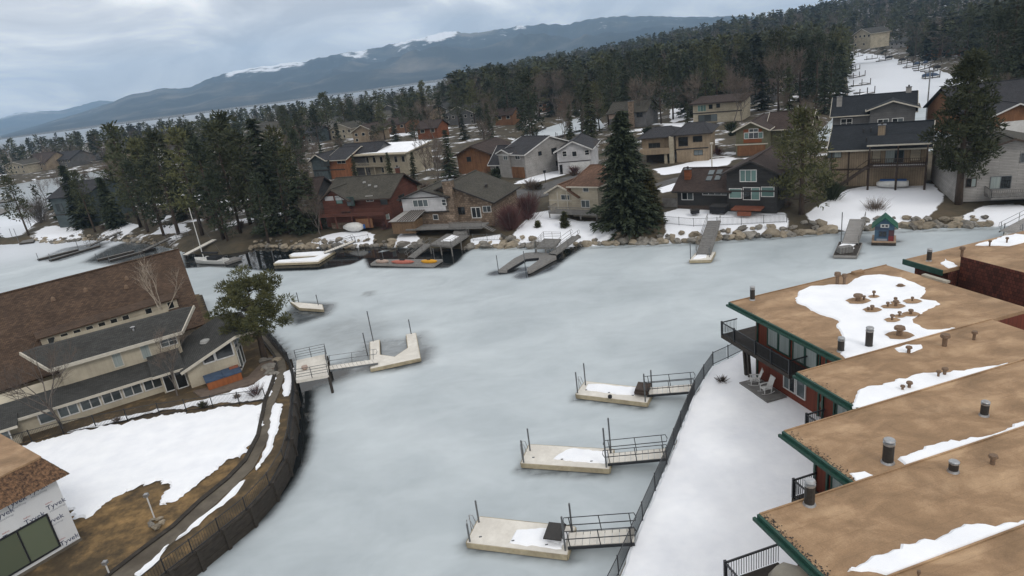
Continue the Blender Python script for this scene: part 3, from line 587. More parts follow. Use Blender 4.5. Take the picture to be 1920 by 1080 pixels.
snow_sheet('snow_strip', [(328, 1014), (362, 980), (410, 941), (457, 900), (440, 928), (400, 960), (350, 1004)], SL, .10, .3, .12, 5)
snow_sheet('snow_strip', [(481, 882), (497, 838), (510, 772), (514, 758), (530, 757), (527, 790), (505, 850)], SL, .10, .3, .12, 6)
snow_sheet('snow_strip', [(531, 744), (533, 700), (552, 690), (550, 715), (541, 742)], SL, .10, .3, .12, 7)
snow_sheet('snow_strip', [(250, 1078), (300, 1035), (318, 1020), (300, 1050), (262, 1082)], SL, .10, .3, .08, 8)
# footpath along the sea wall
def strip(name, inner, outer, z, material, th=.05, kind='structure'):
    a = pp(inner, z); b = pp(outer, z); mb = MB()
    for i in range(len(a)-1):
        q = [(*a[i], z), (*b[i], z), (*b[i+1], z), (*a[i+1], z)]
        mb.slab(q, th)
    return mb.build(name, material, kind=kind)
pin = [(150, 1130), (213, 1073), (273, 1027), (327, 987), (377, 940), (430, 897), (463, 863), (487, 817), (497, 770), (500, 752), (508, 735), (516, 712), (522, 690), (518, 668), (497, 640), (482, 624)]
pou = [(180, 1145), (243, 1085), (300, 1037), (352, 992), (400, 948), (447, 905), (475, 878), (503, 822), (511, 772), (514, 756), (522, 738), (530, 714), (537, 690), (532, 664), (509, 632), (492, 616)]
strip('footpath', pin, pou, ZL+.06, 'concrete_path', .1)
strip('footpath_kerb', [(x-7, y-3) for x, y in pin], [(x-1, y-.5) for x, y in pin], ZL+.16, 'timber_wall', .25)
mb = MB(); mb.prism(pp([(362, 735), (465, 708), (500, 672), (517, 668), (521, 690), (505, 705), (470, 722), (380, 748)], ZL), ZL-.1, ZL+.1); mb.build('patio', 'paving', kind='structure')
# timber sea wall: piles and boards
t = thing('sea_wall', 'dark timber sea wall along the snowy left yard', 'wall', (*wl[6], 0)); 
mbw = MB()
for i in range(len(wl)-1):
    a, b = Vector((*wl[i], 0)), Vector((*wl[i+1], 0)); nn = (b-a).normalized().cross(Vector((0, 0, 1)))
    MB().obox(a+nn*.02+Vector((0, 0, ZL-.02)), b-a, -nn*.3, (0, 0, .16)).build('cap_board', 'timber_wall', t)
    for k in range(4):
        MB().obox(a+nn*(.05+.012*(k % 2))+Vector((0, 0, -.25+k*.37)), b-a, -nn*.12, (0, 0, .35)).build('board', 'timber_wall', t)
    n = max(1, int((b-a).length/2))
    for k in range(n):
        p = a.lerp(b, k/n); MB().obox(p+nn*.19-Vector((0, 0, .6)), (b-a).normalized()*.22, -nn*.2, (0, 0, ZL+.9)).build('pile', 'timber_wall', t)

# ---- near right lot: snow bank in front of the townhouses
ZR = .8
WALL_R = [(1060, 1290), (1100, 1200), (1160, 1078), (1205, 975), (1250, 870), (1277, 800), (1302, 740), (1320, 710), (1337, 685), (1365, 672), (1395, 657)]
wr = pp(WALL_R, ZR); s_dir = Vector((.970, .244, 0)); e_dir = Vector((.244, -.970, 0))
LOT_R = wr+[(wr[-1][0]+9, wr[-1][1]+2.5), (60, 60), (75, 10), (60, -20), (-2, -20)]
mb = MB(); mb.prism(LOT_R, -1, ZR-.12); mb.build('right_bank', 'stone_grey', kind='structure')
snow_sheet('snow_bank_edge', None, ZR-.1, .12, .3, .07, 9, world=LOT_R)
rx = np.arange(-4, 62, .5); ry = np.arange(-20, 62, .5); X, Y = np.meshgrid(rx, ry); d = inside_dist(X, Y, LOT_R)
grid_mesh('snow_bank', X, Y, ZR+.02+(.07+.16*(vnoise(X, Y, 5, 4)-.5))*np.clip((d-1.6)/2, 0, 1)-.05*np.clip(1.7-d, 0, 1), 'snow', keep=d > 1.1)
# ================================================================ foreground buildings
UP = Vector((0, 0, 1))
def fence(name, label, pts, z, h, mat_='black_metal', gap=.13, post=2.4, rails=2, pick=.018, group=None, pw=.06, zf=None):
    pts = [Vector((p[0], p[1], z if zf is None else zf(p[0], p[1]))) for p in pts]
    t = thing(name, label, 'fence', pts[0], group); pk = MB(); n_posts = 0
    for a, b in zip(pts[:-1], pts[1:]):
        L = (b-a).length; n = max(1, round(L/post))
        for k in range(n+1 if b is pts[-1] else n):
            p = a.lerp(b, k/n); MB().box(p+UP*(h/2+.02), (pw, pw, h+.08)).build('post', mat_, t)
        for r in range(rails): 
            zz = h-.04-r*(h-.16)/max(1, rails-1); MB().bar(a+UP*zz, b+UP*zz, .035, .04).build('rail', mat_, t)
        if gap:
            for k in range(1, int(L/gap)):
                p = a.lerp(b, k*gap/L); pk.box(p+UP*(h/2), (pick, pick, h-.14))
    if gap and pk.v: pk.build('picket_row', mat_, t, kind='stuff')
    return t
fence('mesh_fence', 'dark metal fence along the top of the left sea wall', [(x-.12, y) for x, y in wl[1:15]], ZL+.14, .95, gap=.16, pick=.014, pw=.045)
fence('yard_fence', 'thin black picket fence between the snowy lawn and the grey roofed house', pp([(-60, 862), (0, 847), (120, 814), (240, 790), (300, 779), (400, 765), (499, 752)], ZL), ZL, 1.15, gap=.11, post=2.6, pick=.014)
fence('bank_fence', 'black picket fence along the edge of the snow bank', wr[1:], ZR, 1.15, gap=.115, post=2.3, pick=.02)
fr = pp([(1395, 657)], ZR)[0]
fence('corner_fence', 'short black picket fence turning under the townhouse balcony', [(fr[0]+.15, fr[1]), (fr[0]+5, fr[1]+1.6)], ZR, 1.15, gap=.115, pick=.02)

def window(parent, o, a, up, frame='white_paint', pane='glass_dark', n=1, fw=.07, out=None, rows=1, name='window'):
    """o lower-left corner on the wall, a vector across, up vector; frame stands proud, pane recessed in it"""
    o, a, up = Vector(o), Vector(a), Vector(up); nrm = out or a.cross(up).normalized()
    W, Hh = a.length, up.length; au, uu = a/W, up/Hh; f = MB()
    f.obox(o-nrm*.02, au*W, uu*fw, nrm*.09); f.obox(o+uu*(Hh-fw)-nrm*.02, au*W, uu*fw, nrm*.09)
    f.obox(o+uu*fw-nrm*.02, au*fw, uu*(Hh-2*fw), nrm*.085); f.obox(o+au*(W-fw)+uu*fw-nrm*.02, au*fw, uu*(Hh-2*fw), nrm*.085)
    for k in range(1, n): f.obox(o+au*(W*k/n-fw*.4)+uu*fw-nrm*.02, au*fw*.8, uu*(Hh-2*fw), nrm*.075)
    for k in range(1, rows): f.obox(o+uu*(Hh*k/rows-fw*.3)+au*fw-nrm*.02, au*(W-2*fw), uu*fw*.6, nrm*.07)
    w = f.build(name, frame, parent)
    for k in range(n):
        g = MB(); x0 = W*k/n+fw*.5; x1 = W*(k+1)/n-fw*.5; g.obox(o+au*x0+uu*fw*.5-nrm*.03, au*(x1-x0), uu*(Hh-fw), nrm*.055); g.build('pane', pane if isinstance(pane, str) else pane[k % len(pane)], w)
    return w

# ---- stepped row of townhouses (right)
TO = Vector((15.4, 42.8, 0))
def T(a, b, z): return TO+s_dir*a+e_dir*b+UP*z
TH_GROUP = 'stepped townhouses with flat tan roofs'
def flue(parent, a, b, z, h, r, top='galvanised', body='flue_black', name='flue'):
    p = T(a, b, z); f = MB().tube([p, p+UP*h*.78], r, 12).build(name, body, parent, smooth=False)
    MB().tube([p+UP*h*.78, p+UP*h*.86, p+UP*h*.87, p+UP*h*.95, p+UP*h], [r*1.08, r*1.08, r*.8, r*1.12, r*.95], 12).build('cap', top, f)
    MB().tube([p-UP*.02, p+UP*.09], [r*1.35, r*1.1], 12).build('collar', top, f)
    return f
def vent(parent, a, b, z, h=.45, r=.07, hole=None):
    p = T(a, b, z); f = MB().tube([p, p+UP*h*.7], r, 8).build('vent_pipe', 'vent_rust', parent)
    MB().tube([p+UP*h*.66, p+UP*h*.74, p+UP*h*.98], [r*1.1, r*2.0, r*1.8], 8).build('cap', 'vent_rust', f)
    if hole:
        q = T(a, b, z+.08+.002*a); m_ = MB(); m_.poly([q+Vector((math.cos(k*.5236)*hole*(1+.15*math.sin(3*k)), math.sin(k*.5236)*hole*.8, 0)) for k in range(12)]); m_.build('melt_ring', 'tan_roofing', parent)
def townhouse(label, a, b, w, depth, zr, wall_a, jog=None):
    t = thing('townhouse', label, 'townhouse', T(a+1, b+w/2, ZR), TH_GROUP)
    MB().obox(T(a+.12, b+.03, zr-.22), s_dir*(depth-.12), e_dir*(w-.06), UP*.22).build('roof', 'tan_roofing', t)
    MB().obox(T(a, b-.02, zr-.36), s_dir*.115, e_dir*(w), UP*.40).build('fascia', 'green_trim', t)
    MB().obox(T(a-.13, b-.12, zr-.27), s_dir*.125, e_dir*(w+.1), UP*.14).build('gutter', 'green_trim', t)
    MB().obox(T(a+.12, b-.04, zr-.3), s_dir*(depth-.12), e_dir*.065, UP*.36).build('edge_trim', 'tan_roofing', t)
    x0 = wall_a
    MB().obox(T(x0, b+.55, ZR-.3), s_dir*(a+depth-x0-.1), e_dir*(w-.56), UP*(zr-.23-ZR+.3)).build('wall', 'red_board', t)
    return t
u1 = townhouse('townhouse with a wide snow patch and many vents on its tan roof', 0, 0, 10.9, 14, 7.0, 1.9)
u2 = townhouse('townhouse behind the second green eave, a long snow strip on its roof', -3.1, 10.9, 4.46, 14, 7.03, -1.7)
u3 = townhouse('townhouse whose tan roof carries one thick black flue beside a snow strip', -7.5, 15.36, 4.4, 19, 7.06, -6.0)
u4 = townhouse('nearest fully visible townhouse with a slim flue near its front corner', -12.1, 19.76, 4.4, 24, 7.09, -10.6)
u5 = townhouse('townhouse roof at the bottom right corner of the view', -16.6, 24.16, 4.6, 28, 7.12, -15.0)
u6 = thing('townhouse', 'furthest townhouse with dark red shingled wall and tan roof', 'townhouse', T(17, 3, ZR), TH_GROUP)
MB().obox(T(16.0, -.3, 6.72), s_dir*14, e_dir*3.4, UP*.26).build('roof', 'tan_roofing', u6)
MB().obox(T(15.87, -.32, 6.6), s_dir*.125, e_dir*3.44, UP*.42).build('fascia', 'green_trim', u6)
MB().obox(T(17.6, 3.11, 6.72), s_dir*12.4, e_dir*6.0, UP*.9).build('upper_roof', 'tan_roofing', u6)
MB().obox(T(17.52, 3.14, 1.0), s_dir*.075, e_dir*12, UP*6.75).build('side_wall', 'red_shingle', u6)
MB().obox(T(16.6, .2, .5), s_dir*.9, e_dir*2.85, UP*6.2).build('wall', 'red_shingle', u6)
MB().obox(T(17.6, .2, .5), s_dir*12, e_dir*2.85, UP*6.2).build('wall', 'red_shingle', u6)
flue(u6, 17.0, 1.0, 6.98, 1.0, .17); vent(u6, 19.5, 1.6, 6.98, .8, .1); vent(u6, 23, 1.0, 6.98, .5, .06); vent(u6, 24.5, 1.2, 6.98, .5, .06)
snow_sheet('snow_patch', None, 6.99, .05, .3, .12, 21, u6, world=[tuple(T(a, b, 0)[:2]) for a, b in ((17.0, 2.0), (18.2, 1.4), (17.5, 3.0), (16.6, 3.0))])
snow_sheet('snow_patch', None, 6.99, .05, .3, .12, 22, u6, world=[tuple(T(a, b, 0)[:2]) for a, b in ((22.4, .2), (27, -.1), (28, 2.0), (24, 1.8))])
# snow lying on the roofs
def zc(lst, ox, oy, k=3.195): return [(x/k+ox, y/k+oy) for x, y in lst]
snow_sheet('snow_patch', zc([(540, 380), (570, 340), (640, 310), (760, 300), (850, 300), (900, 265), (960, 245), (1050, 240), (1180, 260), (1260, 290), (1335, 320), (1330, 350), (1300, 385), (1400, 400), (1415, 415), (1340, 445), (1310, 475), (1250, 505), (1260, 530), (1340, 570), (1510, 562), (1300, 628), (1080, 698), (860, 748), (810, 715), (830, 660), (830, 600), (800, 550), (800, 515), (700, 480), (620, 440), (560, 410)], 1320, 440), 7.003, .07, .2, .09, 23, u1, bmax=10.82)
snow_sheet('snow_patch', zc([(893, 1046), (905, 1010), (970, 945), (1090, 915), (1290, 850), (1560, 820), (1830, 775), (1830, 790), (1500, 888), (1240, 970), (1000, 1034)], 1320, 440), 7.033, .07, .2, .09, 24, u2, bmax=15.33, grow=1.3)
snow_sheet('snow_patch', zc([(1140, 680), (1210, 658), (1300, 660), (1305, 680), (1240, 708), (1170, 704)], 1320, 440), 7.033, .05, .22, .06, 25, u2, bmax=15.2, bmin=11.0)
snow_sheet('snow_patch', zc([(1180, 395), (1260, 360), (1430, 300), (1700, 250), (1850, 190), (1990, 160), (1990, 200), (1600, 315), (1350, 390), (1215, 428)], 1320, 742), 7.063, .07, .2, .09, 26, u3, bmax=19.73, grow=1.7)
snow_sheet('snow_patch', zc([(868, 462), (960, 455), (1030, 488), (914, 520)], 1320, 742), 7.063, .05, .2, .06, 27, u3, bmax=19.73)
snow_sheet('snow_patch', zc([(880, 1075), (1130, 1000), (1230, 960), (1400, 880), (1550, 820), (1750, 785), (1990, 750), (1990, 800), (1740, 885), (1400, 995), (1100, 1090)], 1320, 742), 7.093, .08, .2, .1, 28, u4, bmax=24.13, grow=1.6)
# flues and vents
lr_ = random.Random(9)
def litter(t, a, b0, b1, z, n):
    mb = MB()
    for k in range(n):
        b = lr_.uniform(b0, b1); aa = a+.14+abs(lr_.gauss(0, .16)); p = T(aa, b, z+.004+lr_.random()*.02); w = lr_.uniform(.02, .06); d = Vector((lr_.gauss(0, 1), lr_.gauss(0, 1), 0)).normalized(); mb.poly([p-d*w, p+d.cross(UP)*w*.5+UP*.02, p+d*w, p-d.cross(UP)*w*.5])
    mb.build('pine_litter', 'flue_black', t, kind='stuff')
litter(u1, 0, .2, 10.6, 7.0, 25); litter(u2, -3.1, 11, 15.2, 7.03, 60); litter(u3, -7.5, 15.5, 19.6, 7.06, 150); litter(u4, -12.1, 19.9, 24.0, 7.09, 180)
flue(u1, 1.68, .45, 7.0, 1.05, .17); flue(u1, 2.5, 10.2, 7.0, 1.25, .2); flue(u1, -.3+1.1, 9.9, 7.0, .9, .18)
vent(u1, 8.4, 1.15, 7.0, .9, .12); vent(u1, 8.7, 1.5, 7.0, .8, .1); vent(u1, 4.9, 10.0, 7.0, .65, .16, .75)
for a, b, h, r, ho in ((7.0, 4.6, .55, .16, .75), (7.4, 4.7, .4, .06, None), (8.35, 4.56, .5, .06, .35), (8.6, 6.1, .45, .06, .3), (8.15, 6.57, .5, .09, .55), (7.7, 6.37, .4, .06, .4), (9.57, 6.5, .4, .05, .55), (6.55, 6.27, .4, .07, .55), (6.3, 6.2, .3, .05, None), (7.07, 7.91, .4, .06, .35), (6.28, 8.12, .45, .07, .45), (7.85, 8.01, .4, .08, .5), (11.2, 4.0, .2, .1, .3)): vent(u1, a, b, 7.0, h, r, ho)
for a, b, h, r in ((5.8, 12.2, .75, .13), (3.6, 11.9, .4, .09), (7.7, 12.4, .55, .08), (2.56, 14.7, .4, .06), (2.97, 14.7, .45, .08), (.05, 14.9, .3, .06), (.47, 14.9, .4, .08)): vent(u2, a, b, 7.03, h, r)
flue(u3, -5.2, 19.2, 7.06, 1.15, .22); flue(u3, 1.2, 18.3, 7.06, .75, .17, name='flue')
flue(u4, -9.9, 20.05, 7.09, 1.15, .2); flue(u4, -3.5, 20.8, 7.09, .5, .18); vent(u4, -1.8, 21.1, 7.09, .45, .09); vent(u5, -12.9, 24.9, 7.12, .5, .03); vent(u5, -9.5, 24.7, 7.12, .5, .03)
MB().obox(T(10.6, .1, 7.0), s_dir*.9, e_dir*.35, UP*.22).build('roof_curb', 'tan_roofing', u1); MB().obox(T(13.9, 3.2, 7.0), s_dir*.35, e_dir*2.0, UP*.16).build('roof_curb', 'patio_beige', u1)
# wall dressing of townhouse 1: tall curtained glass doors upstairs, white windows below
def face_win(t, wa, b0, b1, z0, z1, **k): window(t, T(wa, b0, z0), e_dir*(b1-b0), UP*(z1-z0), out=-s_dir, **k)
for b0, b1 in ((1.9, 3.1), (3.1, 4.3), (4.55, 5.75), (5.75, 6.9)): face_win(u1, 1.88, b0, b1, 3.95, 6.45, frame='green_trim', pane='curtain_pale', fw=.09, name='sliding_door')
face_win(u1, 1.88, 8.6, 10.4, 3.95, 6.45, frame='green_trim', pane=('curtain_pale', 'glass_grey'), n=2, fw=.09, name='sliding_door')
face_win(u1, 1.88, 3.7, 4.9, 1.4, 2.9, pane=('glass_grey', 'glass_dark'), n=2); face_win(u1, 1.88, 5.0, 5.9, 1.4, 2.9, pane='glass_grey'); face_win(u1, 1.88, 8.8, 10.4, 1.2, 3.0, pane=('glass_grey', 'glass_dark'), n=2)
for b in (.75, 7.05, 7.6, 8.3): MB().obox(T(1.8, b, ZR-.2), s_dir*.09, e_dir*.12, UP*5.95).build('corner_post', 'green_trim', u1)
MB().obox(T(1.75, .7, 3.32), s_dir*.14, e_dir*10, UP*.3).build('band', 'dark_trim', u1)
MB().obox(T(.6, 2.3, 6.35), s_dir*1.2, e_dir*.16, UP*.25).build('bracket', 'dark_trim', u1); MB().obox(T(.6, 6.8, 6.35), s_dir*1.2, e_dir*.16, UP*.25).build('bracket', 'dark_trim', u1)
for k in range(8): MB().obox(T(1.86-.012*(k % 2), 7.1+k*.18, 3.7), s_dir*.06, e_dir*.172, UP*2.95).build('plank', 'red_board', u1)
def balcony(t, a0, a1, b0, b1, z, posts_b, label=None):
    fl = MB().obox(T(a0, b0, z-.28), s_dir*(a1-a0), e_dir*(b1-b0), UP*.28).build('balcony_floor', 'dark_wood', t)
    rail = MB()
    rail.bar(T(a0+.05, b0+.05, z+1.0), T(a0+.05, b1-.05, z+1.0), .07, .07); rail.bar(T(a0+.05, b0+.05, z+.12), T(a0+.05, b1-.05, z+.12), .04, .05)
    rail.bar(T(a0+.05, b0+.05, z+1.0), T(a1, b0+.05, z+1.0), .07, .07); rail.bar(T(a0+.05, b1-.05, z+1.0), T(a1, b1-.05, z+1.0), .07, .07)
    rl = rail.build('balcony_rail', 'black_metal', t)
    for b in posts_b: MB().box(T(a0+.05, b, z+.55), (.12, .12, 1.1)).build('rail_post', 'black_metal', rl)
    pk = MB(); n = int((b1-b0)/.12)
    for k in range(n): pk.box(T(a0+.05, b0+.08+k*.12, z+.55), (.022, .022, .88))
    for k in range(int((a1-a0)/.12)):
        pk.box(T(a0+.1+k*.12, b0+.05, z+.55), (.022, .022, .88)); pk.box(T(a0+.1+k*.12, b1-.05, z+.55), (.022, .022, .88))
    pk.build('balusters', 'black_metal', rl, kind='stuff')
balcony(u1, .45, 1.85, -1.7, 6.0, 3.75, (-1.65, -.1, 2.4, 4.1, 5.95))
MB().obox(T(1.85, -1.7, 3.47), s_dir*3.0, e_dir*2.2, UP*.27).build('balcony_floor', 'dark_wood', u1)
for b in (.1, .55): MB().bar(T(1.4, b, ZR-.1), T(1.2, b, 3.5), .2, .2).build('balcony_post', 'dark_wood', u1)
balcony(u2, -3.0, -1.75, 11.6, 15.2, 3.75, (11.65, 13.4, 15.15)); face_win(u2, -1.72, 12.5, 14.9, 3.95, 6.4, frame='green_trim', pane=('curtain_pale', 'glass_dark', 'curtain_pale'), n=3, name='sliding_door')
face_win(u2, -1.72, 12.2, 14.6, 1.3, 2.9, pane=('glass_grey', 'glass_dark'), n=2)
for b in (11.42, 12.3): MB().obox(T(-1.8, b, ZR-.2), s_dir*.09, e_dir*.12, UP*6).build('corner_post', 'green_trim', u2)
balcony(u3, -7.4, -6.05, 16.0, 19.6, 3.75, (16.05, 17.8, 19.55)); face_win(u3, -6.02, 17, 19.4, 3.95, 6.5, frame='green_trim', pane=('curtain_pale', 'glass_dark', 'curtain_pale'), n=3, name='sliding_door')
for b in (15.88, 16.7): MB().obox(T(-6.1, b, ZR-.2), s_dir*.09, e_dir*.12, UP*6.1).build('corner_post', 'green_trim', u3)
balcony(u4, -13.3, -10.65, 19.2, 24.0, 3.75, (19.25, 21.5, 23.9)); face_win(u4, -10.62, 21.2, 23.8, 3.95, 6.6, frame='green_trim', pane=('curtain_pale', 'glass_dark'), n=2, name='sliding_door')
t = thing('patio_umbrella', 'closed beige patio umbrella lying by the nearest balcony rail', 'umbrella', T(-11.4, 20.9, 3.75))
mb = MB(); mb.tube([T(-11.4, 20.2, 3.8), T(-11.3, 20.6, 4.35), T(-11.2, 21.4, 4.9), T(-11.15, 22.2, 5.1)], [.5, .62, .5, .2], 10); mb.build('cover', 'patio_beige', t, smooth=True)
MB().tube([T(-11.4, 20.1, 3.75), T(-11.1, 22.5, 5.3)], .03, 6).build('pole', 'grey_metal', t)
t = thing('satellite_dish', 'grey satellite dish on the red wall below the second eave', 'dish', T(1.2, 8.5, 2.4))
mb = MB(); c = T(1.3, 8.5, 2.6); ax = (-s_dir*.8+e_dir*.5+UP*.4).normalized(); side = ax.cross(UP).normalized(); u_ = side.cross(ax)
rings = [[c+ax*(.22*r_*r_*1.2)+(side*math.cos(k*.5236)+u_*math.sin(k*.5236)*1.15)*r_*.38 for k in range(12)] for r_ in (.02, .5, 1.0)]
for i in range(2):
    for k in range(12): mb.poly([rings[i][k], rings[i][(k+1) % 12], rings[i+1][(k+1) % 12], rings[i+1][k]])
mb.build('reflector', 'satellite', t); MB().bar(c, T(1.88, 8.6, 2.2), .06).build('arm', 'grey_metal', t); MB().bar(c-u_*.2, c+ax*.5, .03).build('feed_arm', 'grey_metal', t)
# rocking chairs and deck edge below the balcony
mb = MB(); mb.obox(T(.15, 1.0, ZR), s_dir*1.6, e_dir*3.2, UP*.16); mb.build('patio_deck', 'grey_wood'); tag(bpy.data.objects['patio_deck'], 'small grey wooden deck under the two white rocking chairs', 'deck')
def rocker(label, a, b, rz):
    t = thing('rocking_chair', label, 'chair', T(a, b, ZR+.16), 'white rocking chairs under the balcony')
    M_ = Matrix.Rotation(rz, 3, 'Z'); o = T(a, b, ZR+.16); L = lambda x, y, z: o+M_ @ Vector((x, y, z))
    def bar(n, p, q, w, h): MB().bar(L(*p), L(*q), w, h).build(n, 'white_paint', t)
    for y in (-.27, .27):
        MB().tube([L(-.5, y, .14), L(-.25, y, .04), L(.05, y, .015), L(.3, y, .05), L(.5, y, .12)], .025, 5).build('rocker', 'white_paint', t)
        bar('leg', (.28, y, .04), (.28, y, .62), .05, .05); bar('leg', (-.22, y, .04), (-.3, y, .62), .05, .05); bar('armrest', (-.32, y, .63), (.34, y, .63), .1, .035)
    for k in range(5): bar('seat_slat', (.3-k*.13, -.27, .42-k*.012), (.3-k*.13, .27, .42-k*.012), .1, .03)
    for k in range(6): bar('back_slat', (-.25, -.23+k*.092, .38), (-.52, -.23+k*.092, 1.15), .065, .025)
    bar('top_rail', (-.53, -.28, 1.14), (-.53, .28, 1.14), .05, .1)
rocker('white slatted rocking chair under the balcony, the further one', .95, 1.75, R(165)); rocker('white slatted rocking chair under the balcony, the nearer one', .85, 3.15, R(190))

# ---- grey roofed house with clerestory and sunroom (left)
GA = Vector((-40.9, 48.1, 0)); gu = Vector((.86, .51, 0)).normalized(); gw = Vector((-gu.y, gu.x, 0))
def G(u, w, z): return GA+gu*u+gw*w+UP*z
g = thing('grey_roof_house', 'cream house with grey shingle roofs, raised clerestory storey and sunroom windows', 'house', G(6, 2, ZL))
MB().obox(G(-14, 0, ZL-.2), gu*24.3, gw*7, UP*2.05).build('wall', 'stucco_house', g)
MB().slab([G(-14, -.45, 3.0), G(10.4, -.45, 3.0), G(10.4, 2.85, 3.5), G(-14, 2.85, 3.5)], .16).build('lower_roof', 'roof_grey', g)
MB().obox(G(-14, -.53, 2.8), gu*24.4, gw*.09, UP*.22).build('gutter', 'cream_trim', g)
mb = MB(); ua, ub = 2.75, 12.3
mb.poly([G(ua, 2.8, 3.0), G(ub, 2.8, 3.0), G(ub, 2.8, 5.42), G(ua, 2.8, 5.42)]); mb.poly([G(ub, 2.8, 3.0), G(ub, 7.4, 3.0), G(ub, 7.4, 6.6), G(ub, 5.2, 6.6), G(ub, 2.8, 5.42)]); mb.poly([G(ua, 7.4, 3.0), G(ua, 2.8, 3.0), G(ua, 2.8, 5.42), G(ua, 5.2, 6.6), G(ua, 7.4, 6.6)])
mb.poly([G(ub, 7.4, 3), G(ua, 7.4, 3), G(ua, 7.4, 6.6), G(ub, 7.4, 6.6)]); mb.build('upper_wall', 'stucco_house', g)
rf = MB().slab([G(2.2, 2.35, 5.42), G(12.7, 2.35, 5.42), G(14.4, 5.2, 6.75), G(.4, 5.2, 6.75)], .14).build('upper_roof', 'roof_grey', g)
MB().slab([G(.4, 5.21, 6.75), G(14.4, 5.21, 6.75), G(13.5, 7.8, 6.2), G(1.2, 7.8, 6.2)], .14).build('upper_roof', 'roof_grey', g)
for p, q in ((G(2.2, 2.3, 5.33), G(12.7, 2.3, 5.33)), (G(12.75, 2.33, 5.35), G(14.5, 5.2, 6.7)), (G(2.15, 2.33, 5.35), G(.3, 5.2, 6.7))): MB().bar(p, q, .12, .3).build('fascia', 'cream_trim', rf)
window(g, G(9.0, 2.8, 3.7), gu*.8, UP*1.45, 'cream_trim', 'curtain_pale'); window(g, G(6.7, 2.8, 3.7), gu*.8, UP*1.45, 'cream_trim', 'curtain_pale'); window(g, G(10.7, 2.8, 4.3), gu*1.45, UP*.9, 'white_paint', 'glass_grey', n=2, rows=2)
window(g, G(ua, 4.6, 4.2), -gw*1.1, UP*1.1, 'white_paint', 'glass_dark')
for k in range(5): window(g, G(1.95+k*1.62, 0, 1.72), gu*1.5, UP*1.05, 'white_paint', 'glass_grey', n=2, fw=.09)
window(g, G(.55, 0, 1.72), gu*1.2, UP*1.05, 'white_paint', 'glass_grey', fw=.09)
MB().obox(G(-3.4, -1.2, ZL-.1), gu*2.6, gw*1.2, UP*.62).build('bay_wall', 'stucco_house', g); window(g, G(-3.35, -1.2, 1.75), gu*2.1, UP*.95, 'white_paint', 'glass_grey', n=2, fw=.1)
MB().slab([G(-3.6, -1.5, 2.85), G(-.6, -1.5, 2.85), G(-.6, .3, 3.24), G(-3.6, .3, 3.24)], .14).build('bay_roof', 'roof_grey', g); MB().obox(G(-3.6, -1.56, 2.66), gu*3, gw*.08, UP*.2).build('gutter', 'cream_trim', g)
MB().obox(G(-12, -1.9, ZL-.1), gu*7.6, gw*1.9, UP*2.15).build('garage_wall', 'stucco_house', g); MB().obox(G(-12, -2.0, 3.2), gu*7.8, gw*.1, UP*.25).build('fascia', 'cream_trim', g)
MB().slab([G(-12, -2.1, 3.45), G(-4.2, -2.1, 3.45), G(-4.2, .5, 3.6), G(-12, .5, 3.6)], .1).build('garage_roof', 'roof_grey', g)
# porch doors at the inner corner
window(g, G(10.0, -.6, 1.25), gu*.85, UP*1.9, 'white_paint', 'glass_dark', name='door'); window(g, G(10.95, -.75, 1.25), gu*.9, UP*1.95, 'white_paint', 'glass_dark', name='door')
MB().obox(G(9.85, -.55, ZL-.1), gu*2.2, gw*2, UP*2.15).build('porch_wall', 'stucco_house', g); MB().slab([G(9.3, -1.2, 3.2), G(12.0, -1.2, 3.2), G(12.0, 3.0, 3.9), G(9.3, 3.0, 3.9)], .14).build('porch_roof', 'roof_grey', g); MB().obox(G(9.3, -1.28, 3.02), gu*2.7, gw*.08, UP*.2).build('gutter', 'cream_trim', g)
# right wing with rising roof and glazed corner
wx0, wx1, wy = 12.0, 16.3, -1.4
mb = MB(); mb.poly([G(wx0, wy, ZL-.1), G(wx1, wy, ZL-.1), G(wx1, wy, 4.75), G(wx0, wy, 3.05)]); mb.poly([G(wx1, wy, ZL-.1), G(wx1+.9, wy+2.4, ZL-.1), G(wx1+.9, wy+2.4, 4.4), G(wx1, wy, 4.75)]); mb.poly([G(wx1+.9, wy+2.4, ZL-.1), G(wx1+.9, 6, ZL-.1), G(wx1+.9, 6, 4.3), G(wx1+.9, wy+2.4, 4.3)]); mb.poly([G(wx0, 6, ZL), G(wx0, wy, ZL), G(wx0, wy, 3.05), G(wx0, 6, 3.05)])
mb.build('wing_wall', 'stucco_house', g)
wr_ = MB().slab([G(wx0-.5, wy-.5, 3.1), G(wx1+.3, wy-.5, 4.95), G(wx1+.3, 6.2, 4.95), G(wx0-.5, 6.2, 3.1)], .14).build('wing_roof', 'roof_grey', g); MB().slab([G(wx1+.305, wy-.5, 4.95), G(wx1+2.3, wy+.4, 4.6), G(wx1+2.3, 6.2, 4.6), G(wx1+.305, 6.2, 4.95)], .12).build('wing_roof', 'roof_grey', g)
MB().bar(G(wx0-.5, wy-.55, 2.99), G(wx1+.3, wy-.55, 4.84), .09, .24).build('fascia', 'cream_trim', wr_); MB().bar(G(wx1+.3, wy-.55, 4.84), G(wx1+2.3, wy+.35, 4.5), .09, .2).build('fascia', 'cream_trim', wr_)
def sl_win(u0, u1, z0, z1a, z1b):
    mb = MB(); mb.poly([G(u0, wy-.03, z0), G(u1, wy-.03, z0), G(u1, wy-.03, z1b), G(u0, wy-.03, z1a)]); w = mb.build('window', 'glass_dark', g)
    for p, q in ((G(u0, wy-.05, z0), G(u1, wy-.05, z0)), (G(u1, wy-.05, z0), G(u1, wy-.05, z1b)), (G(u0, wy-.05, z0), G(u0, wy-.05, z1a))): MB().bar(p, q, .1, .1).build('frame', 'white_paint', w)
sl_win(13.5, 14.5, 3.05, 3.4, 3.85); sl_win(14.6, 16.15, 3.05, 3.9, 4.5)
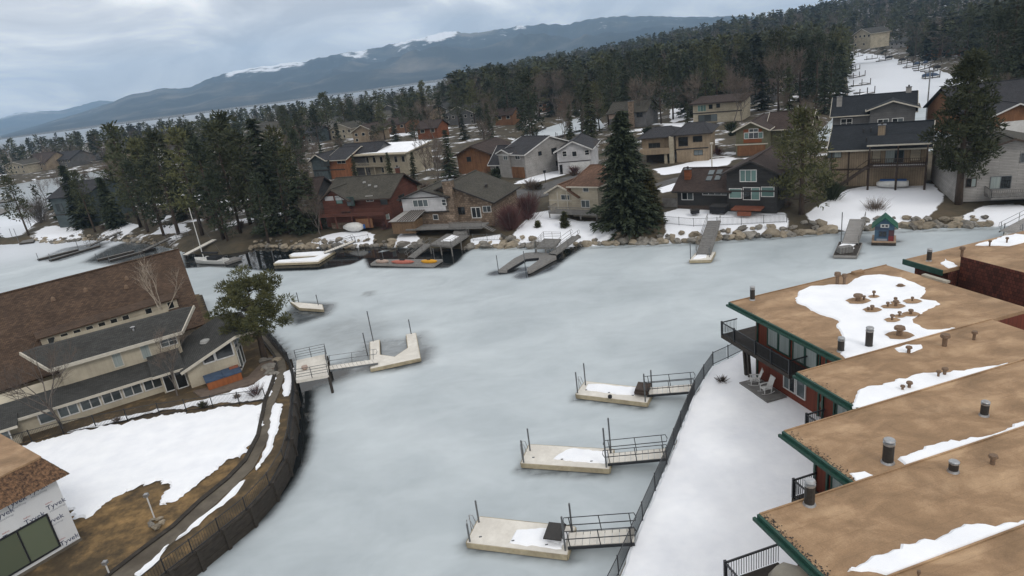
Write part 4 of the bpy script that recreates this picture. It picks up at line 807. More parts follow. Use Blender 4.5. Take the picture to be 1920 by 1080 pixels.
f2 = (Vector((.9, 2.4, 0))); fd = (gu*.9+gw*2.4); fo = fd.cross(UP).normalized()
window(g, G(wx1, wy, 1.3)+fd*.1, fd*.42, UP*1.95, 'white_paint', 'glass_grey', out=fo, name='door'); window(g, G(wx1, wy, 1.3)+fd*.54, fd*.38, UP*1.95, 'white_paint', 'glass_grey', out=fo, name='door'); window(g, G(wx1, wy, 3.4)+fd*.06, fd*.42, UP*.8, 'white_paint', 'glass_dark', out=fo); window(g, G(wx1, wy, 3.4)+fd*.52, fd*.42, UP*.75, 'white_paint', 'glass_grey', out=fo)
p = G(9.0, 4.2, 6.2); MB().tube([p, p+UP*.35], .1, 10).build('roof_vent', 'galvanised', g); MB().tube([p+UP*.3, p+UP*.42, p+UP*.5], [.12, .22, .02], 10).build('roof_vent_cap', 'galvanised', g)
p = G(14.3, 1.4, 4.1); mb = MB(); mb.tube([p, p+UP*.2, p+UP*.28], [.5, .42, .2], 14); mb.build('skylight', 'satellite', g)
# hot tub
t = thing('hot_tub', 'orange wooden hot tub with a blue cover beside the cream house', 'hot tub', P(405, 722, 1.3))
o = P(392, 732, 1.3); o.z = 1.3; MB().obox(o, gu*2.9, gw*1.5, UP*.72).build('tub', 'orange_wood', t)
for k in range(10): MB().obox(o+gu*(.02+k*.288)-gw*.025, gu*.27, gw*.03, UP*.68).build('plank', 'orange_wood', t)
MB().obox(o-gu*.08-gw*.1+UP*.73, gu*1.5, gw*1.7, UP*.16).build('cover', 'tub_blue', t); MB().obox(o+gu*1.44-gw*.1+UP*.73, gu*1.54, gw*1.7, UP*.17).build('cover', 'tub_blue', t)
t = thing('barbecue', 'dark barbecue with red lid next to the hot tub', 'barbecue', P(442, 708, 1.3)); o = P(443, 706, 1.3)
MB().box(o+UP*.4, (.7, .5, .7)).build('cart', 'flue_black', t); MB().tube([o+UP*.85-gu*.38, o+UP*.85+gu*.38], .24, 10).build('lid', 'red_deck', t); MB().bar(o+UP*.72-gu*.7, o+UP*.72+gu*.7, .4, .05).build('shelf', 'dark_wood', t)

# ---- big brown roofed house behind it
rR = P(335, 467, 9.5); rL = P(0, 552, 9.5); rd = (rL-rR); rd.z = 0; rd.normalize(); rn = Vector((rd.y, -rd.x, 0))
if rn.dot(Vector((1, -1, 0))) < 0: rn = -rn
b_ = thing('brown_roof_house', 'house under a huge brown shingle roof with a long shed dormer', 'house', (rR.x, rR.y, ZL))
eR = P(385, 607, 3.0); run = (eR-rR).dot(rn); eR0 = rR+rn*run; eR0 = eR0+(-rd)*((eR-eR0).dot(-rd)); eR0.z = 3.0; Lr = 27
eL0 = eR0+rd*Lr; rL0 = rR+rd*Lr
MB().slab([eR0, rR, rL0, eL0], .22).build('roof', 'roof_brown', b_)
bR = rR+UP*0-rn*.01; MB().slab([rR-rn*.01, rR-rn*9+UP*-5.4, rL0-rn*9+UP*-5.4, rL0-rn*.01], .22).build('roof', 'roof_brown', b_)
MB().bar(rR+UP*.04, rL0+UP*.04, .3, .1).build('ridge_cap', 'roof_brown', b_)
c0 = rR+rd*.8; mb = MB()
pA = eR0+rd*1.0-rn*.8; pA.z = ZL-.1; pB = rR+rd*.8; pC = rR-rn*8+rd*.8; pC.z = ZL-.1
mb.poly([pA, Vector((pC.x, pC.y, ZL-.1)), Vector((pC.x, pC.y, 4.0)), pB-UP*.3, Vector((pA.x, pA.y, 3.0))]); q0 = pA; q1 = pA+rd*(Lr-2)
mb.poly([q1, q0, q0+UP*2, q1+UP*2]); q2 = Vector((pC.x, pC.y, ZL-.1)); mb.poly([q2, q2+rd*(Lr-2), q2+rd*(Lr-2)+UP*3, q2+UP*3]); mb.build('wall', 'siding_cream', b_)
pn = (eR0-rR).cross(rL0-rR).normalized()
dT0 = plane_pt(325, 548, rR, pn); dT1 = plane_pt(60, 620, rR, pn); dT1 = dT0+rd*((dT1-dT0).dot(rd)); slope = (rR.z-3.0)/run
de0, de1 = dT0+rn*2.3-UP*.12, dT1+rn*2.3-UP*.12
MB().slab([dT0+UP*.04, dT1+UP*.04, de1, de0], .12).build('dormer_roof', 'roof_brown', b_)
mb = MB(); fz = slope*2.6; f0, f1 = dT0+rn*2.0+rd*.3, dT1+rn*2.0-rd*.3
mb.poly([f1-UP*(slope*2.0+.2), f0-UP*(slope*2.0+.2), f0-UP*.22, f1-UP*.22]); mb.poly([f0-UP*(slope*2.0+.2), dT0+rd*.3, f0-UP*.22]); mb.poly([dT1-rd*.3, f1-UP*(slope*2.0+.2), f1-UP*.22]); mb.build('dormer_wall', 'siding_cream', b_)
Ld = (f1-f0).length
for k in range(11):
    if k in (1, 3): continue
    oo = f0.lerp(f1, (k+.95)/11.4)-UP*(slope*2.0-.05); window(b_, oo, -rd*(Ld/11.4*.62), UP*.8, 'cream_trim', 'glass_dark', out=rn, fw=.05)
for x, y in ((238, 524), (237, 540), (161, 546), (100, 563)):
    p = plane_pt(x, y, rR, pn); MB().tube([p-UP*.05, p+UP*.25, p+UP*.4], [.26, .2, .03], 6).build('roof_vent', 'vent_rust', b_)

# ---- building under repair, wrapped walls (bottom left)
TC = P(152, 1012, ZL); tf = Vector((-.59, -.81, 0)).normalized(); tg = Vector((tf.y, -tf.x, 0))
tn = -tg if (-tg).x > 0 else tg
tg = -tn
def Y_(f, gg, z): p = TC+tf*f+tg*gg; return Vector((p.x, p.y, z))
t = thing('wrapped_building', 'building wrapped in white printed housewrap with a shingled mansard edge', 'building', (TC.x, TC.y, ZL)); ty = t
MB().obox(Y_(0, 0, ZL-.2), tf*14, tg*9, UP*5.1).build('wall', 'tyvek', t); MB().obox(Y_(-.06, -.06, ZL-.25), tf*14.1, tg*9.1, UP*.38).build('plinth', 'concrete_path', t)
zb, zt = 5.75, 7.15; oh, ins = .55, .25
mb = MB(); B0, B1, T0, T1 = Y_(-oh, -oh, zb), Y_(14, -oh, zb), Y_(ins, ins, zt), Y_(14, ins, zt); B2, T2 = Y_(-oh, 9, zb), Y_(ins, 9, zt)
mb.poly([B0, B1, T1, T0]); mb.poly([B2, B0, T0, T2]); mb.poly([Y_(-oh, -oh, zb), Y_(-oh, 9, zb), Y_(14, 9, zb), Y_(14, -oh, zb)]); ms = mb.build('mansard', 'dark_wood', t)
MB().obox(Y_(ins-.08, ins-.08, zt-.05), tf*14, tg*9, UP*.1).build('roof', 'tan_roofing', t)
sh = MB(); sr = random.Random(4)
def shingles(b0, b1, t0, t1, n_out):
    L = (b1-b0).length; rows = 9
    for r in range(rows):
        k = 0.0; off = sr.random()*.2
        while k < L-.05:
            wd = sr.uniform(.13, .26); f0_, f1_ = k/L, min((k+wd-.012)/L, 1); y0, y1 = r/rows-.02, (r+1.35)/rows
            a0 = b0.lerp(b1, f0_).lerp(t0.lerp(t1, f0_), y0); a1 = b0.lerp(b1, f1_).lerp(t0.lerp(t1, f1_), y0); c1 = b0.lerp(b1, f1_).lerp(t0.lerp(t1, f1_), min(y1, 1)); c0 = b0.lerp(b1, f0_).lerp(t0.lerp(t1, f0_), min(y1, 1))
            th = sr.uniform(.025, .05); nn = n_out
            sh.poly([a0+nn*th, a1+nn*th, c1+nn*.008, c0+nn*.008]); sh.poly([a0, a1, a1+nn*th, a0+nn*th]); k += wd
n1 = (B1-B0).cross(T0-B0).normalized(); n1 = n1 if n1.dot(tn) > 0 else -n1; n2 = (B0-B2).cross(T2-B2).normalized(); n2 = n2 if n2.dot(-tf) > 0 else -n2
shingles(B0, Y_(10, -oh, zb), T0, Y_(10, ins, zt), n1); shingles(B2, B0, T2, T0, n2); s_ = sh.build('shingles', 'mansard_shingle', t, kind='stuff')
for f0_, f1_ in ((1.0, 4.15), (4.3, 7.4)):
    window(t, Y_(f1_, 0, ZL+.35), -tf*(f1_-f0_), UP*2.35, 'black_metal', 'glass_olive', n=2, fw=.1, out=tn)
def text_on(parent, body, pos, xdir, updir, size, material, name='lettering'):
    cu = bpy.data.curves.new('txt', 'FONT'); cu.body = body; cu.size = size; cu.extrude = .004; cu.align_x = 'CENTER'; cu.resolution_u = 2
    ob = bpy.data.objects.new('txt', cu); COL.objects.link(ob); dg = bpy.context.evaluated_depsgraph_get(); me = bpy.data.meshes.new_from_object(ob.evaluated_get(dg))
    bpy.data.objects.remove(ob); bpy.data.curves.remove(cu)
    n = Vector(xdir).cross(Vector(updir)); mm = Matrix((xdir, updir, n)).transposed().to_4x4(); mm.translation = Vector(pos)-wloc(parent); me.transform(mm)
    me.materials.clear(); me.materials.append(MATS[material]); me.name = name
    o = bpy.data.objects.new(name, me); COL.objects.link(o); o.parent = parent; return o
xd = -tf
for x, y in ((30, 942), (70, 918), (103, 893), (105, 945), (65, 972), (26, 1000), (130, 1012), (101, 975), (6, 965), (140, 1002)):
    p = plane_pt(x, y, TC, tn)+tn*.006
    f_ = (p-TC).dot(tf)
    if f_ < .42 : continue
    o = text_on(ty, 'Tyvek', p-UP*.12, xd, UP, .42, 'print_navy'); text_on(ty, 'HomeWrap', p-UP*.32, xd, UP, .17, 'print_grey'); text_on(ty, 'DuPont', p+UP*.26-xd*.3, xd, UP, .11, 'print_red')
# lamp posts on the left yard
for (bx, by), (tx, ty_), lab in (((291, 975), (276, 930), 'white post with square lamp head on rubble in the bare yard'), ((206, 1078), (200, 1056), 'short white lamp post by the footpath')):
    b0 = P(bx, by, ZL); h = dist_for(tx, ty_, b0)-ZL; t = thing('lamp_post', lab, 'lamp post', b0); MB().tube([b0, b0+UP*h], .045, 6).build('post', 'white_paint', t); MB().box(b0+UP*(h+.08), (.24, .24, .18)).build('lamp_head', 'galvanised', t)
# ================================================================ houses along the far shore
class House:
    """front edge A->B on the ground (left to right as seen from the water); u along it, w away from the water"""
    def __init__(s, name, label, A, B, z0=2.1, cat='house', group=None):
        s.A = Vector((A[0], A[1], 0)); s.z0 = z0; d = Vector((B[0]-A[0], B[1]-A[1], 0)); s.W = d.length; s.u = d.normalized(); s.w = Vector((-s.u.y, s.u.x, 0)); s.n = -s.w
        s.t = thing(name, label, cat, (s.A+s.u*s.W/2+UP*z0), group); HOUSES.append((s.A+s.u*s.W/2+s.w*5, max(8, s.W*.62))); HN.append((label if name == 'far_house' else name.replace('_', ' '), s.A+s.u*s.W/2+s.w*3))
    def p(s, u, w, z): return s.A+s.u*u+s.w*w+UP*(s.z0+z)
    def uz(s, x, y, w=0.0):
        q = plane_pt(x, y, s.p(0, w, 0), s.n); return (q-s.A).dot(s.u), q.z-s.z0
    def box(s, name, m, u0, u1, w0, w1, z0, z1, parent=None): return MB().obox(s.p(u0, w0, z0), s.u*(u1-u0), s.w*(w1-w0), UP*(z1-z0)).build(name, m, parent or s.t)
    def gable_front(s, u0, u1, w0, w1, z0, ze, zr, wall, roof, oh=.5, peak=.5, fascia=None, th=.2, gable=None, end=True):
        um = u0+(u1-u0)*peak; mb = MB()
        for w, flip in ((w0, False), (w1, True)):
            q = [s.p(u0, w, z0), s.p(u1, w, z0), s.p(u1, w, ze), s.p(um, w, zr), s.p(u0, w, ze)]; mb.poly(q[::-1] if flip else q)
        mb.poly([s.p(u0, w1, z0), s.p(u0, w0, z0), s.p(u0, w0, ze), s.p(u0, w1, ze)]); mb.poly([s.p(u1, w0, z0), s.p(u1, w1, z0), s.p(u1, w1, ze), s.p(u1, w0, ze)]); mb.build('wall', wall, s.t)
        sl = (zr-ze)/(um-u0); sr = (zr-ze)/(u1-um); k = .14
        r = MB().slab([s.p(u0-oh, w0-oh, ze-sl*oh+k), s.p(um, w0-oh, zr+k), s.p(um, w1+oh, zr+k), s.p(u0-oh, w1+oh, ze-sl*oh+k)], th).build('roof', roof, s.t)
        MB().slab([s.p(um+.004, w0-oh, zr+k), s.p(u1+oh, w0-oh, ze-sr*oh+k), s.p(u1+oh, w1+oh, ze-sr*oh+k), s.p(um+.004, w1+oh, zr+k)], th).build('roof', roof, s.t)
        MB().bar(s.p(um, w0-oh, zr+k+.03), s.p(um, w1+oh, zr+k+.03), .35, .07).build('ridge_cap', roof, r)
        if fascia:
            for a, b in ((s.p(u0-oh, w0-oh-.05, ze-sl*oh+.03), s.p(um, w0-oh-.05, zr+.03)), (s.p(um, w0-oh-.05, zr+.03), s.p(u1+oh, w0-oh-.05, ze-sr*oh+.03))): MB().bar(a, b, .09, .24).build('fascia', fascia, r)
            MB().bar(s.p(u1+oh+.05, w0-oh, ze-sr*oh+.03), s.p(u1+oh+.05, w1+oh, ze-sr*oh+.03), .09, .2).build('gutter', fascia, r); MB().bar(s.p(u0-oh-.05, w0-oh, ze-sl*oh+.03), s.p(u0-oh-.05, w1+oh, ze-sl*oh+.03), .09, .2).build('gutter', fascia, r)
        return r
    def gable_side(s, u0, u1, w0, w1, z0, ze, zr, wall, roof, oh=.5, peak=.5, fascia=None, th=.2):
        wm = w0+(w1-w0)*peak; mb = MB()
        mb.poly([s.p(u0, w0, z0), s.p(u1, w0, z0), s.p(u1, w0, ze), s.p(u0, w0, ze)]); mb.poly([s.p(u1, w1, z0), s.p(u0, w1, z0), s.p(u0, w1, ze), s.p(u1, w1, ze)])
        mb.poly([s.p(u1, w0, z0), s.p(u1, w1, z0), s.p(u1, w1, ze), s.p(u1, wm, zr), s.p(u1, w0, ze)]); mb.poly([s.p(u0, w1, z0), s.p(u0, w0, z0), s.p(u0, w0, ze), s.p(u0, wm, zr), s.p(u0, w1, ze)]); mb.build('wall', wall, s.t)
        sf = (zr-ze)/(wm-w0); sb = (zr-ze)/(w1-wm); k = .14
        r = MB().slab([s.p(u0-oh, w0-oh, ze-sf*oh+k), s.p(u1+oh, w0-oh, ze-sf*oh+k), s.p(u1+oh, wm, zr+k), s.p(u0-oh, wm, zr+k)], th).build('roof', roof, s.t)
        MB().slab([s.p(u0-oh, wm+.004, zr+k), s.p(u1+oh, wm+.004, zr+k), s.p(u1+oh, w1+oh, ze-sb*oh+k), s.p(u0-oh, w1+oh, ze-sb*oh+k)], th).build('roof', roof, s.t)
        MB().bar(s.p(u0-oh, wm, zr+k+.03), s.p(u1+oh, wm, zr+k+.03), .35, .07).build('ridge_cap', roof, r)
        if fascia:
            MB().bar(s.p(u0-oh, w0-oh-.05, ze-sf*oh+.02), s.p(u1+oh, w0-oh-.05, ze-sf*oh+.02), .1, .2).build('gutter', fascia, r)
            for u in (u0-oh-.05, u1+oh+.05):
                for a, b in (((u, w0-oh, ze-sf*oh+.03), (u, wm, zr+.03)), ((u, wm, zr+.03), (u, w1+oh, ze-sb*oh+.03))): MB().bar(s.p(*a), s.p(*b), .09, .22).build('fascia', fascia, r)
        return r
    def hip(s, u0, u1, w0, w1, z0, ze, zr, wall, roof, oh=.6, inset=.35, th=.16, fascia=None):
        s.box('wall', wall, u0, u1, w0, w1, z0, ze); a, b, c, d = u0-oh, u1+oh, w0-oh, w1+oh; wm = (c+d)/2; i = (b-a)*inset; z = ze+.02
        mb = MB(); P_ = lambda u, w, z: s.p(u, w, z)
        A_, B_, C_, D_ = P_(a, c, z), P_(b, c, z), P_(b, d, z), P_(a, d, z); E_, F_ = P_(a+i, wm, zr), P_(b-i, wm, zr)
        for q in ([A_, B_, F_, E_], [B_, C_, F_], [C_, D_, E_, F_], [D_, A_, E_]): mb.poly(q)
        mb.poly([D_, C_, B_, A_]); r = mb.build('roof', roof, s.t)
        if fascia:
            for p0, p1 in ((A_, B_), (B_, C_), (D_, A_)): MB().bar(p0-UP*.1, p1-UP*.1, .1, .2).build('fascia', fascia, r)
        for p0, p1 in ((A_, E_), (B_, F_), (E_, F_)): MB().bar(p0+UP*.03, p1+UP*.03, .3, .06).build('ridge_cap', roof, r)
        return r
    def win(s, u0, u1, z0, z1, w=0.0, **k): return window(s.t, s.p(u0, w, z0), s.u*(u1-u0), UP*(z1-z0), out=s.n, **k)
    def wpx(s, x0, y0, x1, y1, w=0.0, **k):
        """window from pixel corners (top left, bottom right) seen on the front wall"""
        a = s.uz(x0, (y0+y1)/2, w); b = s.uz(x1, (y0+y1)/2, w); xm = (x0+x1)/2; t_ = s.uz(xm, y0, w)[1]; b_ = s.uz(xm, y1, w)[1]
        return s.win(a[0], b[0], b_, t_, w, **k)
    def rwin(s, w0, w1, z0, z1, u, **k): return window(s.t, s.p(u, w0, z0), s.w*(w1-w0), UP*(z1-z0), out=s.u, **k)
    def chimney(s, u, w, z0, z1, su=.8, sw=.8, m='stone_wall'):
        c = s.box('chimney', m, u-su/2, u+su/2, w-sw/2, w+sw/2, z0, z1); MB().obox(s.p(u-su/2-.08, w-sw/2-.08, z1), s.u*(su+.16), s.w*(sw+.16), UP*.12).build('cap', 'grey_metal', c); MB().tube([s.p(u, w, z1+.1), s.p(u, w, z1+.45)], .16, 8).build('pot', 'flue_black', c)
        return c
    def deck(s, u0, u1, w0, w1, z, m='grey_wood', rail=1.0, name='deck', posts=True, zg=0, pm=None):
        d = s.box(name, m, u0, u1, w0, w1, z-.22, z); pm = pm or m
        if posts and z > .6:
            n = max(1, round((u1-u0)/3.2))
            for k in range(n+1): MB().box(s.p(u0+.1+(u1-u0-.2)*k/n, w0+.12, (z-.22+zg)/2), (.2, .2, z-.22-zg)).build('deck_post', pm, d)
        if rail:
            f = MB()
            for (a, b) in (((u0, w0), (u1, w0)), ((u0, w0), (u0, w1)), ((u1, w0), (u1, w1))):
                p, q = s.p(*a, z), s.p(*b, z); f.bar(p+UP*rail, q+UP*rail, .09, .06); f.bar(p+UP*.15, q+UP*.15, .05, .05); n = int((q-p).length/.22)
                for k in range(n+1): c = p.lerp(q, k/max(1, n)); f.box(c+UP*rail/2, (.045, .045, rail))
            f.build('railing', pm, d)
        return d
    def bands(s, m, lst, w=0.0):
        for u0, u1, z0, z1 in lst: s.box('trim', m, u0, u1, w-.05, w+.02, z0, z1)
HOUSES = []; HN = []
def AB(a, b, z): return P(*a, z), P(*b, z)

# red house
h = House('red_house', 'red wooden house with a grey roof and long upper balcony by the shore', *AB((622, 423), (738, 419), 1.9), 1.9); W = h.W
h.gable_side(0, W, 0, 10, -.5, 4.9, 7.6, 'siding_red', 'roof_olive', .7, fascia='brown_trim')
h.gable_front(-.2, 5.2, -.9, 5, 0, 4.9, 6.7, 'siding_red', 'roof_olive', .6, fascia='brown_trim')
h.box('gable_panel', 'siding_white', .5, 4.5, -.96, -.9, 4.75, 5.5); h.box('trim', 'siding_red', 2.4, 2.7, -1.0, -.9, 2.5, 6.3)
h.wpx(630, 369, 642, 382, -.9, frame='green_trim', pane='glass_green', n=1); h.wpx(650, 369, 664, 386, -.9, frame='green_trim', pane='glass_grey', n=2, name='sliding_door'); h.wpx(686, 367, 700, 378, 0, pane='glass_dark', n=2); h.wpx(713, 370, 727, 384, 0, frame='brown_trim', pane='glass_dark')
h.wpx(640, 396, 658, 403, -.9, frame='brown_trim', pane='glass_dark', n=2); h.wpx(722, 397, 730, 411, 0, frame='white_paint', pane='curtain_pale', name='door')
h.deck(-.4, W+.3, -2.6, -1.0, 2.35, 'siding_red', 1.0, 'balcony'); h.box('stone_base', 'stone_wall', .8, 6.5, -1.02, -.95, -.4, .7)
h.box('lattice', 'siding_brown', W*.55, W*.8, -2.4, -2.3, 0, 1.6); h.rwin(3, 5, 3, 4.2, W, frame='brown_trim', pane='glass_dark'); h.chimney(W-1, 6, 6.0, 8.6, .6, .6, 'siding_red')
for u, w in ((6.5, 3.2), (8, 2.4), (9.5, 2.0)): MB().box(h.p(u, w, 4.9+.54*w+.25), (.5, .5, .25)).build('roof_vent', 'satellite', h.t)
# stone and white house
h = House('stone_house', 'stone and white house with a tall stone chimney and grey shore deck', *AB((768, 424), (927, 419), 1.9), 1.9); W = h.W
h.gable_front(0, W, 0, 11, -.4, 3.6, 6.6, 'stone_wall', 'roof_olive', .6, peak=.53, fascia='dark_trim')
uL, uR = 0.1, h.uz(842, 395, -1.2)[0]; zA = h.uz(800, 397, -1.2)[1]
h.gable_front(uL, uR, -1.2, 5, zA, zA+2.35, zA+3.6, 'siding_white', 'roof_olive', .5, fascia='dark_trim'); h.box('trim', 'dark_trim', uL-.05, uR+.05, -1.28, -1.2, zA-.15, zA+.05); h.box('trim', 'dark_trim', uL-.05, uR+.05, -1.26, -1.2, zA+2.25, zA+2.4)
h.box('lower_wall', 'stone_wall', uL+.2, uR-.1, -1.0, 0, -.4, zA)
h.wpx(774, 374, 803, 388, -1.2, pane='glass_grey', n=3, fw=.1); h.wpx(828, 373, 837, 386, -1.2, pane='glass_dark', n=1, rows=2, fw=.1)
h.wpx(812, 402, 822, 412, -1.0, pane='glass_dark'); h.wpx(859, 388, 872, 402, 0, frame='dark_trim', pane='glass_dark'); h.wpx(884, 388, 902, 409, 0, pane='glass_dark', n=2, fw=.12, name='sliding_door'); h.wpx(905, 386, 921, 398, 0, pane='glass_grey', n=2)
uc = h.uz(847, 400, -.9)[0]; h.chimney(uc, -.6, -.4, h.uz(846, 338, -.6)[1], 1.5, 1.2)
h.deck(uc-7, W-.3, -4.2, -1.25, .55, 'grey_wood', .0); h.deck(uc+1, W-.3, -4.25, -4.1, .55, 'grey_wood', .9, 'deck_rail', posts=False)
rr = MB(); q = [h.p(-1.2, -4.3, 1.9), h.p(3.6, -4.3, 1.9), h.p(4.2, -1.25, 2.95), h.p(.4, -1.25, 2.95)]; rr.slab(q, .1); aw = rr.build('awning_roof', 'siding_lightgrey', h.t)
for k in range(7): MB().bar(Vector(q[0]).lerp(q[1], .35+k*.1)+UP*.05, Vector(q[3]).lerp(q[2], .35+k*.1)+UP*.05, .12, .08).build('batten', 'brown_trim', aw)
h.box('shed_wall', 'wood_gate', -.8, 3.4, -4.0, -1.3, -.2, 1.8)
for k in range(6): h.box('stair_tread', 'grey_wood', W-.3+k*.28, W-.02+k*.28, -4, -2.8, .45-k*.14, .5-k*.14)
MB().box(h.p(uc+4, 5, 5.2), (.5, .5, .4)).build('roof_vent', 'dark_trim', h.t)
# cream house with terracotta roof
h = House('cream_house', 'cream house with terracotta roofs half hidden behind the big spruce', *AB((1032, 398), (1130, 402), 1.9), 1.9); W = h.W
h.gable_front(0, 4.6, 0, 9, -.3, 3.4, 4.5, 'siding_cream', 'roof_terracotta', .5, fascia='cream_trim'); h.hip(5.0, W, -1, 8, -.3, 4.6, 7.0, 'siding_cream', 'roof_terracotta', .5, .3, fascia='cream_trim')
h.wpx(1052, 365, 1068, 375, 0, pane='glass_grey', n=2); h.wpx(1090, 375, 1106, 389, -1, pane='glass_grey', n=2); h.wpx(1093, 348, 1104, 360, -1, pane='glass_grey', n=1)
h.bands('cream_trim', [(0, 4.6, 1.9, 2.1), (1.6, 1.8, 0, 3.4), (3.4, 3.6, 0, 3.4)]); h.deck(2.0, W+1, -3.4, -1.05, .9, 'grey_wood', .9)
MB().slab([h.p(4.6, -1.6, 4.1), h.p(6.6, -1.6, 2.9), h.p(6.6, 1, 2.9), h.p(4.6, 1, 4.1)], .15).build('roof', 'roof_terracotta', h.t)
# charcoal house
h = House('charcoal_house', 'charcoal sided house with dark brown roof, skylights and white framed windows', *AB((1271, 389), (1458, 393), 1.9), 1.9); W = h.W
um = h.uz(1364, 360)[0]
h.gable_side(0, um, 0, 9, -.4, 2.75, 5.0, 'siding_charcoal', 'roof_dark_brown', .6, fascia='dark_trim'); h.gable_front(um, W, -.3, 10, -.4, 5.3, 6.9, 'siding_charcoal', 'roof_dark_brown', .7, fascia='dark_trim')
h.box('trim', 'dark_trim', um, W, -.38, -.3, 2.55, 2.75)
h.wpx(1387, 318, 1419, 341, -.3, pane='glass_green', n=3, fw=.1); h.wpx(1367, 353, 1391, 372, -.3, pane='glass_green', fw=.09); h.wpx(1393, 351, 1425, 375, -.3, pane=('glass_dark', 'glass_green'), n=2, fw=.09, name='sliding_door'); h.wpx(1427, 350, 1452, 369, -.3, pane='glass_green', fw=.09)
h.wpx(1278, 357, 1300, 375, 0, pane=('glass_dark', 'glass_grey'), n=2, fw=.09); h.wpx(1317, 356, 1364, 366, 0, pane='glass_grey', n=4, fw=.08)
for x, y in ((1330, 335), (1346, 334), (1334, 324), (1349, 323)):
    q0 = h.p(0, 0, 2.75+.14); sl = (5-2.75)/4.5; nrm = Vector((h.w.x*-sl, h.w.y*-sl, 1)).normalized(); c = plane_pt(x, y, q0, nrm); MB().obox(c-h.u*.4-h.w*.45-UP*(.45*sl)+nrm*.02, h.u*.8, (h.w+UP*sl)*.9, nrm*.1).build('skylight', 'glass_grey', h.t)
h.chimney(.9, 2.2, 3.2, 5.3, .9, .7, 'siding_rust'); h.box('plinth', 'brown_trim', 0, um, -.08, .02, -.4, .35)
h.deck(um+1.2, um+5.2, -2.4, -.35, .55, 'red_deck', 0); h.box('step', 'red_deck', um+2.2, um+4.0, -2.9, -2.45, -.3, .25)
fence('plank_gate', 'short weathered wooden gate left of the charcoal house', [h.p(-2.4, 0, 0)[:2], h.p(-.1, 0, 0)[:2]], 1.9, 1.4, 'grey_wood', .12, 2.2, 2, .09)
t = thing('spa_box', 'dark covered spa on the snow before the charcoal house', 'hot tub', h.p(um-.8, -1.6, 0)); MB().obox(h.p(um-1.9, -2.2, -.2), h.u*2.2, h.w*1.7, UP*.9).build('tub', 'boat_dark', t); MB().obox(h.p(um-2.0, -2.3, .7), h.u*2.4, h.w*1.9, UP*.14).build('cover', 'siding_charcoal', t)
t = thing('garden_box', 'small black box on the snow of the charcoal house', 'box', P(1303, 400, 1.9)); c = P(1303, 400, 1.8); MB().box(c+UP*.25, (1.1, .8, .5)).build('body', 'boat_dark', t); MB().box(c+UP*.53, (1.2, .9, .06)).build('lid', 'flue_black', t)
# tan house with navy roof and deck
h = House('tan_house', 'tan house with navy shingle roof, big upper deck and outside stair', *AB((1556, 347), (1735, 345), 2.1), 2.1); W = h.W; um = h.uz(1629, 320)[0]
h.gable_side(0, W, 0, 11, -.6, 5.35, 8.0, 'siding_tan', 'roof_navy', .5, fascia='cream_trim')
zd = h.uz(1680, 310, -2)[1]; h.deck(um, W, -2.3, -.05, zd, 'brown_trim', 1.0, 'upper_deck', True, -.6)
MB().obox(h.p(um+.6, -2.1, zd+.002), h.u*(W-um-.9), h.w*.5, UP*.06).build('deck_snow', 'snow', h.t)
ZE = h.uz(1690, 270, -2.2)[1]; print('ZE', ZE, 'zd', zd); MB().slab([h.p(um-.3, -2.2, ZE), h.p(W+.5, -2.2, ZE), h.p(W+.5, .6, ZE+.9), h.p(um-.3, .6, ZE+.9)], .14).build('roof', 'roof_navy', h.t); MB().bar(h.p(um-.3, -2.25, ZE-.08), h.p(W+.5, -2.25, ZE-.08), .1, .2).build('gutter', 'cream_trim', h.t)
for u in (um+.1, um+(W-um)*.5, W-.1): MB().box(h.p(u, -2.2, (ZE+zd)/2), (.14, .14, ZE-zd)).build('deck_post', 'brown_trim', h.t)
h.wpx(1551, 283, 1578, 296, 0, frame='dark_trim', pane=('glass_grey', 'curtain_pale'), n=2); h.wpx(1660, 278, 1695, 305, 0, frame='grey_metal', pane=('curtain_pale', 'glass_dark'), n=2, name='sliding_door'); h.wpx(1635, 280, 1652, 304, 0, frame='brown_trim', pane='siding_beige', name='door'); h.wpx(1706, 278, 1727, 302, 0, frame='brown_trim', pane='siding_beige', name='door')
h.bands('brown_trim', [(0, um, 2.2, 2.45), (um*.45, um*.45+.2, 0, 5.2), (um-.2, um, 0, 5.2), (0, .2, 0, 5.2)])
st = MB(); a, b = h.p(um, -1.6, zd), h.p(um-4.2, -1.6, -.2); st.bar(a, b, .1, .35); st.bar(a-h.w*.9, b-h.w*.9, .1, .35); st.bar(a-h.w*.9+UP, b-h.w*.9+UP, .08, .08); sr_ = st.build('stair', 'brown_trim', h.t)
for k in range(12): c = a.lerp(b, (k+.5)/12); MB().box(c-h.w*.45, (.32, .9, .05)).build('tread', 'brown_trim', sr_)
h.chimney(um+1.2, 2.6, 6.2, 8.2, .9, .7, 'siding_tan')
for u, w in ((um-1.2, 3.4), (um-.6, 1.4), (um-.2, 3.6)): MB().tube([h.p(u, w, 5.35+.48*w), h.p(u, w, 5.35+.48*w+.7)], .1, 6).build('vent_pipe', 'flue_black', h.t)
t = thing('covered_boat', 'small boat under a blue cover stored below the tan house deck', 'boat', h.p(W-4.5, -1.0, 0))
mb = MB(); pts = [h.p(W-6+k*.5, -1.1, .35) for k in range(9)]; mb.tube(pts, [.25, .45, .55, .6, .6, .58, .55, .5, .4], 10); mb.build('hull', 'hull_white', t, smooth=True); MB().slab([h.p(W-5.6, -1.5, .98), h.p(W-2.3, -1.5, .95), h.p(W-2.3, -.7, .95), h.p(W-5.6, -.7, .98)], .12).build('cover', 'tarp_blue', t)
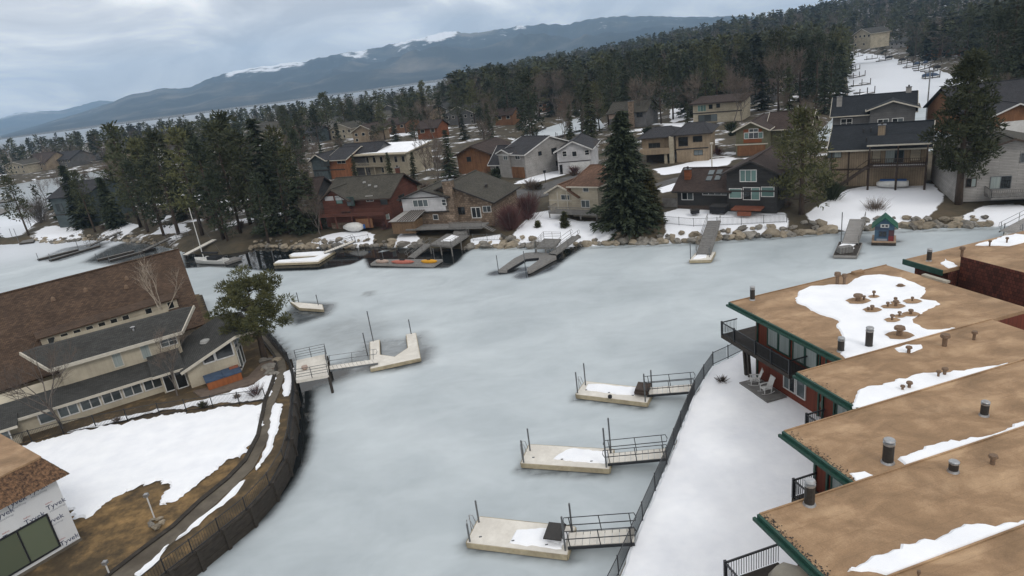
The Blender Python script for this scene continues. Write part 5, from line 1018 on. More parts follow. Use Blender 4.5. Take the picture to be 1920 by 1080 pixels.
# grey house at the right edge
h = House('grey_house', 'tall light grey house at the right edge behind the large pine', *AB((1798, 372), (1935, 366), 2.0), 2.0); W = h.W
zp = h.uz(1880, 262)[1]; h.gable_front(-.5, W+4, 0, 12, -.5, zp-1.9, zp, 'siding_lightgrey', 'roof_olive', .6, peak=.45, fascia='brown_trim')
h.wpx(1856, 330, 1896, 354, 0, frame='grey_metal', pane=('curtain_pale', 'glass_dark'), n=2, name='sliding_door'); h.wpx(1811, 334, 1831, 351, 0, frame='brown_trim', pane=('glass_dark', 'curtain_pale'), n=2); h.wpx(1913, 286, 1940, 304, 0, frame='grey_metal', pane='glass_dark')
h.deck(h.uz(1845, 365)[0], W+3, -2.6, -.05, .5, 'grey_wood', .95)

# ---- second row
h = House('orange_brown_house', 'orange brown house with dark roof behind the left pines', *AB((596, 336), (650, 334), 2.1), 2.1); W = h.W
h.gable_front(0, W*.5, -1, 8, -.2, 5.4, 6.8, 'siding_teal', 'roof_charcoal', .7, fascia='cream_trim'); h.gable_side(W*.5, W+1, 0, 12, -.2, 5.2, 7.4, 'siding_orange', 'roof_charcoal', .8, fascia='cream_trim'); h.gable_side(W*.5, W+8, 3, 13, -.2, 5.2, 8.0, 'siding_grey', 'roof_charcoal', .6)
h.wpx(632, 299, 648, 307, 0, frame='cream_trim', pane='glass_dark', n=2); h.wpx(602, 300, 618, 312, -1, frame='brown_trim', pane='glass_grey', n=3); h.box('band', 'dark_trim', -.1, W+1.1, -1.1, -1.0, 2.4, 2.7); h.win(1.0, 3.4, .2, 2.1, -1, frame='grey_metal', pane='glass_grey', n=2, name='garage_door')
h = House('cream_apartments', 'long cream apartment house with balconies under a snowy flat roof', *AB((675, 329), (768, 327), 2.1), 2.1); W = h.W
h.box('wall', 'siding_beige', 0, W, 0, 10, -.2, 5.4); rf = MB().slab([h.p(-.6, -1.2, 5.5), h.p(W+.6, -1.2, 5.5), h.p(W+.6, 10.5, 7.0), h.p(-.6, 10.5, 7.0)], .25).build('roof', 'siding_beige', h.t)
MB().slab([h.p(-.2, .6, 5.8), h.p(W+.4, .2, 5.75), h.p(W+.4, 10.3, 7.08), h.p(-.3, 10.3, 7.08)], .08).build('roof_snow', 'snow', h.t)
for k in range(7):
    u = .8+k*W/7; h.win(u, u+1.1, 3.2, 4.8, 0, frame='cream_trim', pane='glass_dark'); h.win(u, u+.9, .6, 2.0, 0, frame='cream_trim', pane='glass_dark') if k % 2 else None
h.deck(.2, W*.6, -1.4, -.05, 2.6, 'siding_beige', .9, 'balcony')
h = House('russet_house', 'russet wooden house with a brown roof behind the dark spruce', *AB((872, 326), (908, 324), 2.1), 2.1); W = h.W
h.gable_front(-1.5, W+2, 0, 13, -.2, 4.6, 6.4, 'siding_brown', 'roof_dark_brown', .8, fascia='brown_trim'); h.win(1, 2.2, 2.8, 4, 0, frame='brown_trim', pane='glass_dark'); h.rwin(2, 4, 2.6, 4, W+2, frame='brown_trim', pane='glass_dark'); h.rwin(7, 8.5, 2.6, 4, W+2, frame='brown_trim', pane='glass_dark')
h = House('teal_cottage', 'small teal roofed cottage between the russet and the grey roofed houses', *AB((921, 327), (940, 327), 2.1), 2.1); W = h.W
h.gable_side(0, W, 0, 8, -.2, 2.4, 5.8, 'siding_lightgrey', 'roof_charcoal', .4, fascia='white_paint'); h.win(W*.55, W*.9, .1, 2.0, 0, frame='white_paint', pane='glass_dark', name='door')
h = House('pale_house', 'pale grey house with dark roof and brown garage door facing the driveway', *AB((942, 331), (988, 334), 2.1), 2.1); W = h.W
h.gable_front(0, W*.45, -.4, 5, -.2, 5.3, 6.0, 'siding_lightgrey', 'roof_charcoal', .4, fascia='white_paint'); h.gable_side(0, W, 0, 15, -.2, 5.0, 7.6, 'siding_lightgrey', 'roof_charcoal', .4, fascia='white_paint')
h.wpx(944, 292, 952, 300, -.4, pane='glass_grey', n=2); h.wpx(966, 291, 975, 299, 0, pane='glass_grey', n=2); a0 = h.uz(950, 322)[0]; a1 = h.uz(984, 322)[0]; gd = h.box('garage_door', 'siding_brown', a0, a1, -.1, 0, -.1, 2.3)
for k in range(4): h.box('panel', 'siding_brown', a0+.05, a1-.05, -.14, -.1, .02+k*.57, .54+k*.57, gd)
h.rwin(4, 5, 4, 4.9, W, frame='dark_trim', pane='glass_dark'); h.rwin(8, 9.6, 3.6, 4.9, W, frame='dark_trim', pane='glass_dark', n=2); h.rwin(9, 9.8, 1.0, 2.0, W, frame='dark_trim', pane='glass_dark')
h = House('white_house', 'white gabled house with dark windows above a white garage door', *AB((1048, 327), (1110, 322), 2.1), 2.1); W = h.W
h.gable_front(0, W, 0, 12, -.2, 4.9, 6.6, 'siding_white', 'roof_charcoal', .6, fascia='white_paint'); h.wpx(1054, 283, 1063, 294, 0, pane='glass_dark', rows=2, fw=.1); h.wpx(1072, 283, 1082, 294, 0, pane='glass_dark', fw=.1); h.wpx(1096, 281, 1105, 291, 0, pane='glass_dark', rows=2, fw=.1)
h.box('band', 'dark_trim', 0, W, -.06, 0, 2.4, 2.55); a0 = h.uz(1069, 315)[0]; gd = h.box('garage_door', 'white_paint', a0, W-.3, -.08, 0, -.1, 2.2)
for k in range(4): h.box('panel', 'white_paint', a0+.06, W-.36, -.12, -.08, .0+k*.54, .5+k*.54, gd)
h.win(-.0+.3, .9, .0, 2.0, 0, frame='dark_trim', pane='glass_dark', name='door')
h = House('modern_house', 'modern tan two storey house with low dark hip roofs and big balcony', *AB((1204, 308), (1329, 301), 2.1), 2.1); W = h.W; um = h.uz(1268, 280)[0]
h.hip(um, W, 0, 11, -.2, 5.6, 7.2, 'siding_tan', 'roof_charcoal', .8, .3, fascia='dark_trim'); h.hip(0, um-.1, 1.0, 11, 2.4, 5.3, 6.8, 'siding_tan', 'roof_charcoal', .9, .3, fascia='dark_trim'); h.box('garage_wall', 'dark_wood', .5, um-.3, 2.2, 10, -.2, 2.4)
h.box('balcony', 'siding_tan', -.2, um-1.2, -.9, 1.0, 2.0, 3.1); h.box('pillar', 'siding_beige', um-1.3, um-.4, -.8, .1, -.2, 5.4); h.box('pillar', 'siding_beige', um-2.4, um-1.8, -.6, .1, -.2, 2.0)
h.wpx(1216, 268, 1238, 279, 1.0, frame='dark_trim', pane='glass_dark', n=3); h.wpx(1272, 257, 1290, 274, 0, frame='dark_trim', pane='glass_dark', name='door'); h.wpx(1299, 255, 1317, 266, 0, frame='dark_trim', pane='glass_dark'); h.wpx(1301, 281, 1318, 291, 0, frame='dark_trim', pane='glass_grey', n=2); h.wpx(1259, 285, 1269, 300, 0, frame='dark_trim', pane='glass_dark', name='door'); h.box('band', 'dark_trim', um, W, -.07, 0, 2.5, 2.75)
h = House('olive_house', 'olive house with arched gable window and rust red panels', *AB((1380, 292), (1438, 290), 2.1), 2.1); W = h.W
h.gable_front(0, W, 0, 12, -.2, 5.1, 6.6, 'siding_olive', 'roof_dark_brown', .6, fascia='cream_trim'); h.gable_side(W-.5, W+7, 4, 13, -.2, 4.6, 7.2, 'siding_olive', 'roof_dark_brown', .6, fascia='cream_trim'); h.win(W+2, W+4, 2.9, 4.2, 4, pane='glass_grey', n=2)
h.box('panel', 'siding_rust', 1.5, W-1.0, -.06, 0, 2.5, 5.2); wv = h.wpx(1395, 248, 1431, 260, -.06, pane=('glass_green', 'glass_dark', 'glass_dark', 'glass_green'), n=4, fw=.1); h.wpx(1404, 241, 1422, 248, -.06, pane='glass_grey', n=2, fw=.1); h.box('band', 'cream_trim', -.2, W+.2, -.1, 0, 2.1, 2.3); h.box('lower_wall', 'siding_brown', .3, W-.3, -.05, 0, -.2, 2.0)
h = House('dormer_house', 'grey house with navy roof and white trimmed front gable above the canal', *AB((1560, 256), (1712, 248), 2.1), 2.1); W = h.W; um = h.uz(1630, 240)[0]
h.gable_side(0, W, 0, 11, -.2, 4.4, 7.6, 'siding_grey', 'roof_navy', .5, fascia='cream_trim'); h.gable_front(um, W+.1, -1.0, 5, -.2, 5.3, 6.7, 'siding_grey', 'roof_navy', .8, fascia='cream_trim')
h.wpx(1576, 222, 1598, 239, 0, pane='glass_dark', n=2, rows=2, fw=.12); h.wpx(1645, 223, 1666, 240, -1, pane=('glass_dark', 'glass_grey'), n=2, fw=.12); h.wpx(1672, 221, 1694, 238, -1, pane=('glass_dark', 'glass_grey'), n=2, fw=.12); h.chimney(1.0, 2.8, 5.2, 8.0, 1, .8, 'siding_lightgrey'); h.chimney(W-1.2, 5.5, 6.5, 8.6, 1, .8, 'siding_lightgrey')
h = House('garage_house', 'house with dark roof and wide white garage at the right edge', *AB((1858, 258), (1945, 250), 2.1), 2.1); W = h.W
h.gable_front(0, W, 0, 10, -.2, 4.0, 5.6, 'siding_brown', 'roof_charcoal', .7, fascia='white_paint'); h.gable_side(-3, W+4, 6, 20, -.2, 4.4, 8.4, 'siding_brown', 'roof_charcoal', .7); h.box('garage_door', 'white_paint', 1.2, W-1, -.1, 0, -.1, 2.6)
h = House('beige_lodge', 'beige house with green tinted windows in the third row', *AB((1300, 231), (1392, 225), 2.4), 2.4); W = h.W
h.box('wall', 'siding_beige', 0, W, 0, 11, -.2, 5.6); MB().slab([h.p(-.8, -1, 5.6), h.p(W+.8, -1, 5.6), h.p(W+.8, 12, 6.6), h.p(-.8, 12, 6.6)], .3).build('roof', 'roof_dark_brown', h.t); h.wpx(1308, 197, 1324, 209, 0, frame='cream_trim', pane='glass_green', n=3); h.wpx(1329, 196, 1336, 204, 0, frame='dark_trim', pane='glass_dark'); h.wpx(1343, 194, 1350, 202, 0, frame='dark_trim', pane='glass_dark'); h.box('band', 'dark_trim', 0, W, -.1, 0, 2.6, 2.9); h.win(1.5, 7, .2, 2.2, 0, frame='dark_trim', pane='glass_grey', n=3, name='garage_door')
h = House('yellow_grey_house', 'grey house with stone chimney and yellow gable behind the spruce top', *AB((1165, 239), (1212, 236), 2.4), 2.4); W = h.W
h.gable_side(-4, W, 0, 11, -.2, 4.6, 7.4, 'siding_grey', 'roof_olive', .6); h.chimney(W*.45, -.3, -.2, 7.8, 1.6, 1, 'stone_wall'); h.box('panel', 'kayak_pale', -4, -.5, -.06, 0, 2.8, 4.5); h.win(1, 3, 2.8, 4.2, 0, frame='dark_trim', pane='glass_dark', n=2); h.win(W-3, W-1, 2.8, 4.2, 0, frame='dark_trim', pane='glass_dark', n=2)
h = House('corner_house', 'slate grey house on the tip of land behind two spruces', *AB((112, 424), (150, 421), 1.8), 1.8); W = h.W
h.gable_side(0, W+5, 0, 12, -.4, 7.0, 9.5, 'siding_teal', 'roof_charcoal', .6); h.box('trim', 'dark_trim', 0, W+5, -.06, 0, 2.6, 2.9); h.win(1, 3, 3.6, 5.4, 0, frame='dark_trim', pane='glass_grey', n=2)
h = House('grove_house', 'dark brown house with white windows hidden in the pine grove', *AB((540, 425), (590, 420), 1.9), 1.9); W = h.W
h.gable_side(0, W, 3, 12, -.4, 5.0, 7.4, 'siding_charcoal', 'roof_dark_brown', .6); h.win(W-3.0, W-1.4, 2.6, 4.4, 3, pane='curtain_pale'); h.win(1, 2.5, .5, 2, 3, pane='glass_grey')
# ---- more distant houses: (left px, right px, base y, wall, roof, storey height, ridge rise, gable to the front?, label)
FAR = [((15, 50), 328, 'siding_beige', 'roof_olive', 5.0, 1.6, 1, 'beige house with white window bay on the far left shore'), ((50, 90), 322, 'siding_tan', 'roof_dark_brown', 4.6, 3.0, 0, 'tan house with steep brown roof on the far left shore'), ((140, 180), 321, 'siding_lightgrey', 'roof_grey', 4.6, 2.4, 1, 'pale grey house on the far left shore beside a tall conifer'),
       ((292, 322), 314, 'siding_white', 'roof_grey', 6.6, 1.6, 1, 'white house with tall dark windows seen between the left pines'), ((575, 602), 268, 'siding_teal', 'roof_charcoal', 4.6, 2.2, 0, 'blue grey house beyond the orange brown house'), ((622, 662), 262, 'siding_beige', 'roof_olive', 4.8, 2.4, 1, 'beige house with a snowy yard beyond the apartments'), ((664, 704), 268, 'siding_tan', 'roof_dark_brown', 4.6, 2.6, 1, 'tan house with white gable trim behind the apartments'),
       ((835, 892), 236, 'siding_grey', 'roof_grey', 5.0, 2.8, 1, 'large grey house with white gable lines in the mid forest'), ((722, 762), 252, 'siding_brown', 'roof_dark_brown', 4.4, 2.4, 0, 'brown roofed house left of the dark spruce'), ((785, 822), 262, 'siding_rust', 'roof_dark_brown', 4.4, 2.4, 0, 'rust coloured house in front of the side canal'), ((930, 962), 236, 'siding_brown', 'roof_dark_brown', 4.4, 2.2, 0, 'brown house on the far bank of the side canal'),
       ((1150, 1170), 163, 'siding_white', 'roof_grey', 7, 2, 1, 'white house up the snowy lane between dark trees'), ((1482, 1540), 178, 'siding_grey', 'roof_dark_brown', 5, 2.6, 0, 'grey house with snow on its roof left of the big canal'), ((1600, 1632), 88, 'siding_beige', 'roof_grey', 7, 3, 1, 'pale house at the far end of the big canal'), ((1735, 1790), 112, 'siding_brown', 'roof_dark_brown', 5, 3, 0, 'brown roofed house on the far bank of the big canal'), ((1795, 1850), 105, 'siding_brown', 'roof_olive', 6, 3.2, 0, 'olive roofed house above the far bank of the big canal'), ((1395, 1450), 195, 'siding_grey', 'roof_dark_brown', 5, 2.6, 0, 'dark house among the conifers behind the beige lodge'), ((690, 720), 235, 'siding_lightgrey', 'roof_olive', 4.6, 2.2, 1, 'pale house deep in the mid forest left of two conifers')]
FAR += [((x, x+wd), y, wl_, rf_, 4.6, 2.4, g_, lb) for x, wd, y, wl_, rf_, g_, lb in ((600, 42, 249, 'siding_lightgrey', 'roof_grey', 1, 'grey house beyond the blue grey house'), (642, 40, 238, 'siding_cream', 'roof_olive', 0, 'cream house high in the left mid forest'), (712, 40, 222, 'siding_grey', 'roof_charcoal', 1, 'slate house beyond the mid forest lawn'), (765, 42, 230, 'siding_tan', 'roof_dark_brown', 0, 'tan house behind the close conifer pair'), (800, 40, 222, 'siding_white', 'roof_grey', 1, 'small white house left of the large grey house'), (900, 44, 212, 'siding_beige', 'roof_olive', 0, 'beige house beside the very tall conifer'), (1008, 42, 212, 'siding_brown', 'roof_dark_brown', 0, 'brown house beyond the side canal head'), (200, 44, 300, 'siding_tan', 'roof_grey', 0, 'tan house on the far shore above the spruces'), (96, 40, 316, 'siding_grey', 'roof_charcoal', 0, 'dark house beside the tan one on the far left shore'), (345, 40, 312, 'siding_lightgrey', 'roof_olive', 1, 'pale house glimpsed through the left grove'), (1232, 44, 196, 'siding_grey', 'roof_dark_brown', 0, 'grey house among trees above the modern house'), (1420, 46, 168, 'siding_tan', 'roof_olive', 1, 'tan house high in the right conifers'), (1668, 34, 92, 'siding_lightgrey', 'roof_grey', 0, 'grey house at the end of the far canal'), (1700, 34, 98, 'siding_brown', 'roof_dark_brown', 0, 'brown house by the far canal docks'), (480, 44, 258, 'siding_beige', 'roof_olive', 0, 'beige house beyond the left grove'), (540, 40, 262, 'siding_rust', 'roof_dark_brown', 1, 'rust house beyond the left grove'))]
FARBOX = []
for (x0, x1), yb, wm, rm, hw, rise, gf, lab in FAR:
    FARBOX.append(((x0+3, x1-3), (yb-24, yb)))
    sl = -.13; A, B = AB((x0, yb), (x1, yb+sl*(x1-x0)*.6), 2.2); z0 = gz1(A.x, A.y); A, B = AB((x0, yb), (x1, yb+sl*(x1-x0)*.6), z0)
    h = House('far_house', lab, A, B, z0-.1, group='houses further back among the trees'); W = h.W
    if W > 26: h.W = W = 26
    k = max(1.0, W/14); dp = min(14, W*.9); (h.gable_front if gf else h.gable_side)(0, W, 0, dp, -1.5, hw, hw+rise*min(1.6, k), wm, rm, .7, fascia='cream_trim' if gf else None)
    n = max(2, int(W/3.2))
    for j in range(n):
        u = (j+.3)*W/n; h.win(u, u+W/n*.45, hw-1.9, hw-.5, 0, frame='cream_trim', pane='glass_dark', fw=.12)
        if hw > 4.5 and j % 2 == 0: h.win(u, u+W/n*.4, .5, 1.9, 0, frame='cream_trim', pane='glass_dark', fw=.12)
# street and drives between the rows
def road(name, px, z, lab=None):
    mb = MB(); mb.prism(pp(px, z), z-.3, z); o = mb.build(name, 'asphalt', kind='structure'); return o
road('driveway', [(962, 357), (1000, 350), (1045, 336), (1092, 323), (1116, 321), (1118, 334), (1060, 356), (1005, 372), (966, 372)], 2.2)
road('street', [(1225, 345), (1262, 334), (1330, 322), (1335, 328), (1262, 342), (1228, 354)], 2.2)
# ================================================================ docks, boats, fences
def piling(parent, b, t, r=.055, z=.4, m='grey_metal'):
    p = P(*b, z); h = max(1.2, dist_for(*t, p)-z); MB().tube([p-UP*.9, p+UP*h], r, 7).build('piling', m, parent)
def dock(label, px, z=.42, th=.34, top='dock_deck', edge='dock_edge', pil=(), world=None, group='docks along the far shore', name='dock'):
    w = world or pp(px, z); c = Vector((sum(p[0] for p in w)/len(w), sum(p[1] for p in w)/len(w), 0)); t = thing(name, label, 'dock', c, group)
    MB().prism(w, z-.05, z).build('deck', top, t); n = len(w)
    ar = sum(w[i][0]*w[(i+1) % n][1]-w[(i+1) % n][0]*w[i][1] for i in range(n)); w2 = w if ar > 0 else w[::-1]
    for i in range(n):
        a, b = Vector((*w2[i], 0)), Vector((*w2[(i+1) % n], 0)); nn = (b-a).normalized().cross(UP)
        MB().obox(a+nn*.06+UP*(z-th), b-a, -nn*.05, UP*(th-.01)).build('edge_board', edge, t)
    MB().prism([(c.x+(p[0]-c.x)*.93, c.y+(p[1]-c.y)*.93) for p in w], -.35, z-.06).build('float', 'boat_dark', t)
    for q in pil: piling(t, *q, z=z)
    return t
def gangway(label, a, b, width=1.15, rails=(1, 1), boards=True, m='dock_deck', rm='grey_metal', group='gangways from shore to dock', rh=1.0):
    a, b = Vector(a), Vector(b); d = (b-a); L = d.length; dn = d/L; sd = dn.cross(UP).normalized(); up = sd.cross(dn); t = thing('gangway', label, 'gangway', a, group)
    for s in (-1, 1): MB().bar(a+sd*s*width/2-up*.08, b+sd*s*width/2-up*.08, .07, .16).build('beam', rm, t)
    n = max(4, int(L/.36))
    for k in range(n): o = a+dn*(L*k/n+.01)-sd*(width/2-.04); MB().obox(o, dn*(L/n-.03), sd*(width-.08), up*(.03+.006*(k % 2))).build('plank', m, t)
    for s, on in zip((-1, 1), rails):
        if not on: continue
        f = MB(); p, q = a+sd*s*width/2, b+sd*s*width/2
        pts = [p+up*(rh*.5)+dn*.1, p+up*(rh*.5)-dn*.12, p+up*(rh*.75)-dn*.2, p+up*rh-dn*.12, p+up*rh+dn*.05, q+up*rh-dn*.05, q+up*rh+dn*.12, q+up*(rh*.75)+dn*.2, q+up*(rh*.5)+dn*.12, q+up*(rh*.5)-dn*.1]
        f.tube(pts, .026, 5); f.bar(p+up*rh*.5, q+up*rh*.5, .04)
        for k in range(3): c = p.lerp(q, .04+.46*k); f.bar(c-up*.1, c+up*rh, .045)
        f.build('handrail', rm, t)
    return t
def railing(parent, pts, h=1.0, m='grey_metal', n_h=4, post=1.6):
    f = MB()
    for a, b in zip(pts[:-1], pts[1:]):
        a, b = Vector(a), Vector(b); n = max(1, round((b-a).length/post))
        for k in range(n_h): zz = h*(1-k/(n_h+.3)); f.bar(a+UP*zz, b+UP*zz, .035)
        for k in range(n+1): c = a.lerp(b, k/n); f.bar(c, c+UP*h, .05)
    return f.build('railing', m, parent)
def rect(fl, frr, width):
    a, b = P(*fl, .42), P(*frr, .42); d = (b-a).normalized(); n = Vector((-d.y, d.x, 0)); return [tuple((a)[:2]), tuple(b[:2]), tuple((b+n*width)[:2]), tuple((a+n*width)[:2])], d, n, a, b
NG = 'three floating docks before the snow bank'
NEAR = [('nearest floating dock with a dark hatch and drifted snow', (875, 1017), (1063, 1040), (((881, 1015), (876, 983)), ((898, 979), (891, 939)), ((1060, 1032), (1053, 969)), ((1073, 998), (1066, 944))), (1066, 1012), (1190, 1004), 'nearest'),
        ('middle floating dock with four tall black poles', (977, 868), (1142, 879), (((982, 867), (976, 826)), ((994, 845), (987, 804)), ((1137, 876), (1128, 803)), ((1146, 855), (1138, 784))), (1140, 860), (1249, 850), 'middle'),
        ('furthest of the three floating docks, brown cover on its right end', (1080, 739), (1213, 755), (((1083, 737), (1079, 698)), ((1098, 722), (1096, 681)), ((1210, 753), (1206, 701)), ((1222, 728), (1221, 694))), (1214, 734), (1301, 727), 'furthest')]
for i, (lab, fl, frr, pil, ga, gb, nm) in enumerate(NEAR):
    w, d, n, a, b = rect(fl, frr, 2.15); t = dock(lab, None, world=w, pil=pil, group=NG); L = (b-a).length
    for k in range(3): MB().box(a+d*(L*(.15+.33*k))+n*.08+UP*.44, (.16, .05, .05)).build('cleat', 'grey_metal', t)
    f = MB(); q = a+n*.9-d*.02
    for s in (-.2, .2): f.tube([q+n*s+UP*.42+d*.25, q+n*s+UP*.95+d*.1, q+n*s+UP*.95-d*.12, q+n*s-UP*.2-d*.12], .025, 5)
    f.build('ladder', 'galvanised', t)
    sw = [a+d*L*u+n*v for u, v in ((((.42, .35), (.6, .22), (.93, .35), (.95, 1.7), (.7, 1.85), (.45, 1.4)), ((.35, .7), (.6, .5), (.97, .6), (.95, 1.95), (.5, 1.9)), ((.1, .9), (.4, .65), (.8, .8), (.82, 1.95), (.3, 2.0), (.1, 1.7)))[i])]
    snow_sheet('snow_patch', None, .423, .06, .25, .1, 40+i, t, world=[tuple(p[:2]) for p in sw])
    if i == 0: MB().obox(a+d*L*.76+n*.45+UP*.44, d*1.0, n*1.3, UP*.07).build('hatch', 'flue_black', t); snow_sheet('snow_patch', None, (.515), .08, .2, .06, 47, t, world=[tuple((a+d*L*u+n*v)[:2]) for u, v in ((.77, .75), (.9, .6), (.92, 1.6), (.78, 1.7))])
    if i == 2:
        mb = MB(); o = a+d*L*.8+n*.6+UP*.42; mb.slab([o, o+d*1.0, o+d*1.0+n*1.2+UP*.25, o+n*1.2+UP*.25], .24); mb.obox(o+d*.05+n*.1, d*.9, n*1.1, UP*.2); mb.build('cover', 'brown_trim', t)
        MB().tube([a+d*L*.5-n*.1+UP*.3, a+d*L*.5-n*.1+UP*.12], .16, 8).build('fender', 'boat_dark', t)
    gangway(f'{nm} of the railed gangways crossing from the snow bank to the floating docks', P(*ga, .62), P(*gb, 1.0), 1.1, rm='black_metal')
# U dock and platform on the left bank
t = dock('white U shaped dock with thin poles off the left sea wall', [(694, 641), (711, 637), (712, 665), (740, 669), (765, 652), (762, 627), (779, 624), (788, 671), (695, 691)], top='dock_deck', edge='dock_edge', pil=(((700, 640), (690, 583)), ((771, 626), (766, 599)), ((688, 660), (680, 624))), group='docks of the left yard')
t = thing('shore_platform', 'white planked platform with metal railing standing over the left sea wall', 'deck', P(585, 690, 1.4)); q = [P(556, 676, 1.75), P(612, 664, 1.75), P(616, 703, 1.75), P(555, 714, 1.75)]
MB().slab(q, .25).build('floor', 'dock_deck', t)
for k in range(12): a = q[0].lerp(q[1], k/12); b = q[3].lerp(q[2], k/12); c = q[3].lerp(q[2], (k+.93)/12); dd = q[0].lerp(q[1], (k+.93)/12); MB().slab([a+UP*.03, b+UP*.03, c+UP*.03, dd+UP*.03], .028).build('plank', 'dock_deck', t)
railing(t, [q[0], q[1]], 1.05); railing(t, [q[3], q[2]], 1.05); railing(t, [q[1], q[1].lerp(q[2], .6)], 1.05)
for k in (q[1], q[2], q[1].lerp(q[2], .5)): MB().bar(k-UP*2.2, k-UP*.2, .2).build('support', 'dark_wood', t)
c = P(572, 692, 1.8); fp = MB().tube([c, c+UP*.18, c+UP*.3], [.2, .3, .28], 8).build('fire_bowl', 'kayak_pale', None); tag(fp, 'small pale bowl standing on the white platform', 'bowl')
gangway('narrow white gangway from the platform to the U shaped dock', P(617, 690, 1.3), P(706, 677, .6), 1.0, (1, 0), group=None)
dock('tan dock showing behind the foreground pine', [(545, 566), (604, 571), (606, 580), (562, 577)], pil=(((597, 572), (595, 552)), ((560, 566), (558, 548))), group='docks of the left yard')
# far shore docks
t = dock('snow covered U shaped dock in the black open water', [(513, 494), (522, 488), (590, 482), (596, 480), (545, 482), (542, 478), (550, 474), (600, 471), (628, 471), (596, 491)], pil=(((514, 490), (511, 470)),)); w = pp([(516, 492.5), (523, 488.7), (590, 483), (600, 479), (547, 480.5), (545, 477.5), (552, 475), (600, 472), (624, 472), (595, 489.5)], .43); MB().prism(w, .425, .53).build('snow_cover', 'snow', t)
gangway('snow dusted ramp from the shore fence to the snowy dock', P(607, 474, .6), P(664, 452, 1.5), 1.3, m='dock_deck')
KD = dock('grey floating dock carrying three kayaks', [(695, 494), (707, 486), (829, 486), (812, 497)], top='grey_wood', edge='siding_lightgrey', pil=(((815, 486), (813, 465)), ((719, 487), (717, 474))))
def kayak(label, x0, x1, y, m):
    a, b = P(x0, y, .62), P(x1, y, .62); d = b-a; t = thing('kayak', label, 'kayak', (a+b)/2-UP*.2, 'kayaks on the grey dock'); L = d.length
    ks = [0, .08, .2, .35, .5, .65, .8, .92, 1]; mb = MB(); mb.tube([a+d*k+UP*(.10*abs(2*k-1)**2-.05) for k in ks], [.03, .16, .27, .34, .36, .34, .27, .16, .03], 9); mb.build('hull', m, t, smooth=True)
    c = (a+b)/2+UP*.29; MB().tube([c-d*.1, c+d*.1], [.16, .16], 8).build('cockpit', 'boat_dark', t)
kayak('pale upturned kayak at the left end of the grey dock', 704, 729, 490, 'kayak_pale'); kayak('dull red kayak in the middle of the grey dock', 733, 777, 491, 'kayak_red'); kayak('bright yellow kayak at the right end of the grey dock', 789, 820, 490, 'kayak_yellow')
t = thing('shore_platform', 'grey railed platform on posts below the stone house', 'deck', P(845, 455, 0)); q = [P(806, 458, 1.5), P(846, 462, 1.5), P(880, 440, 1.5), P(838, 438, 1.5)]
MB().slab(q, .25).build('floor', 'grey_wood', t); railing(t, [q[0], q[1]], 1.0, 'grey_wood'); railing(t, [q[1], q[2]], 1.0, 'grey_wood'); snow_sheet('snow_patch', None, 1.51, .06, .3, .1, 50, t, world=[tuple((q[0].lerp(q[1], u).lerp(q[3].lerp(q[2], u), v))[:2]) for u, v in ((.25, .3), (.7, .35), (.7, .8), (.3, .9))])
for k in (q[0], q[1], q[0].lerp(q[1], .5), q[1].lerp(q[2], .5)): MB().bar(k-UP*2, k-UP*.2, .18).build('support', 'grey_wood', t)
gangway('grey ramp from the platform down to the kayak dock', P(770, 483, .55), P(803, 457, 1.5), 1.3, m='grey_wood', rm='grey_wood'); gangway('short grey footbridge from the stone house deck to the platform', P(862, 440, 1.55), P(866, 425, 2.2), 2.2, (0, 0), m='grey_wood', rm='grey_wood')
Z8 = lambda l: [(x/5.333+740, y/5.333+390) for x, y in l]
dock('grey forked dock with two arms on the ice', Z8([(1040, 618), (1200, 500), (1310, 448), (1420, 440), (1600, 462), (1612, 490), (1360, 625), (1335, 632), (1325, 605), (1450, 512), (1445, 492), (1310, 505), (1110, 625)]), top='grey_wood', edge='siding_lightgrey', pil=(((934, 504), (930, 479)), ((985, 502), (985, 470)), ((1004, 474), (1003, 455))))
t = thing('shore_platform', 'grey railed platform on posts beside the forked dock', 'deck', P(1030, 462, 0)); q = [P(1005, 464, 1.2), P(1040, 463, 1.2), P(1052, 448, 1.2), P(1020, 447, 1.2)]
MB().slab(q, .25).build('floor', 'grey_wood', t); railing(t, [q[3], q[0], q[1]], 1.0, 'grey_wood'); railing(t, [q[3], q[2]], 1.0, 'grey_wood')
for k in (q[0], q[1], q[0].lerp(q[1], .5)): MB().bar(k-UP*2, k-UP*.2, .18).build('support', 'grey_wood', t)
gangway('grey ramp from the snowy yard down to the forked dock', P(1036, 476, .6), P(1080, 443, 1.6), 1.3, m='grey_wood', rm='grey_wood'); 
t = dock('small square dock below the charcoal house', [(1293, 488), (1305, 474), (1341, 472), (1333, 487)], pil=(((1295, 486), (1293, 455)), ((1330, 482), (1328, 465)))); snow_sheet('snow_patch', None, .423, .08, .3, .1, 52, t, world=pp([(1299, 486), (1308, 476), (1326, 474), (1324, 484)], .42)); gangway('long weathered ramp up to the charcoal house yard', P(1319, 476, .6), P(1339, 414, 1.9), 1.7, m='grey_wood', rm='grey_wood')
t = dock('dark square dock with lattice box below the tan house', [(1563, 478), (1574, 453), (1616, 455), (1606, 479)], top='dark_wood', edge='siding_lightgrey', pil=(((1577, 452), (1577, 398)),)); snow_sheet('snow_patch', None, .423, .1, .3, .12, 53, t, world=pp([(1570, 468), (1577, 455), (1604, 456), (1598, 468), (1590, 466)], .42)); gangway('pale plank ramp up to the snowy yard of the tan house', P(1594, 456, .6), P(1608, 411, 1.8), 1.7, (0, 1), m='siding_lightgrey', rm='grey_wood')
c = P(1584, 473, .44); t2 = thing('lattice_box', 'wire box standing on the dark square dock', 'box', c); MB().box(c+UP*.35, (1.5, .8, .7)).build('body', 'grey_wood', t2)
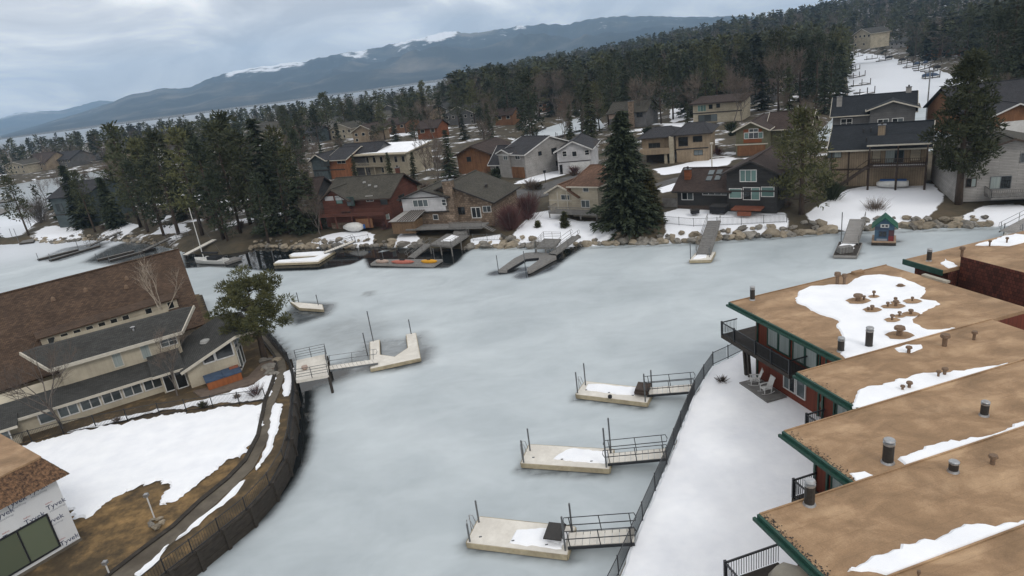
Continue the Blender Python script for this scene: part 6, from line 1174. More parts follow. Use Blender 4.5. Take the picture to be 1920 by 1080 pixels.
for k in range(5): MB().box(c+Vector((-.7+.35*k, -.42, .37)), (.05, .04, .72)).build('slat', 'siding_lightgrey', t2)
t = dock('pale dock with a covered skiff at the right edge', [(1879, 452), (1884, 436), (1990, 432), (1990, 452)], pil=(((1882, 438), (1882, 420)),)); snow_sheet('snow_patch', None, .423, .1, .3, .12, 54, t, world=pp([(1884, 447), (1887, 439), (1905, 438), (1900, 447)], .42))
mb = MB(); a, b = P(1900, 441, .7), P(1960, 440, .7); mb.tube([a.lerp(b, k/6) for k in range(7)], [.1, .4, .5, .5, .5, .45, .3], 9); sk = thing('skiff', 'small upturned skiff on the dock at the right edge', 'boat', (a+b)/2-UP*.3); mb.build('hull', 'kayak_pale', sk, smooth=True); MB().bar(a-UP*.0+UP*.5, b+UP*.45, .08).build('keel', 'grey_wood', sk)
gangway('white railed pier at the right edge', P(1893, 436, 1.3), P(1965, 398, 1.7), 2.0, (1, 1), m='siding_lightgrey', rm='grey_metal')
for lab, a, b in (('left finger of the far left dock pair', (72, 486), (147, 467)), ('right finger of the far left dock pair', (95, 487), (188, 460)), ('left finger of the dock pair above the brown roof', (182, 487), (252, 470)), ('right finger of the dock pair above the brown roof', (205, 488), (292, 465))):
    A, B = P(*a, .4), P(*b, .4); d = (B-A).normalized(); n = Vector((-d.y, d.x, 0))*.7; dock(lab, None, world=[tuple(v[:2]) for v in (A, B, B+n, A+n)], top='grey_wood', edge='dark_wood', pil=((b, (b[0]-3, b[1]-18)), (a, (a[0]-2, a[1]-12))))
gangway('ramp down to the far left dock pair', P(165, 461, .6), P(226, 434, 1.5), 1.2, (1, 1), m='grey_wood', rm='dark_wood'); gangway('ramp down to the docks above the brown roof', P(268, 470, .6), P(318, 446, 1.5), 1.2, (1, 1), m='grey_wood', rm='dark_wood'); gangway('long pale ramp behind the sailboat mast', P(346, 478, .7), P(402, 449, 1.6), 1.2, (0, 0), m='dock_deck', rm='grey_wood')
dock('grey dock moored beside the sailboat', [(415, 488), (440, 481), (452, 484), (425, 493)], top='grey_wood', edge='grey_wood'); dock('low dock at the peninsula tip on the far left', [(36, 456), (44, 450), (66, 447), (62, 453)], top='grey_wood', edge='dark_wood', pil=(((26, 452), (20, 428)), ((36, 456), (29, 428))))
dock('pontoon dock at the left edge of the frozen bay', [(-20, 396), (2, 390), (18, 394), (0, 402)], top='grey_wood', edge='dark_wood', group=None)
bt = thing('pontoon_boat', 'white roofed pontoon boat at the left edge of the frozen bay', 'boat', P(0, 385, 0)); a = P(-14, 384, .5); MB().box(a+Vector((3, 1, .3)), (8, 2.6, .5)).build('hull', 'boat_dark', bt); MB().box(a+Vector((3, 1, 2.7)), (7, 2.6, .16)).build('canopy', 'hull_white', bt)
for sx in (-.2, 6.2): MB().box(a+Vector((sx, 1, 1.6)), (.1, 2.4, 2.2)).build('canopy_frame', 'grey_metal', bt)
MB().box(a+Vector((3, 1, .9)), (7.6, 2.5, .7)).build('cabin_panel', 'siding_lightgrey', bt)
# sailboat
a, b = P(366, 487, .5), P(424, 489, .5); d = (b-a); L = d.length; dn = d/L; n = Vector((-dn.y, dn.x, 0)); sb = thing('sailboat', 'white sailboat with a bare white mast moored in open water', 'sailboat', (a+b)/2-UP*.5); c0 = (a+b)/2; c0.z = 0
prof = [(-.5, .03, .95), (-.42, .45, .85), (-.25, .85, .75), (0, 1.05, .7), (.25, 1.0, .7), (.42, .85, .72), (.5, .7, .75)]; mb = MB(); rings = []
for k, hw, hz in prof:
    c = c0+dn*k*L; rings.append([c+n*hw+UP*hz, c+n*hw*.8+UP*.15, c+n*hw*.3-UP*.25, c-n*hw*.3-UP*.25, c-n*hw*.8+UP*.15, c-n*hw+UP*hz])
for r0, r1 in zip(rings[:-1], rings[1:]):
    for j in range(5): mb.poly([r0[j], r0[j+1], r1[j+1], r1[j]])
    mb.poly([r0[5], r0[0], r1[0], r1[5]])
mb.poly(rings[-1]); mb.build('hull', 'hull_white', sb)
mb = MB(); o = c0-dn*.16*L-n*.5+UP*.7; mb.slab([o+UP*.38, o+dn*.34*L+UP*.42, o+dn*.34*L+n+UP*.42, o+n+UP*.38], .4); mb.build('cabin', 'hull_white', sb); MB().obox(c0+dn*.0*L-n*.62+UP*.74, dn*.3*L, n*1.24, UP*.5).build('cockpit_cover', 'boat_dark', sb)
mp_ = c0-dn*.2*L+UP*.7; top = dist_for(357, 389, mp_); MB().tube([mp_, Vector((mp_.x, mp_.y, top))], [.085, .055], 8).build('mast', 'hull_white', sb); MB().tube([mp_+UP*1.1, mp_+UP*1.15+dn*L*.5], .18, 7).build('sail_cover', 'boat_dark', sb)
MB().bar(c0-dn*.49*L+UP*1.0, Vector((mp_.x, mp_.y, top-.3)), .012).build('forestay', 'grey_metal', sb); MB().bar(c0+dn*.49*L+UP*.8, Vector((mp_.x, mp_.y, top-.1)), .012).build('backstay', 'grey_metal', sb)
f = MB(); f.tube([c0+dn*.48*L+n*.6+UP*.75, c0+dn*.48*L+n*.6+UP*1.3, c0+dn*.5*L-n*.6+UP*1.3, c0+dn*.48*L-n*.6+UP*.75], .02, 5); f.build('stern_rail', 'galvanised', sb)
# floating playhouse
a, b = P(1634, 455, .35), P(1680, 456, .35); d = (b-a).normalized(); n = Vector((-d.y, d.x, 0)); ph = thing('playhouse', 'small colourful playhouse with green roof floating on a raft', 'playhouse', a)
L = (b-a).length; MB().obox(a-UP*.25, d*L, n*3.0, UP*.35).build('raft', 'play_wood', ph); MB().obox(a-UP*.3-n*.05, d*L, n*.04, UP*.3).build('raft_edge', 'dark_wood', ph)
o = a+d*.25+n*.5+UP*.1; W = L-.5; z1, z2 = 1.75, 2.75
mb = MB(); 
mb.poly([o, o+d*W, o+d*W+UP*z1, o+d*W*.5+UP*z2, o+UP*z1]); mb.poly([o+d*W, o+d*W+n*1.9, o+d*W+n*1.9+UP*z1, o+d*W+UP*z1]); mb.poly([o+n*1.9, o, o+UP*z1, o+n*1.9+UP*z1]); mb.poly([o+d*W+n*1.9, o+n*1.9, o+n*1.9+UP*z1, o+d*W*.5+n*1.9+UP*z2, o+d*W+n*1.9+UP*z1]); mb.build('wall', 'play_blue', ph)
MB().poly([o+d*(W+.012), o+d*(W+.012)+n*1.9, o+d*(W+.012)+n*1.9+UP*z1, o+d*(W+.012)+UP*z1]).build('side_panel', 'play_wood', ph)
for nm, mm_, u0, u1, za_, zb_ in (('panel', 'play_red', .72, .99, .0, .6), ('panel', 'play_maroon', .72, .99, .62, 1.3), ('panel', 'play_dark_blue', .02, .7, 1.3, 1.74), ('panel', 'print_grey', .12, .66, .02, .26)): MB().obox(o+d*W*u0-n*.03+UP*za_, d*W*(u1-u0), n*.028, UP*(zb_-za_)).build(nm, mm_, ph)
window(ph, o+d*W*.22+UP*.5, d*W*.42, UP*.72, 'play_dark_blue', 'glass_dark', n=2, out=-n); sg = MB().obox(o+d*W*.28-n*.06+UP*1.62, d*W*.44, n*.04, UP*.4).build('sign', 'white_paint', ph)
for u in (.35, .535): MB().obox(o+d*W*u-n*.075+UP*1.72, d*W*.12, n*.012, UP*.2).build('sign_figure', 'boat_dark', sg)
mb = MB(); mb.slab([o+d*(W*.5)-n*.3+UP*(z2+.14), o+d*(W+.35)-n*.3+UP*(z1-.12), o+d*(W+.35)+n*2.1+UP*(z1-.12), o+d*W*.5+n*2.1+UP*(z2+.14)], .1); mb.slab([o-d*.35-n*.3+UP*(z1-.12), o+d*(W*.5-.004)-n*.3+UP*(z2+.14), o+d*(W*.5-.004)+n*2.1+UP*(z2+.14), o-d*.35+n*2.1+UP*(z1-.12)], .1); mb.build('roof', 'play_green', ph)
# docks and boats up the big canal
CAN = [((1600, 160), (1632, 156)), ((1612, 178), (1640, 172)), ((1600, 145), (1622, 140)), ((1596, 132), (1612, 128)), ((1607, 190), (1628, 187)), ((1600, 107), (1618, 103)), ((1625, 111), (1645, 108)), ((1648, 114), (1672, 110)), ((1690, 119), (1712, 115)), ((1700, 126), (1724, 122)), ((1722, 131), (1745, 125)), ((1735, 146), (1762, 143)), ((1752, 120), (1775, 115)), ((1660, 106), (1682, 102)), ((1765, 122), (1790, 116)), ((1712, 112), (1735, 108)), ((1742, 134), (1758, 131))]
for i, (p0, p1) in enumerate(CAN):
    A, B = P(*p0, .5), P(*p1, .5); d = (B-A).normalized(); n = Vector((-d.y, d.x, 0)); L = (B-A).length
    t = thing('canal_dock', 'weathered dock with posts standing out into the snowy far canal', 'dock', A, 'docks lining the far canal'); MB().obox(A-UP*.4, d*L, n*2.2, UP*.4).build('deck', 'grey_wood', t); MB().obox(A+d*L*.85-UP*.4+n*2.2, d*1.8, n*5, UP*.4).build('finger', 'grey_wood', t); MB().obox(A+UP*.02, d*L*.8, n*1.9, UP*.1).build('snow_cover', 'snow', t)
    for k in (0, .5, 1): MB().bar(A+d*L*k-UP*1, A+d*L*k+UP*2.0, .22).build('piling', 'dark_wood', t)
for i, (x, y) in enumerate(((1617, 184), (1690, 113), (1735, 118), (1758, 127), (1745, 142), (1668, 108), (1720, 120), (1772, 112))):
    c = P(x, y, .9); t = thing('winter_boat', 'boat under a dark winter cover on the far canal', 'boat', c, 'covered boats on the far canal'); mb = MB(); d = Vector((math.cos(i*.7), .35*math.sin(i*2.1), 0)); mb.tube([c+d*(k-3) for k in range(7)], [.2, .8, 1.1, 1.2, 1.2, 1.1, .8], 8); mb.build('cover', 'boat_dark' if i % 2 else 'tub_blue', t, smooth=True); mb = MB(); mb.tube([c+d*(k-3)-UP*.5 for k in range(7)], [.3, .9, 1.15, 1.25, 1.25, 1.15, .9], 8); mb.build('hull', 'hull_white', t, smooth=True)
for i, (p0, p1) in enumerate((((985, 251), (1022, 240)), ((1022, 262), (1062, 252)), ((1045, 258), (1066, 251)), ((1070, 249), (1090, 244)))):
    A, B = P(*p0, .4), P(*p1, .4); t = thing('canal_dock', 'dark narrow dock on the side canal behind the white house', 'dock', A, 'docks of the side canal'); MB().bar(A, B, 1.3, .3).build('deck', 'dark_wood', t)
    for k in (0, .5, 1): MB().bar(A.lerp(B, k)-UP, A.lerp(B, k)+UP*1.6, .16).build('piling', 'dark_wood', t)
# shore fences on the far side
gzf = lambda x, y: gz1(x, y)
for lab, px, g_, hh, zf_ in (('wire fence on the snow before the red house', [(597, 449), (640, 447), (690, 443)], .25, 1.2, None), ('wire fence on the snow of the charcoal house', [(1247, 417), (1300, 419), (1390, 416), (1475, 411)], .16, 1.15, None), ('wire fence right of the stone house deck', [(886, 443), (940, 441), (975, 447), (1020, 445)], .25, 1.0, None), ('snowy railing fence on the peninsula tip', [(88, 444), (120, 442), (155, 434)], .5, .9, None), ('white fence along the pine grove shore', [(290, 446), (330, 443), (352, 438)], .4, 1.0, None)):
    fence('shore_fence', lab, pp(px, 1.5), 0, hh, 'grey_metal', g_, 2.6, 2, .02, pw=.07, zf=gzf)
lp = P(1335, 314, 2.2); t = thing('street_lamp', 'slim pale street lamp on the snow behind the charcoal house', 'street lamp', lp); hh = dist_for(1333, 270, lp); MB().tube([lp, Vector((lp.x, lp.y, hh))], .11, 7).build('pole', 'cream_trim', t); MB().box(Vector((lp.x, lp.y, hh+.1)), (.5, .5, .3)).build('lamp_head', 'cream_trim', t)
lp = P(1736, 232, 2.2); t = thing('flag_pole', 'tall grey pole rising in front of the snowy canal', 'pole', lp); hh = dist_for(1738, 133, lp); MB().tube([lp, Vector((lp.x, lp.y, hh))], [.16, .12], 7).build('pole', 'galvanised', t); MB().box(Vector((lp.x+.5, lp.y, hh)), (1.2, .2, .2)).build('lamp_head', 'galvanised', t)
lp = P(1023, 342, 2.2); t = thing('mailbox_post', 'small dark lantern post on the snowy strip by the driveway', 'lamp post', lp); MB().tube([lp, lp+UP*1.9], .07, 6).build('post', 'boat_dark', t); MB().tube([lp+UP*1.9, lp+UP*2.05, lp+UP*2.4, lp+UP*2.5], [.1, .28, .3, .05], 6).build('lantern', 'boat_dark', t)
b1 = P(672, 432, 2.0); t = thing('covered_boat', 'white shrink wrapped boat before the red house', 'boat', P(655, 426, 1.9)); a = P(645, 426, 2.2); mb = MB(); mb.tube([a+Vector((.9, -.4, 0))*k for k in range(5)], [.3, .7, .85, .8, .4], 9); mb.build('wrap', 'hull_white', t, smooth=True); MB().box(P(676, 424, 2.2), (1.8, 1.2, .7)).build('tarp', 'tarp_blue', t)
# ================================================================ plants and stones
def cards(C, D, l, w, S=None, seed=0, tip=.45):
    rg = np.random.default_rng(seed); n = len(C); D = D/np.linalg.norm(D, axis=1, keepdims=True)
    if S is None: S = rg.normal(size=(n, 3))
    S = S-(S*D).sum(1, keepdims=True)*D; S /= np.linalg.norm(S, axis=1, keepdims=True)+1e-9
    l = np.broadcast_to(np.asarray(l, float), (n,))[:, None]; w = np.broadcast_to(np.asarray(w, float), (n,))[:, None]
    v = np.stack([C-S*w/2, C+S*w/2, C+D*l+S*w/2*tip, C+D*l-S*w/2*tip], 1).reshape(-1, 3)
    return v, np.arange(4*n).reshape(n, 4)
def spruce_crown(h, r, seed, whorls=34, per=7, step=.38, base=.06, card=(.75, .3), droop=.35, narrow=.85):
    rg = np.random.default_rng(seed); C, D, Ln = [], [], []
    for k in range(whorls):
        t = base+(1-base)*(k+rg.uniform(-.3, .3))/whorls; t = min(max(t, base), .995); R0 = r*((1-t)**narrow)*rg.uniform(.72, 1.1)+.12
        if t < base+.1: R0 *= .75+2.5*(t-base)
        for j in range(max(3, int(per*rg.uniform(.7, 1.2)))):
            a = rg.uniform(0, 2*math.pi); L = R0*rg.uniform(.65, 1.15); m = max(2, int(L/step)); s = (np.arange(m)+rg.uniform(0, .5))/m
            d = np.array([math.cos(a), math.sin(a), 0]); dz = -droop*L*(s**1.3)+.12*L*s**3
            for side in (-1, 1, 0):
                p = d[None]*(s*L)[:, None]+np.array([0, 0, t*h])+np.stack([0*s, 0*s, dz], 1)+rg.normal(size=(m, 3))*.08
                th = a+side*rg.uniform(.5, 1.0, m); q = np.stack([np.cos(th), np.sin(th), -droop*.9+rg.normal(size=m)*.25], 1); C.append(p); D.append(q); Ln.append(np.full(m, 1.0)*(.7 if side else 1))
    C, D, Ln = np.concatenate(C), np.concatenate(D), np.concatenate(Ln)
    # top leader
    S = np.cross(D, np.array([0, 0, 1.0]))+np.random.default_rng(seed+1).normal(size=D.shape)*.45
    return cards(C, D, card[0]*Ln*np.random.default_rng(seed+2).uniform(.7, 1.3, len(C)), card[1], S, seed)
def pine_crown(h, r, seed, limbs=46, clump=26, cr=.75, base=.28, card=(.5, .2), shape=1.0, lean=0.0):
    rg = np.random.default_rng(seed); C, D = [], []
    for k in range(limbs):
        t = base+(1-base)*((k+.5)/limbs)**.9; tt = (t-base)/(1-base); prof = min(1, .45+3.2*tt)*(1-tt)**.72 if shape > .5 else math.sqrt(max(.02, 1-(2*tt-.9)**2*.95))
        L = r*max(.12, prof)*rg.uniform(.55, 1.12); a = k*2.4+rg.uniform(-.6, .6); up = rg.uniform(-.1, .3)+.25*tt
        tipz = t*h+up*L; m = max(1, int(L/1.0))
        for j in range(m):
            f = 1-.55*j/max(1, m); c = np.array([math.cos(a)*L*f, math.sin(a)*L*f, t*h+up*L*f])+rg.normal(size=3)*.25; n = int(clump*rg.uniform(.6, 1.2)*(1 if j == 0 else .7)); cc = cr*rg.uniform(.7, 1.2)
            o = rg.normal(size=(n, 3)); o /= np.linalg.norm(o, axis=1, keepdims=True); rad = cc*rg.uniform(.25, 1, (n, 1))**.6; C.append(c+o*rad*np.array([1.15, 1.15, .7])); D.append(o+np.array([0, 0, .35])+rg.normal(size=(n, 3))*.3)
    n = clump; o = rg.normal(size=(n, 3)); C.append(np.array([0, 0, h*.97])+o*.3); D.append(o+np.array([0, 0, 1])); C, D = np.concatenate(C), np.concatenate(D)
    return cards(C, D, card[0]*np.random.default_rng(seed+2).uniform(.7, 1.3, len(C)), card[1], None, seed)
def limb_tubes(h, r, seed, n=16, base=.25, rt=.25, sub=5, bend=0.0):
    rg = random.Random(seed); mb = MB(); mb.tube([V(0, 0, -.6), V(.03*h*rg.uniform(-.3, .3), 0, h*.3), V(.03*h*rg.uniform(-.4, .4), .02*h*rg.uniform(-.4, .4), h*.65), V(0, 0, h*.97)], [rt*1.15, rt*.85, rt*.5, .03], 7)
    for k in range(n):
        t = base+(.92-base)*k/n; a = rg.uniform(0, 6.28); L = r*(1-t*.75)*rg.uniform(.5, .9); mb.tube([V(0, 0, t*h), V(math.cos(a)*L*.5, math.sin(a)*L*.5, t*h+L*.1), V(math.cos(a)*L, math.sin(a)*L, t*h+L*.22)], [rt*.25, rt*.16, .02], 4)
    return mb
def bare_tree(h, seed, spread=.42, twigs=1.0, rt=None, levels=3, fork=5, thin=.035, trunk=.3, lean=(0, 0)):
    rg = random.Random(seed); wood = MB(); Cs, Ds, Ls = [], [], []; rt = rt or h*.016
    def grow(p, d, L, r, lev):
        pts = [p]; q = p
        for k in range(3): d = (d+V(rg.gauss(0, .12), rg.gauss(0, .12), .09)).normalized(); q = q+d*L/3; pts.append(q)
        wood.tube(pts, [r, r*.85, r*.65, r*.42], 5 if lev == 0 else (4 if lev == 1 else 3), cap=False)
        if lev >= levels:
            for k in range(int(10*twigs)):
                b = pts[0].lerp(pts[3], rg.random()) if rg.random() < .5 else pts[rg.randint(1, 3)]; Cs.append(tuple(b)); Ds.append(tuple((d+V(rg.gauss(0, .6), rg.gauss(0, .6), rg.gauss(.15, .4))))); Ls.append(L*rg.uniform(.5, 1.0))
            return
        for k in range(fork if lev else fork+2):
            f = rg.uniform(.35, 1.0); b = pts[0].lerp(pts[3], f) if lev == 0 else pts[min(3, int(f*3)+1)]; a = rg.uniform(0, 6.28); dd = (d*1.0+V(math.cos(a), math.sin(a), 0)*rg.uniform(.5, 1.1)*spread*2+V(0, 0, .25)).normalized(); grow(b, dd, L*rg.uniform(.5, .72), r*.45, lev+1)
    grow(V(0, 0, -.3), V(lean[0], lean[1], 1).normalized(), h*.55, rt, 0)
    v, f = cards(np.array(Cs), np.array(Ds), np.array(Ls), thin, None, seed, .3) if Cs else (np.zeros((0, 3)), np.zeros((0, 4), int))
    return wood, v, f
def mesh_from(v, f, material, name):
    me = bpy.data.meshes.new(name); me.from_pydata(v.tolist(), [], f.tolist()); me.materials.append(MATS[material]); return me
def mb_mesh(mb, material, name):
    me = bpy.data.meshes.new(name); me.from_pydata([tuple(p) for p in mb.v], [], mb.f); me.materials.append(MATS[material]); me.polygons.foreach_set('use_smooth', [True]*len(me.polygons)); return me
def tree_obj(name, label, group, trunk_me, crown_me, loc, scale, rz, cat='tree', sz=None):
    t = thing(name, label, cat, loc, group); t.scale = (scale, scale, sz or scale); t.rotation_euler = (rng.gauss(0, .025), rng.gauss(0, .025), rz)
    a = bpy.data.objects.new('trunk', trunk_me); b = bpy.data.objects.new('crown', crown_me)
    for o in (a, b): COL.objects.link(o); o.parent = t
    return t
LIB = {}
def lib(kind):
    return LIB[kind]
for i in range(4): LIB[('spruce', i)] = (mb_mesh(limb_tubes(16, 1, 50+i, 3, .5, .22), 'bark', 'trunk'), mesh_from(*spruce_crown(16, (3.3, 2.9, 3.6, 2.6)[i], 60+i, 30, 7, .42, .05, (.85, .36)), ('needles_dark', 'needles_mid', 'needles_dark', 'needles_mid')[i], 'crown'), 16)
for i in range(5): LIB[('pine', i)] = (mb_mesh(limb_tubes(18, 3.2, 70+i, 18, .22, .27), 'bark', 'trunk'), mesh_from(*pine_crown(18, (3.2, 3.8, 2.9, 3.5, 3.1)[i], 80+i, 44, 24, .85, (.2, .26, .16, .3, .22)[i], (.62, .26)), ('needles_mid', 'needles_olive', 'needles_dark', 'needles_mid', 'needles_dark')[i], 'crown'), 18)
for i in range(4):
    w_, v_, f_ = bare_tree(13, 90+i, .4, .8, .16, 3, 4, .05); LIB[('bare', i)] = (mb_mesh(w_, 'bark_grey', 'trunk'), mesh_from(v_, f_, 'twig_brown', 'crown'), 13)
TREES = []
def place(kind, var, x, y, h, label, group, z=None, rz=None, wide=1.0):
    tr, cr, h0 = LIB[(kind, var)]; z = gz1(x, y) if z is None else z; nm = {'spruce': 'spruce_tree', 'pine': 'pine_tree', 'bare': 'bare_tree'}[kind]
    TREES.append((x, y)); return tree_obj(nm, label, group, tr, cr, (x, y, z-.1), h/h0*wide, rz if rz is not None else rng.uniform(0, 6.28), sz=h/h0)
def by_px(kind, var, b, ytop, label, group=None, wide=1.0, z=1.9, rz=None):
    p = P(*b, z); p.z = gz1(p.x, p.y); p = P(*b, max(p.z, .1))
    lo, hi = .5, 45                               # height whose top reaches pixel row ytop
    for _ in range(30):
        mdl = (lo+hi)/2
        if proj((p.x, p.y, p.z+mdl))[1] > ytop: lo = mdl
        else: hi = mdl
    return place(kind, var, p.x, p.y, lo, label, group, p.z, rz, wide)
# hero trees of their own shape
def hero(name, label, b, ytop, crown, trunk, z=1.9, cat='tree', zz=None):
    p = P(*b, z); z0 = gz1(p.x, p.y) if zz is None else zz; p = P(*b, max(z0, .1)); lo, hi = .5, 45
    for _ in range(30):
        mdl = (lo+hi)/2
        if proj((p.x, p.y, p.z+mdl))[1] > ytop: lo = mdl
        else: hi = mdl
    h = lo; TREES.append((p.x, p.y)); tm, cm = trunk(h), crown(h); t = tree_obj(name, label, None, tm, cm, (p.x, p.y, p.z-.1), 1, rng.uniform(0, 6.28), cat); return t
hero('spruce_tree', 'big dark spruce reaching the ground on the far shore, mid right', (1178, 440), 205, lambda h: mesh_from(*spruce_crown(h, h*.33, 201, 66, 14, .3, .02, (.75, .3), .3, .74), 'needles_dark', 'crown'), lambda h: mb_mesh(limb_tubes(h, 1, 3, 3, .5, .3), 'bark', 'trunk'))
hero('juniper_tree', 'golden green bushy conifer at the right foot of the big spruce', (1222, 434), 318, lambda h: mesh_from(*spruce_crown(h, h*.24, 203, 34, 10, .26, .02, (.6, .26), .1, .5), 'needles_gold', 'crown'), lambda h: mb_mesh(limb_tubes(h, .8, 4, 3, .5, .14), 'bark', 'trunk'))
hero('pine_tree', 'wide olive pine with open crown beside the charcoal house', (1502, 408), 205, lambda h: mesh_from(*pine_crown(h, h*.36, 205, 62, 52, .8, .16, (.42, .17)), 'needles_olive', 'crown'), lambda h: mb_mesh(limb_tubes(h, h*.34, 5, 34, .14, .36), 'bark', 'trunk'))
hero('pine_tree', 'tall dark green pine with a thick trunk before the grey house', (1797, 386), 104, lambda h: mesh_from(*pine_crown(h, h*.25, 207, 92, 85, .85, .24, (.42, .17)), 'needles_mid', 'crown'), lambda h: mb_mesh(limb_tubes(h, h*.2, 6, 30, .2, .42), 'bark', 'trunk'))
hero('pine_tree', 'round crowned pine standing over the corner of the cream house, foreground', (497, 674), 526, lambda h: mesh_from(*pine_crown(h, h*.40, 209, 60, 190, .62, .34, (.24, .09), .2), 'needles_olive', 'crown'), lambda h: mb_mesh(limb_tubes(h, h*.36, 7, 30, .36, .3), 'bark', 'trunk'), z=ZL, zz=ZL)
for lab, b, yt in (('left of two dark spruces on the peninsula tip', (166, 433), 306), ('right of two dark spruces on the peninsula tip', (222, 428), 328)): hero('spruce_tree', lab, b, yt, lambda h: mesh_from(*spruce_crown(h, h*.24, int(b[0]), 44, 9, .34, .02, (.8, .34), .3, .8), 'needles_dark', 'crown'), lambda h: mb_mesh(limb_tubes(h, 1, 8, 3, .5, .26), 'bark', 'trunk'))
for nm, lab, b, yt in (('cypress_shrub', 'cone shaped evergreen shrub on the snow of the cream house, the shorter one', (1010, 436), 414), ('cypress_shrub', 'slender upright evergreen shrub on the snow of the cream house, the taller one', (1060, 434), 395)): hero(nm, lab, b, yt, lambda h: mesh_from(*spruce_crown(h, h*.26, int(b[1]), 22, 12, .16, .01, (.3, .16), -.2, .6), 'needles_olive', 'crown'), lambda h: mb_mesh(limb_tubes(h, .3, 9, 2, .5, .06), 'bark', 'trunk'), cat='shrub')
def bare_hero(name, label, b, ytop, seed, mat_, twm, z, spread=.42, tw=1.0, fork=5, thin=.022, lean=(0, 0), cat='tree', rt=None):
    def mk(h):
        w_, v_, f_ = bare_tree(h, seed, spread, tw, rt or h*.016, 3, fork, thin, lean=lean); bare_hero.c = (v_, f_); return mb_mesh(w_, mat_, 'trunk')
    return hero(name, label, b, ytop, lambda h: mesh_from(*bare_hero.c, twm, 'crown'), mk, z=z, cat=cat, zz=z)
bare_hero('bare_tree', 'pale bare aspen in front of the big brown roof', proj((-36.1, 61.7, ZL)), 506, 301, 'bark_pale', 'bark_pale', ZL, .34, .5, 3, .014, rt=.11)
bare_hero('bare_tree', 'dark bare tree leaning over the lower grey roof, left', (118, 802), 640, 303, 'bark_grey', 'twig_brown', ZL, .5, 1.0, 4, .018, (-.2, .1), rt=.13)
bare_hero('bare_tree', 'small bare tree by the porch doors of the cream house', (332, 742), 640, 305, 'bark_grey', 'twig_brown', ZL, .45, .8, 4, .016, rt=.09)
def bush(name, label, b, ytop, mat_, n=420, z=None, width=1.1, thin=.02, seed=1, group=None):
    p = P(*b, z if z is not None else 1.6); z0 = z if z is not None else gz1(p.x, p.y); p = P(*b, z0); h = max(.4, dist_for(b[0], ytop, p)-z0); rg = np.random.default_rng(seed)
    a = rg.uniform(0, 6.28, n); o = np.abs(rg.normal(size=n))*.5*width*h*.5; C = np.stack([np.cos(a)*o*.5, np.sin(a)*o*.5, rg.uniform(0, h*.55, n)], 1); D = np.stack([np.cos(a)*(.25+o/h), np.sin(a)*(.25+o/h), rg.uniform(.5, 1.3, n)], 1)
    t = thing(name, label, 'shrub', p-UP*.05, group); v, f = cards(C, D, h*rg.uniform(.3, .6, n), thin, None, seed, .3); o = bpy.data.objects.new('twigs', mesh_from(v, f, mat_, 'twigs')); COL.objects.link(o); o.parent = t
    w = MB(); r_ = random.Random(seed)
    for k in range(9): a = r_.uniform(0, 6.28); w.tube([V(0, 0, -.1), V(math.cos(a)*.25*h*width, math.sin(a)*.25*h*width, h*.45), V(math.cos(a)*.45*h*width, math.sin(a)*.45*h*width, h*.8)], [.035, .025, .01], 4)
    o2 = bpy.data.objects.new('stems', mb_mesh(w, 'bark_grey', 'stems')); COL.objects.link(o2); o2.parent = t; return t
bush('bare_shrub', 'spiky bare bush behind the floating playhouse', (1640, 408), 368, 'twig_brown', 700, width=1.5, thin=.03, seed=3); bush('bare_shrub', 'pale grey bare bush on the bank below the red house', (706, 452), 428, 'bark_grey', 700, width=1.6, thin=.03, seed=4)
bush('red_shrub', 'large maroon bare bush right of the stone house', (958, 432), 382, 'twig_red', 1800, width=1.1, thin=.05, seed=5); bush('red_shrub', 'maroon bare bush between stone house and snowy yard', (990, 412), 362, 'twig_red', 1500, width=1.0, thin=.05, seed=6); bush('bare_shrub', 'bare branching bush behind the maroon bushes', (1000, 396), 352, 'bark_grey', 600, width=1.1, thin=.03, seed=7)
bush('bare_shrub', 'reddish bare bush inside the corner of the yard fence', (480, 744), 716, 'twig_red', 420, z=ZL, width=1.6, thin=.014, seed=8); bush('low_shrub', 'small dark shrub at the middle of the yard fence', (382, 764), 750, 'needles_olive', 300, z=ZL, width=1.6, thin=.05, seed=9); bush('low_shrub', 'small dark shrub at the left part of the yard fence', (221, 792), 778, 'twig_brown', 260, z=ZL, width=1.4, thin=.02, seed=10); bush('low_shrub', 'small dark shrub near the fence corner', (446, 748), 736, 'twig_brown', 200, z=ZL, width=1.6, thin=.03, seed=16)
bush('grass_tuft', 'brown grass tuft poking through the snow bank near the balcony posts', (1354, 716), 704, 'twig_brown', 200, z=ZR, width=2.4, thin=.03, seed=11); bush('bare_shrub', 'bare purple tinged bush at the peninsula tip', (78, 418), 360, 'bark_grey', 900, width=1.2, thin=.05, seed=12)
for i, (x, y) in enumerate(((1700, 408), (1722, 406), (1742, 404), (1760, 408), (1712, 414))): bush('low_shrub', 'low dark shrub in the snowy bank right of the playhouse', (x, y), y-11, 'twig_brown', 300, width=2.2, thin=.04, seed=20+i, group='low shrubs in the snow right of the playhouse')
bush('low_shrub', 'dark evergreen shrubs left of the tan house yard', (1560, 374), 340, 'needles_dark', 900, width=1.5, thin=.1, seed=31)
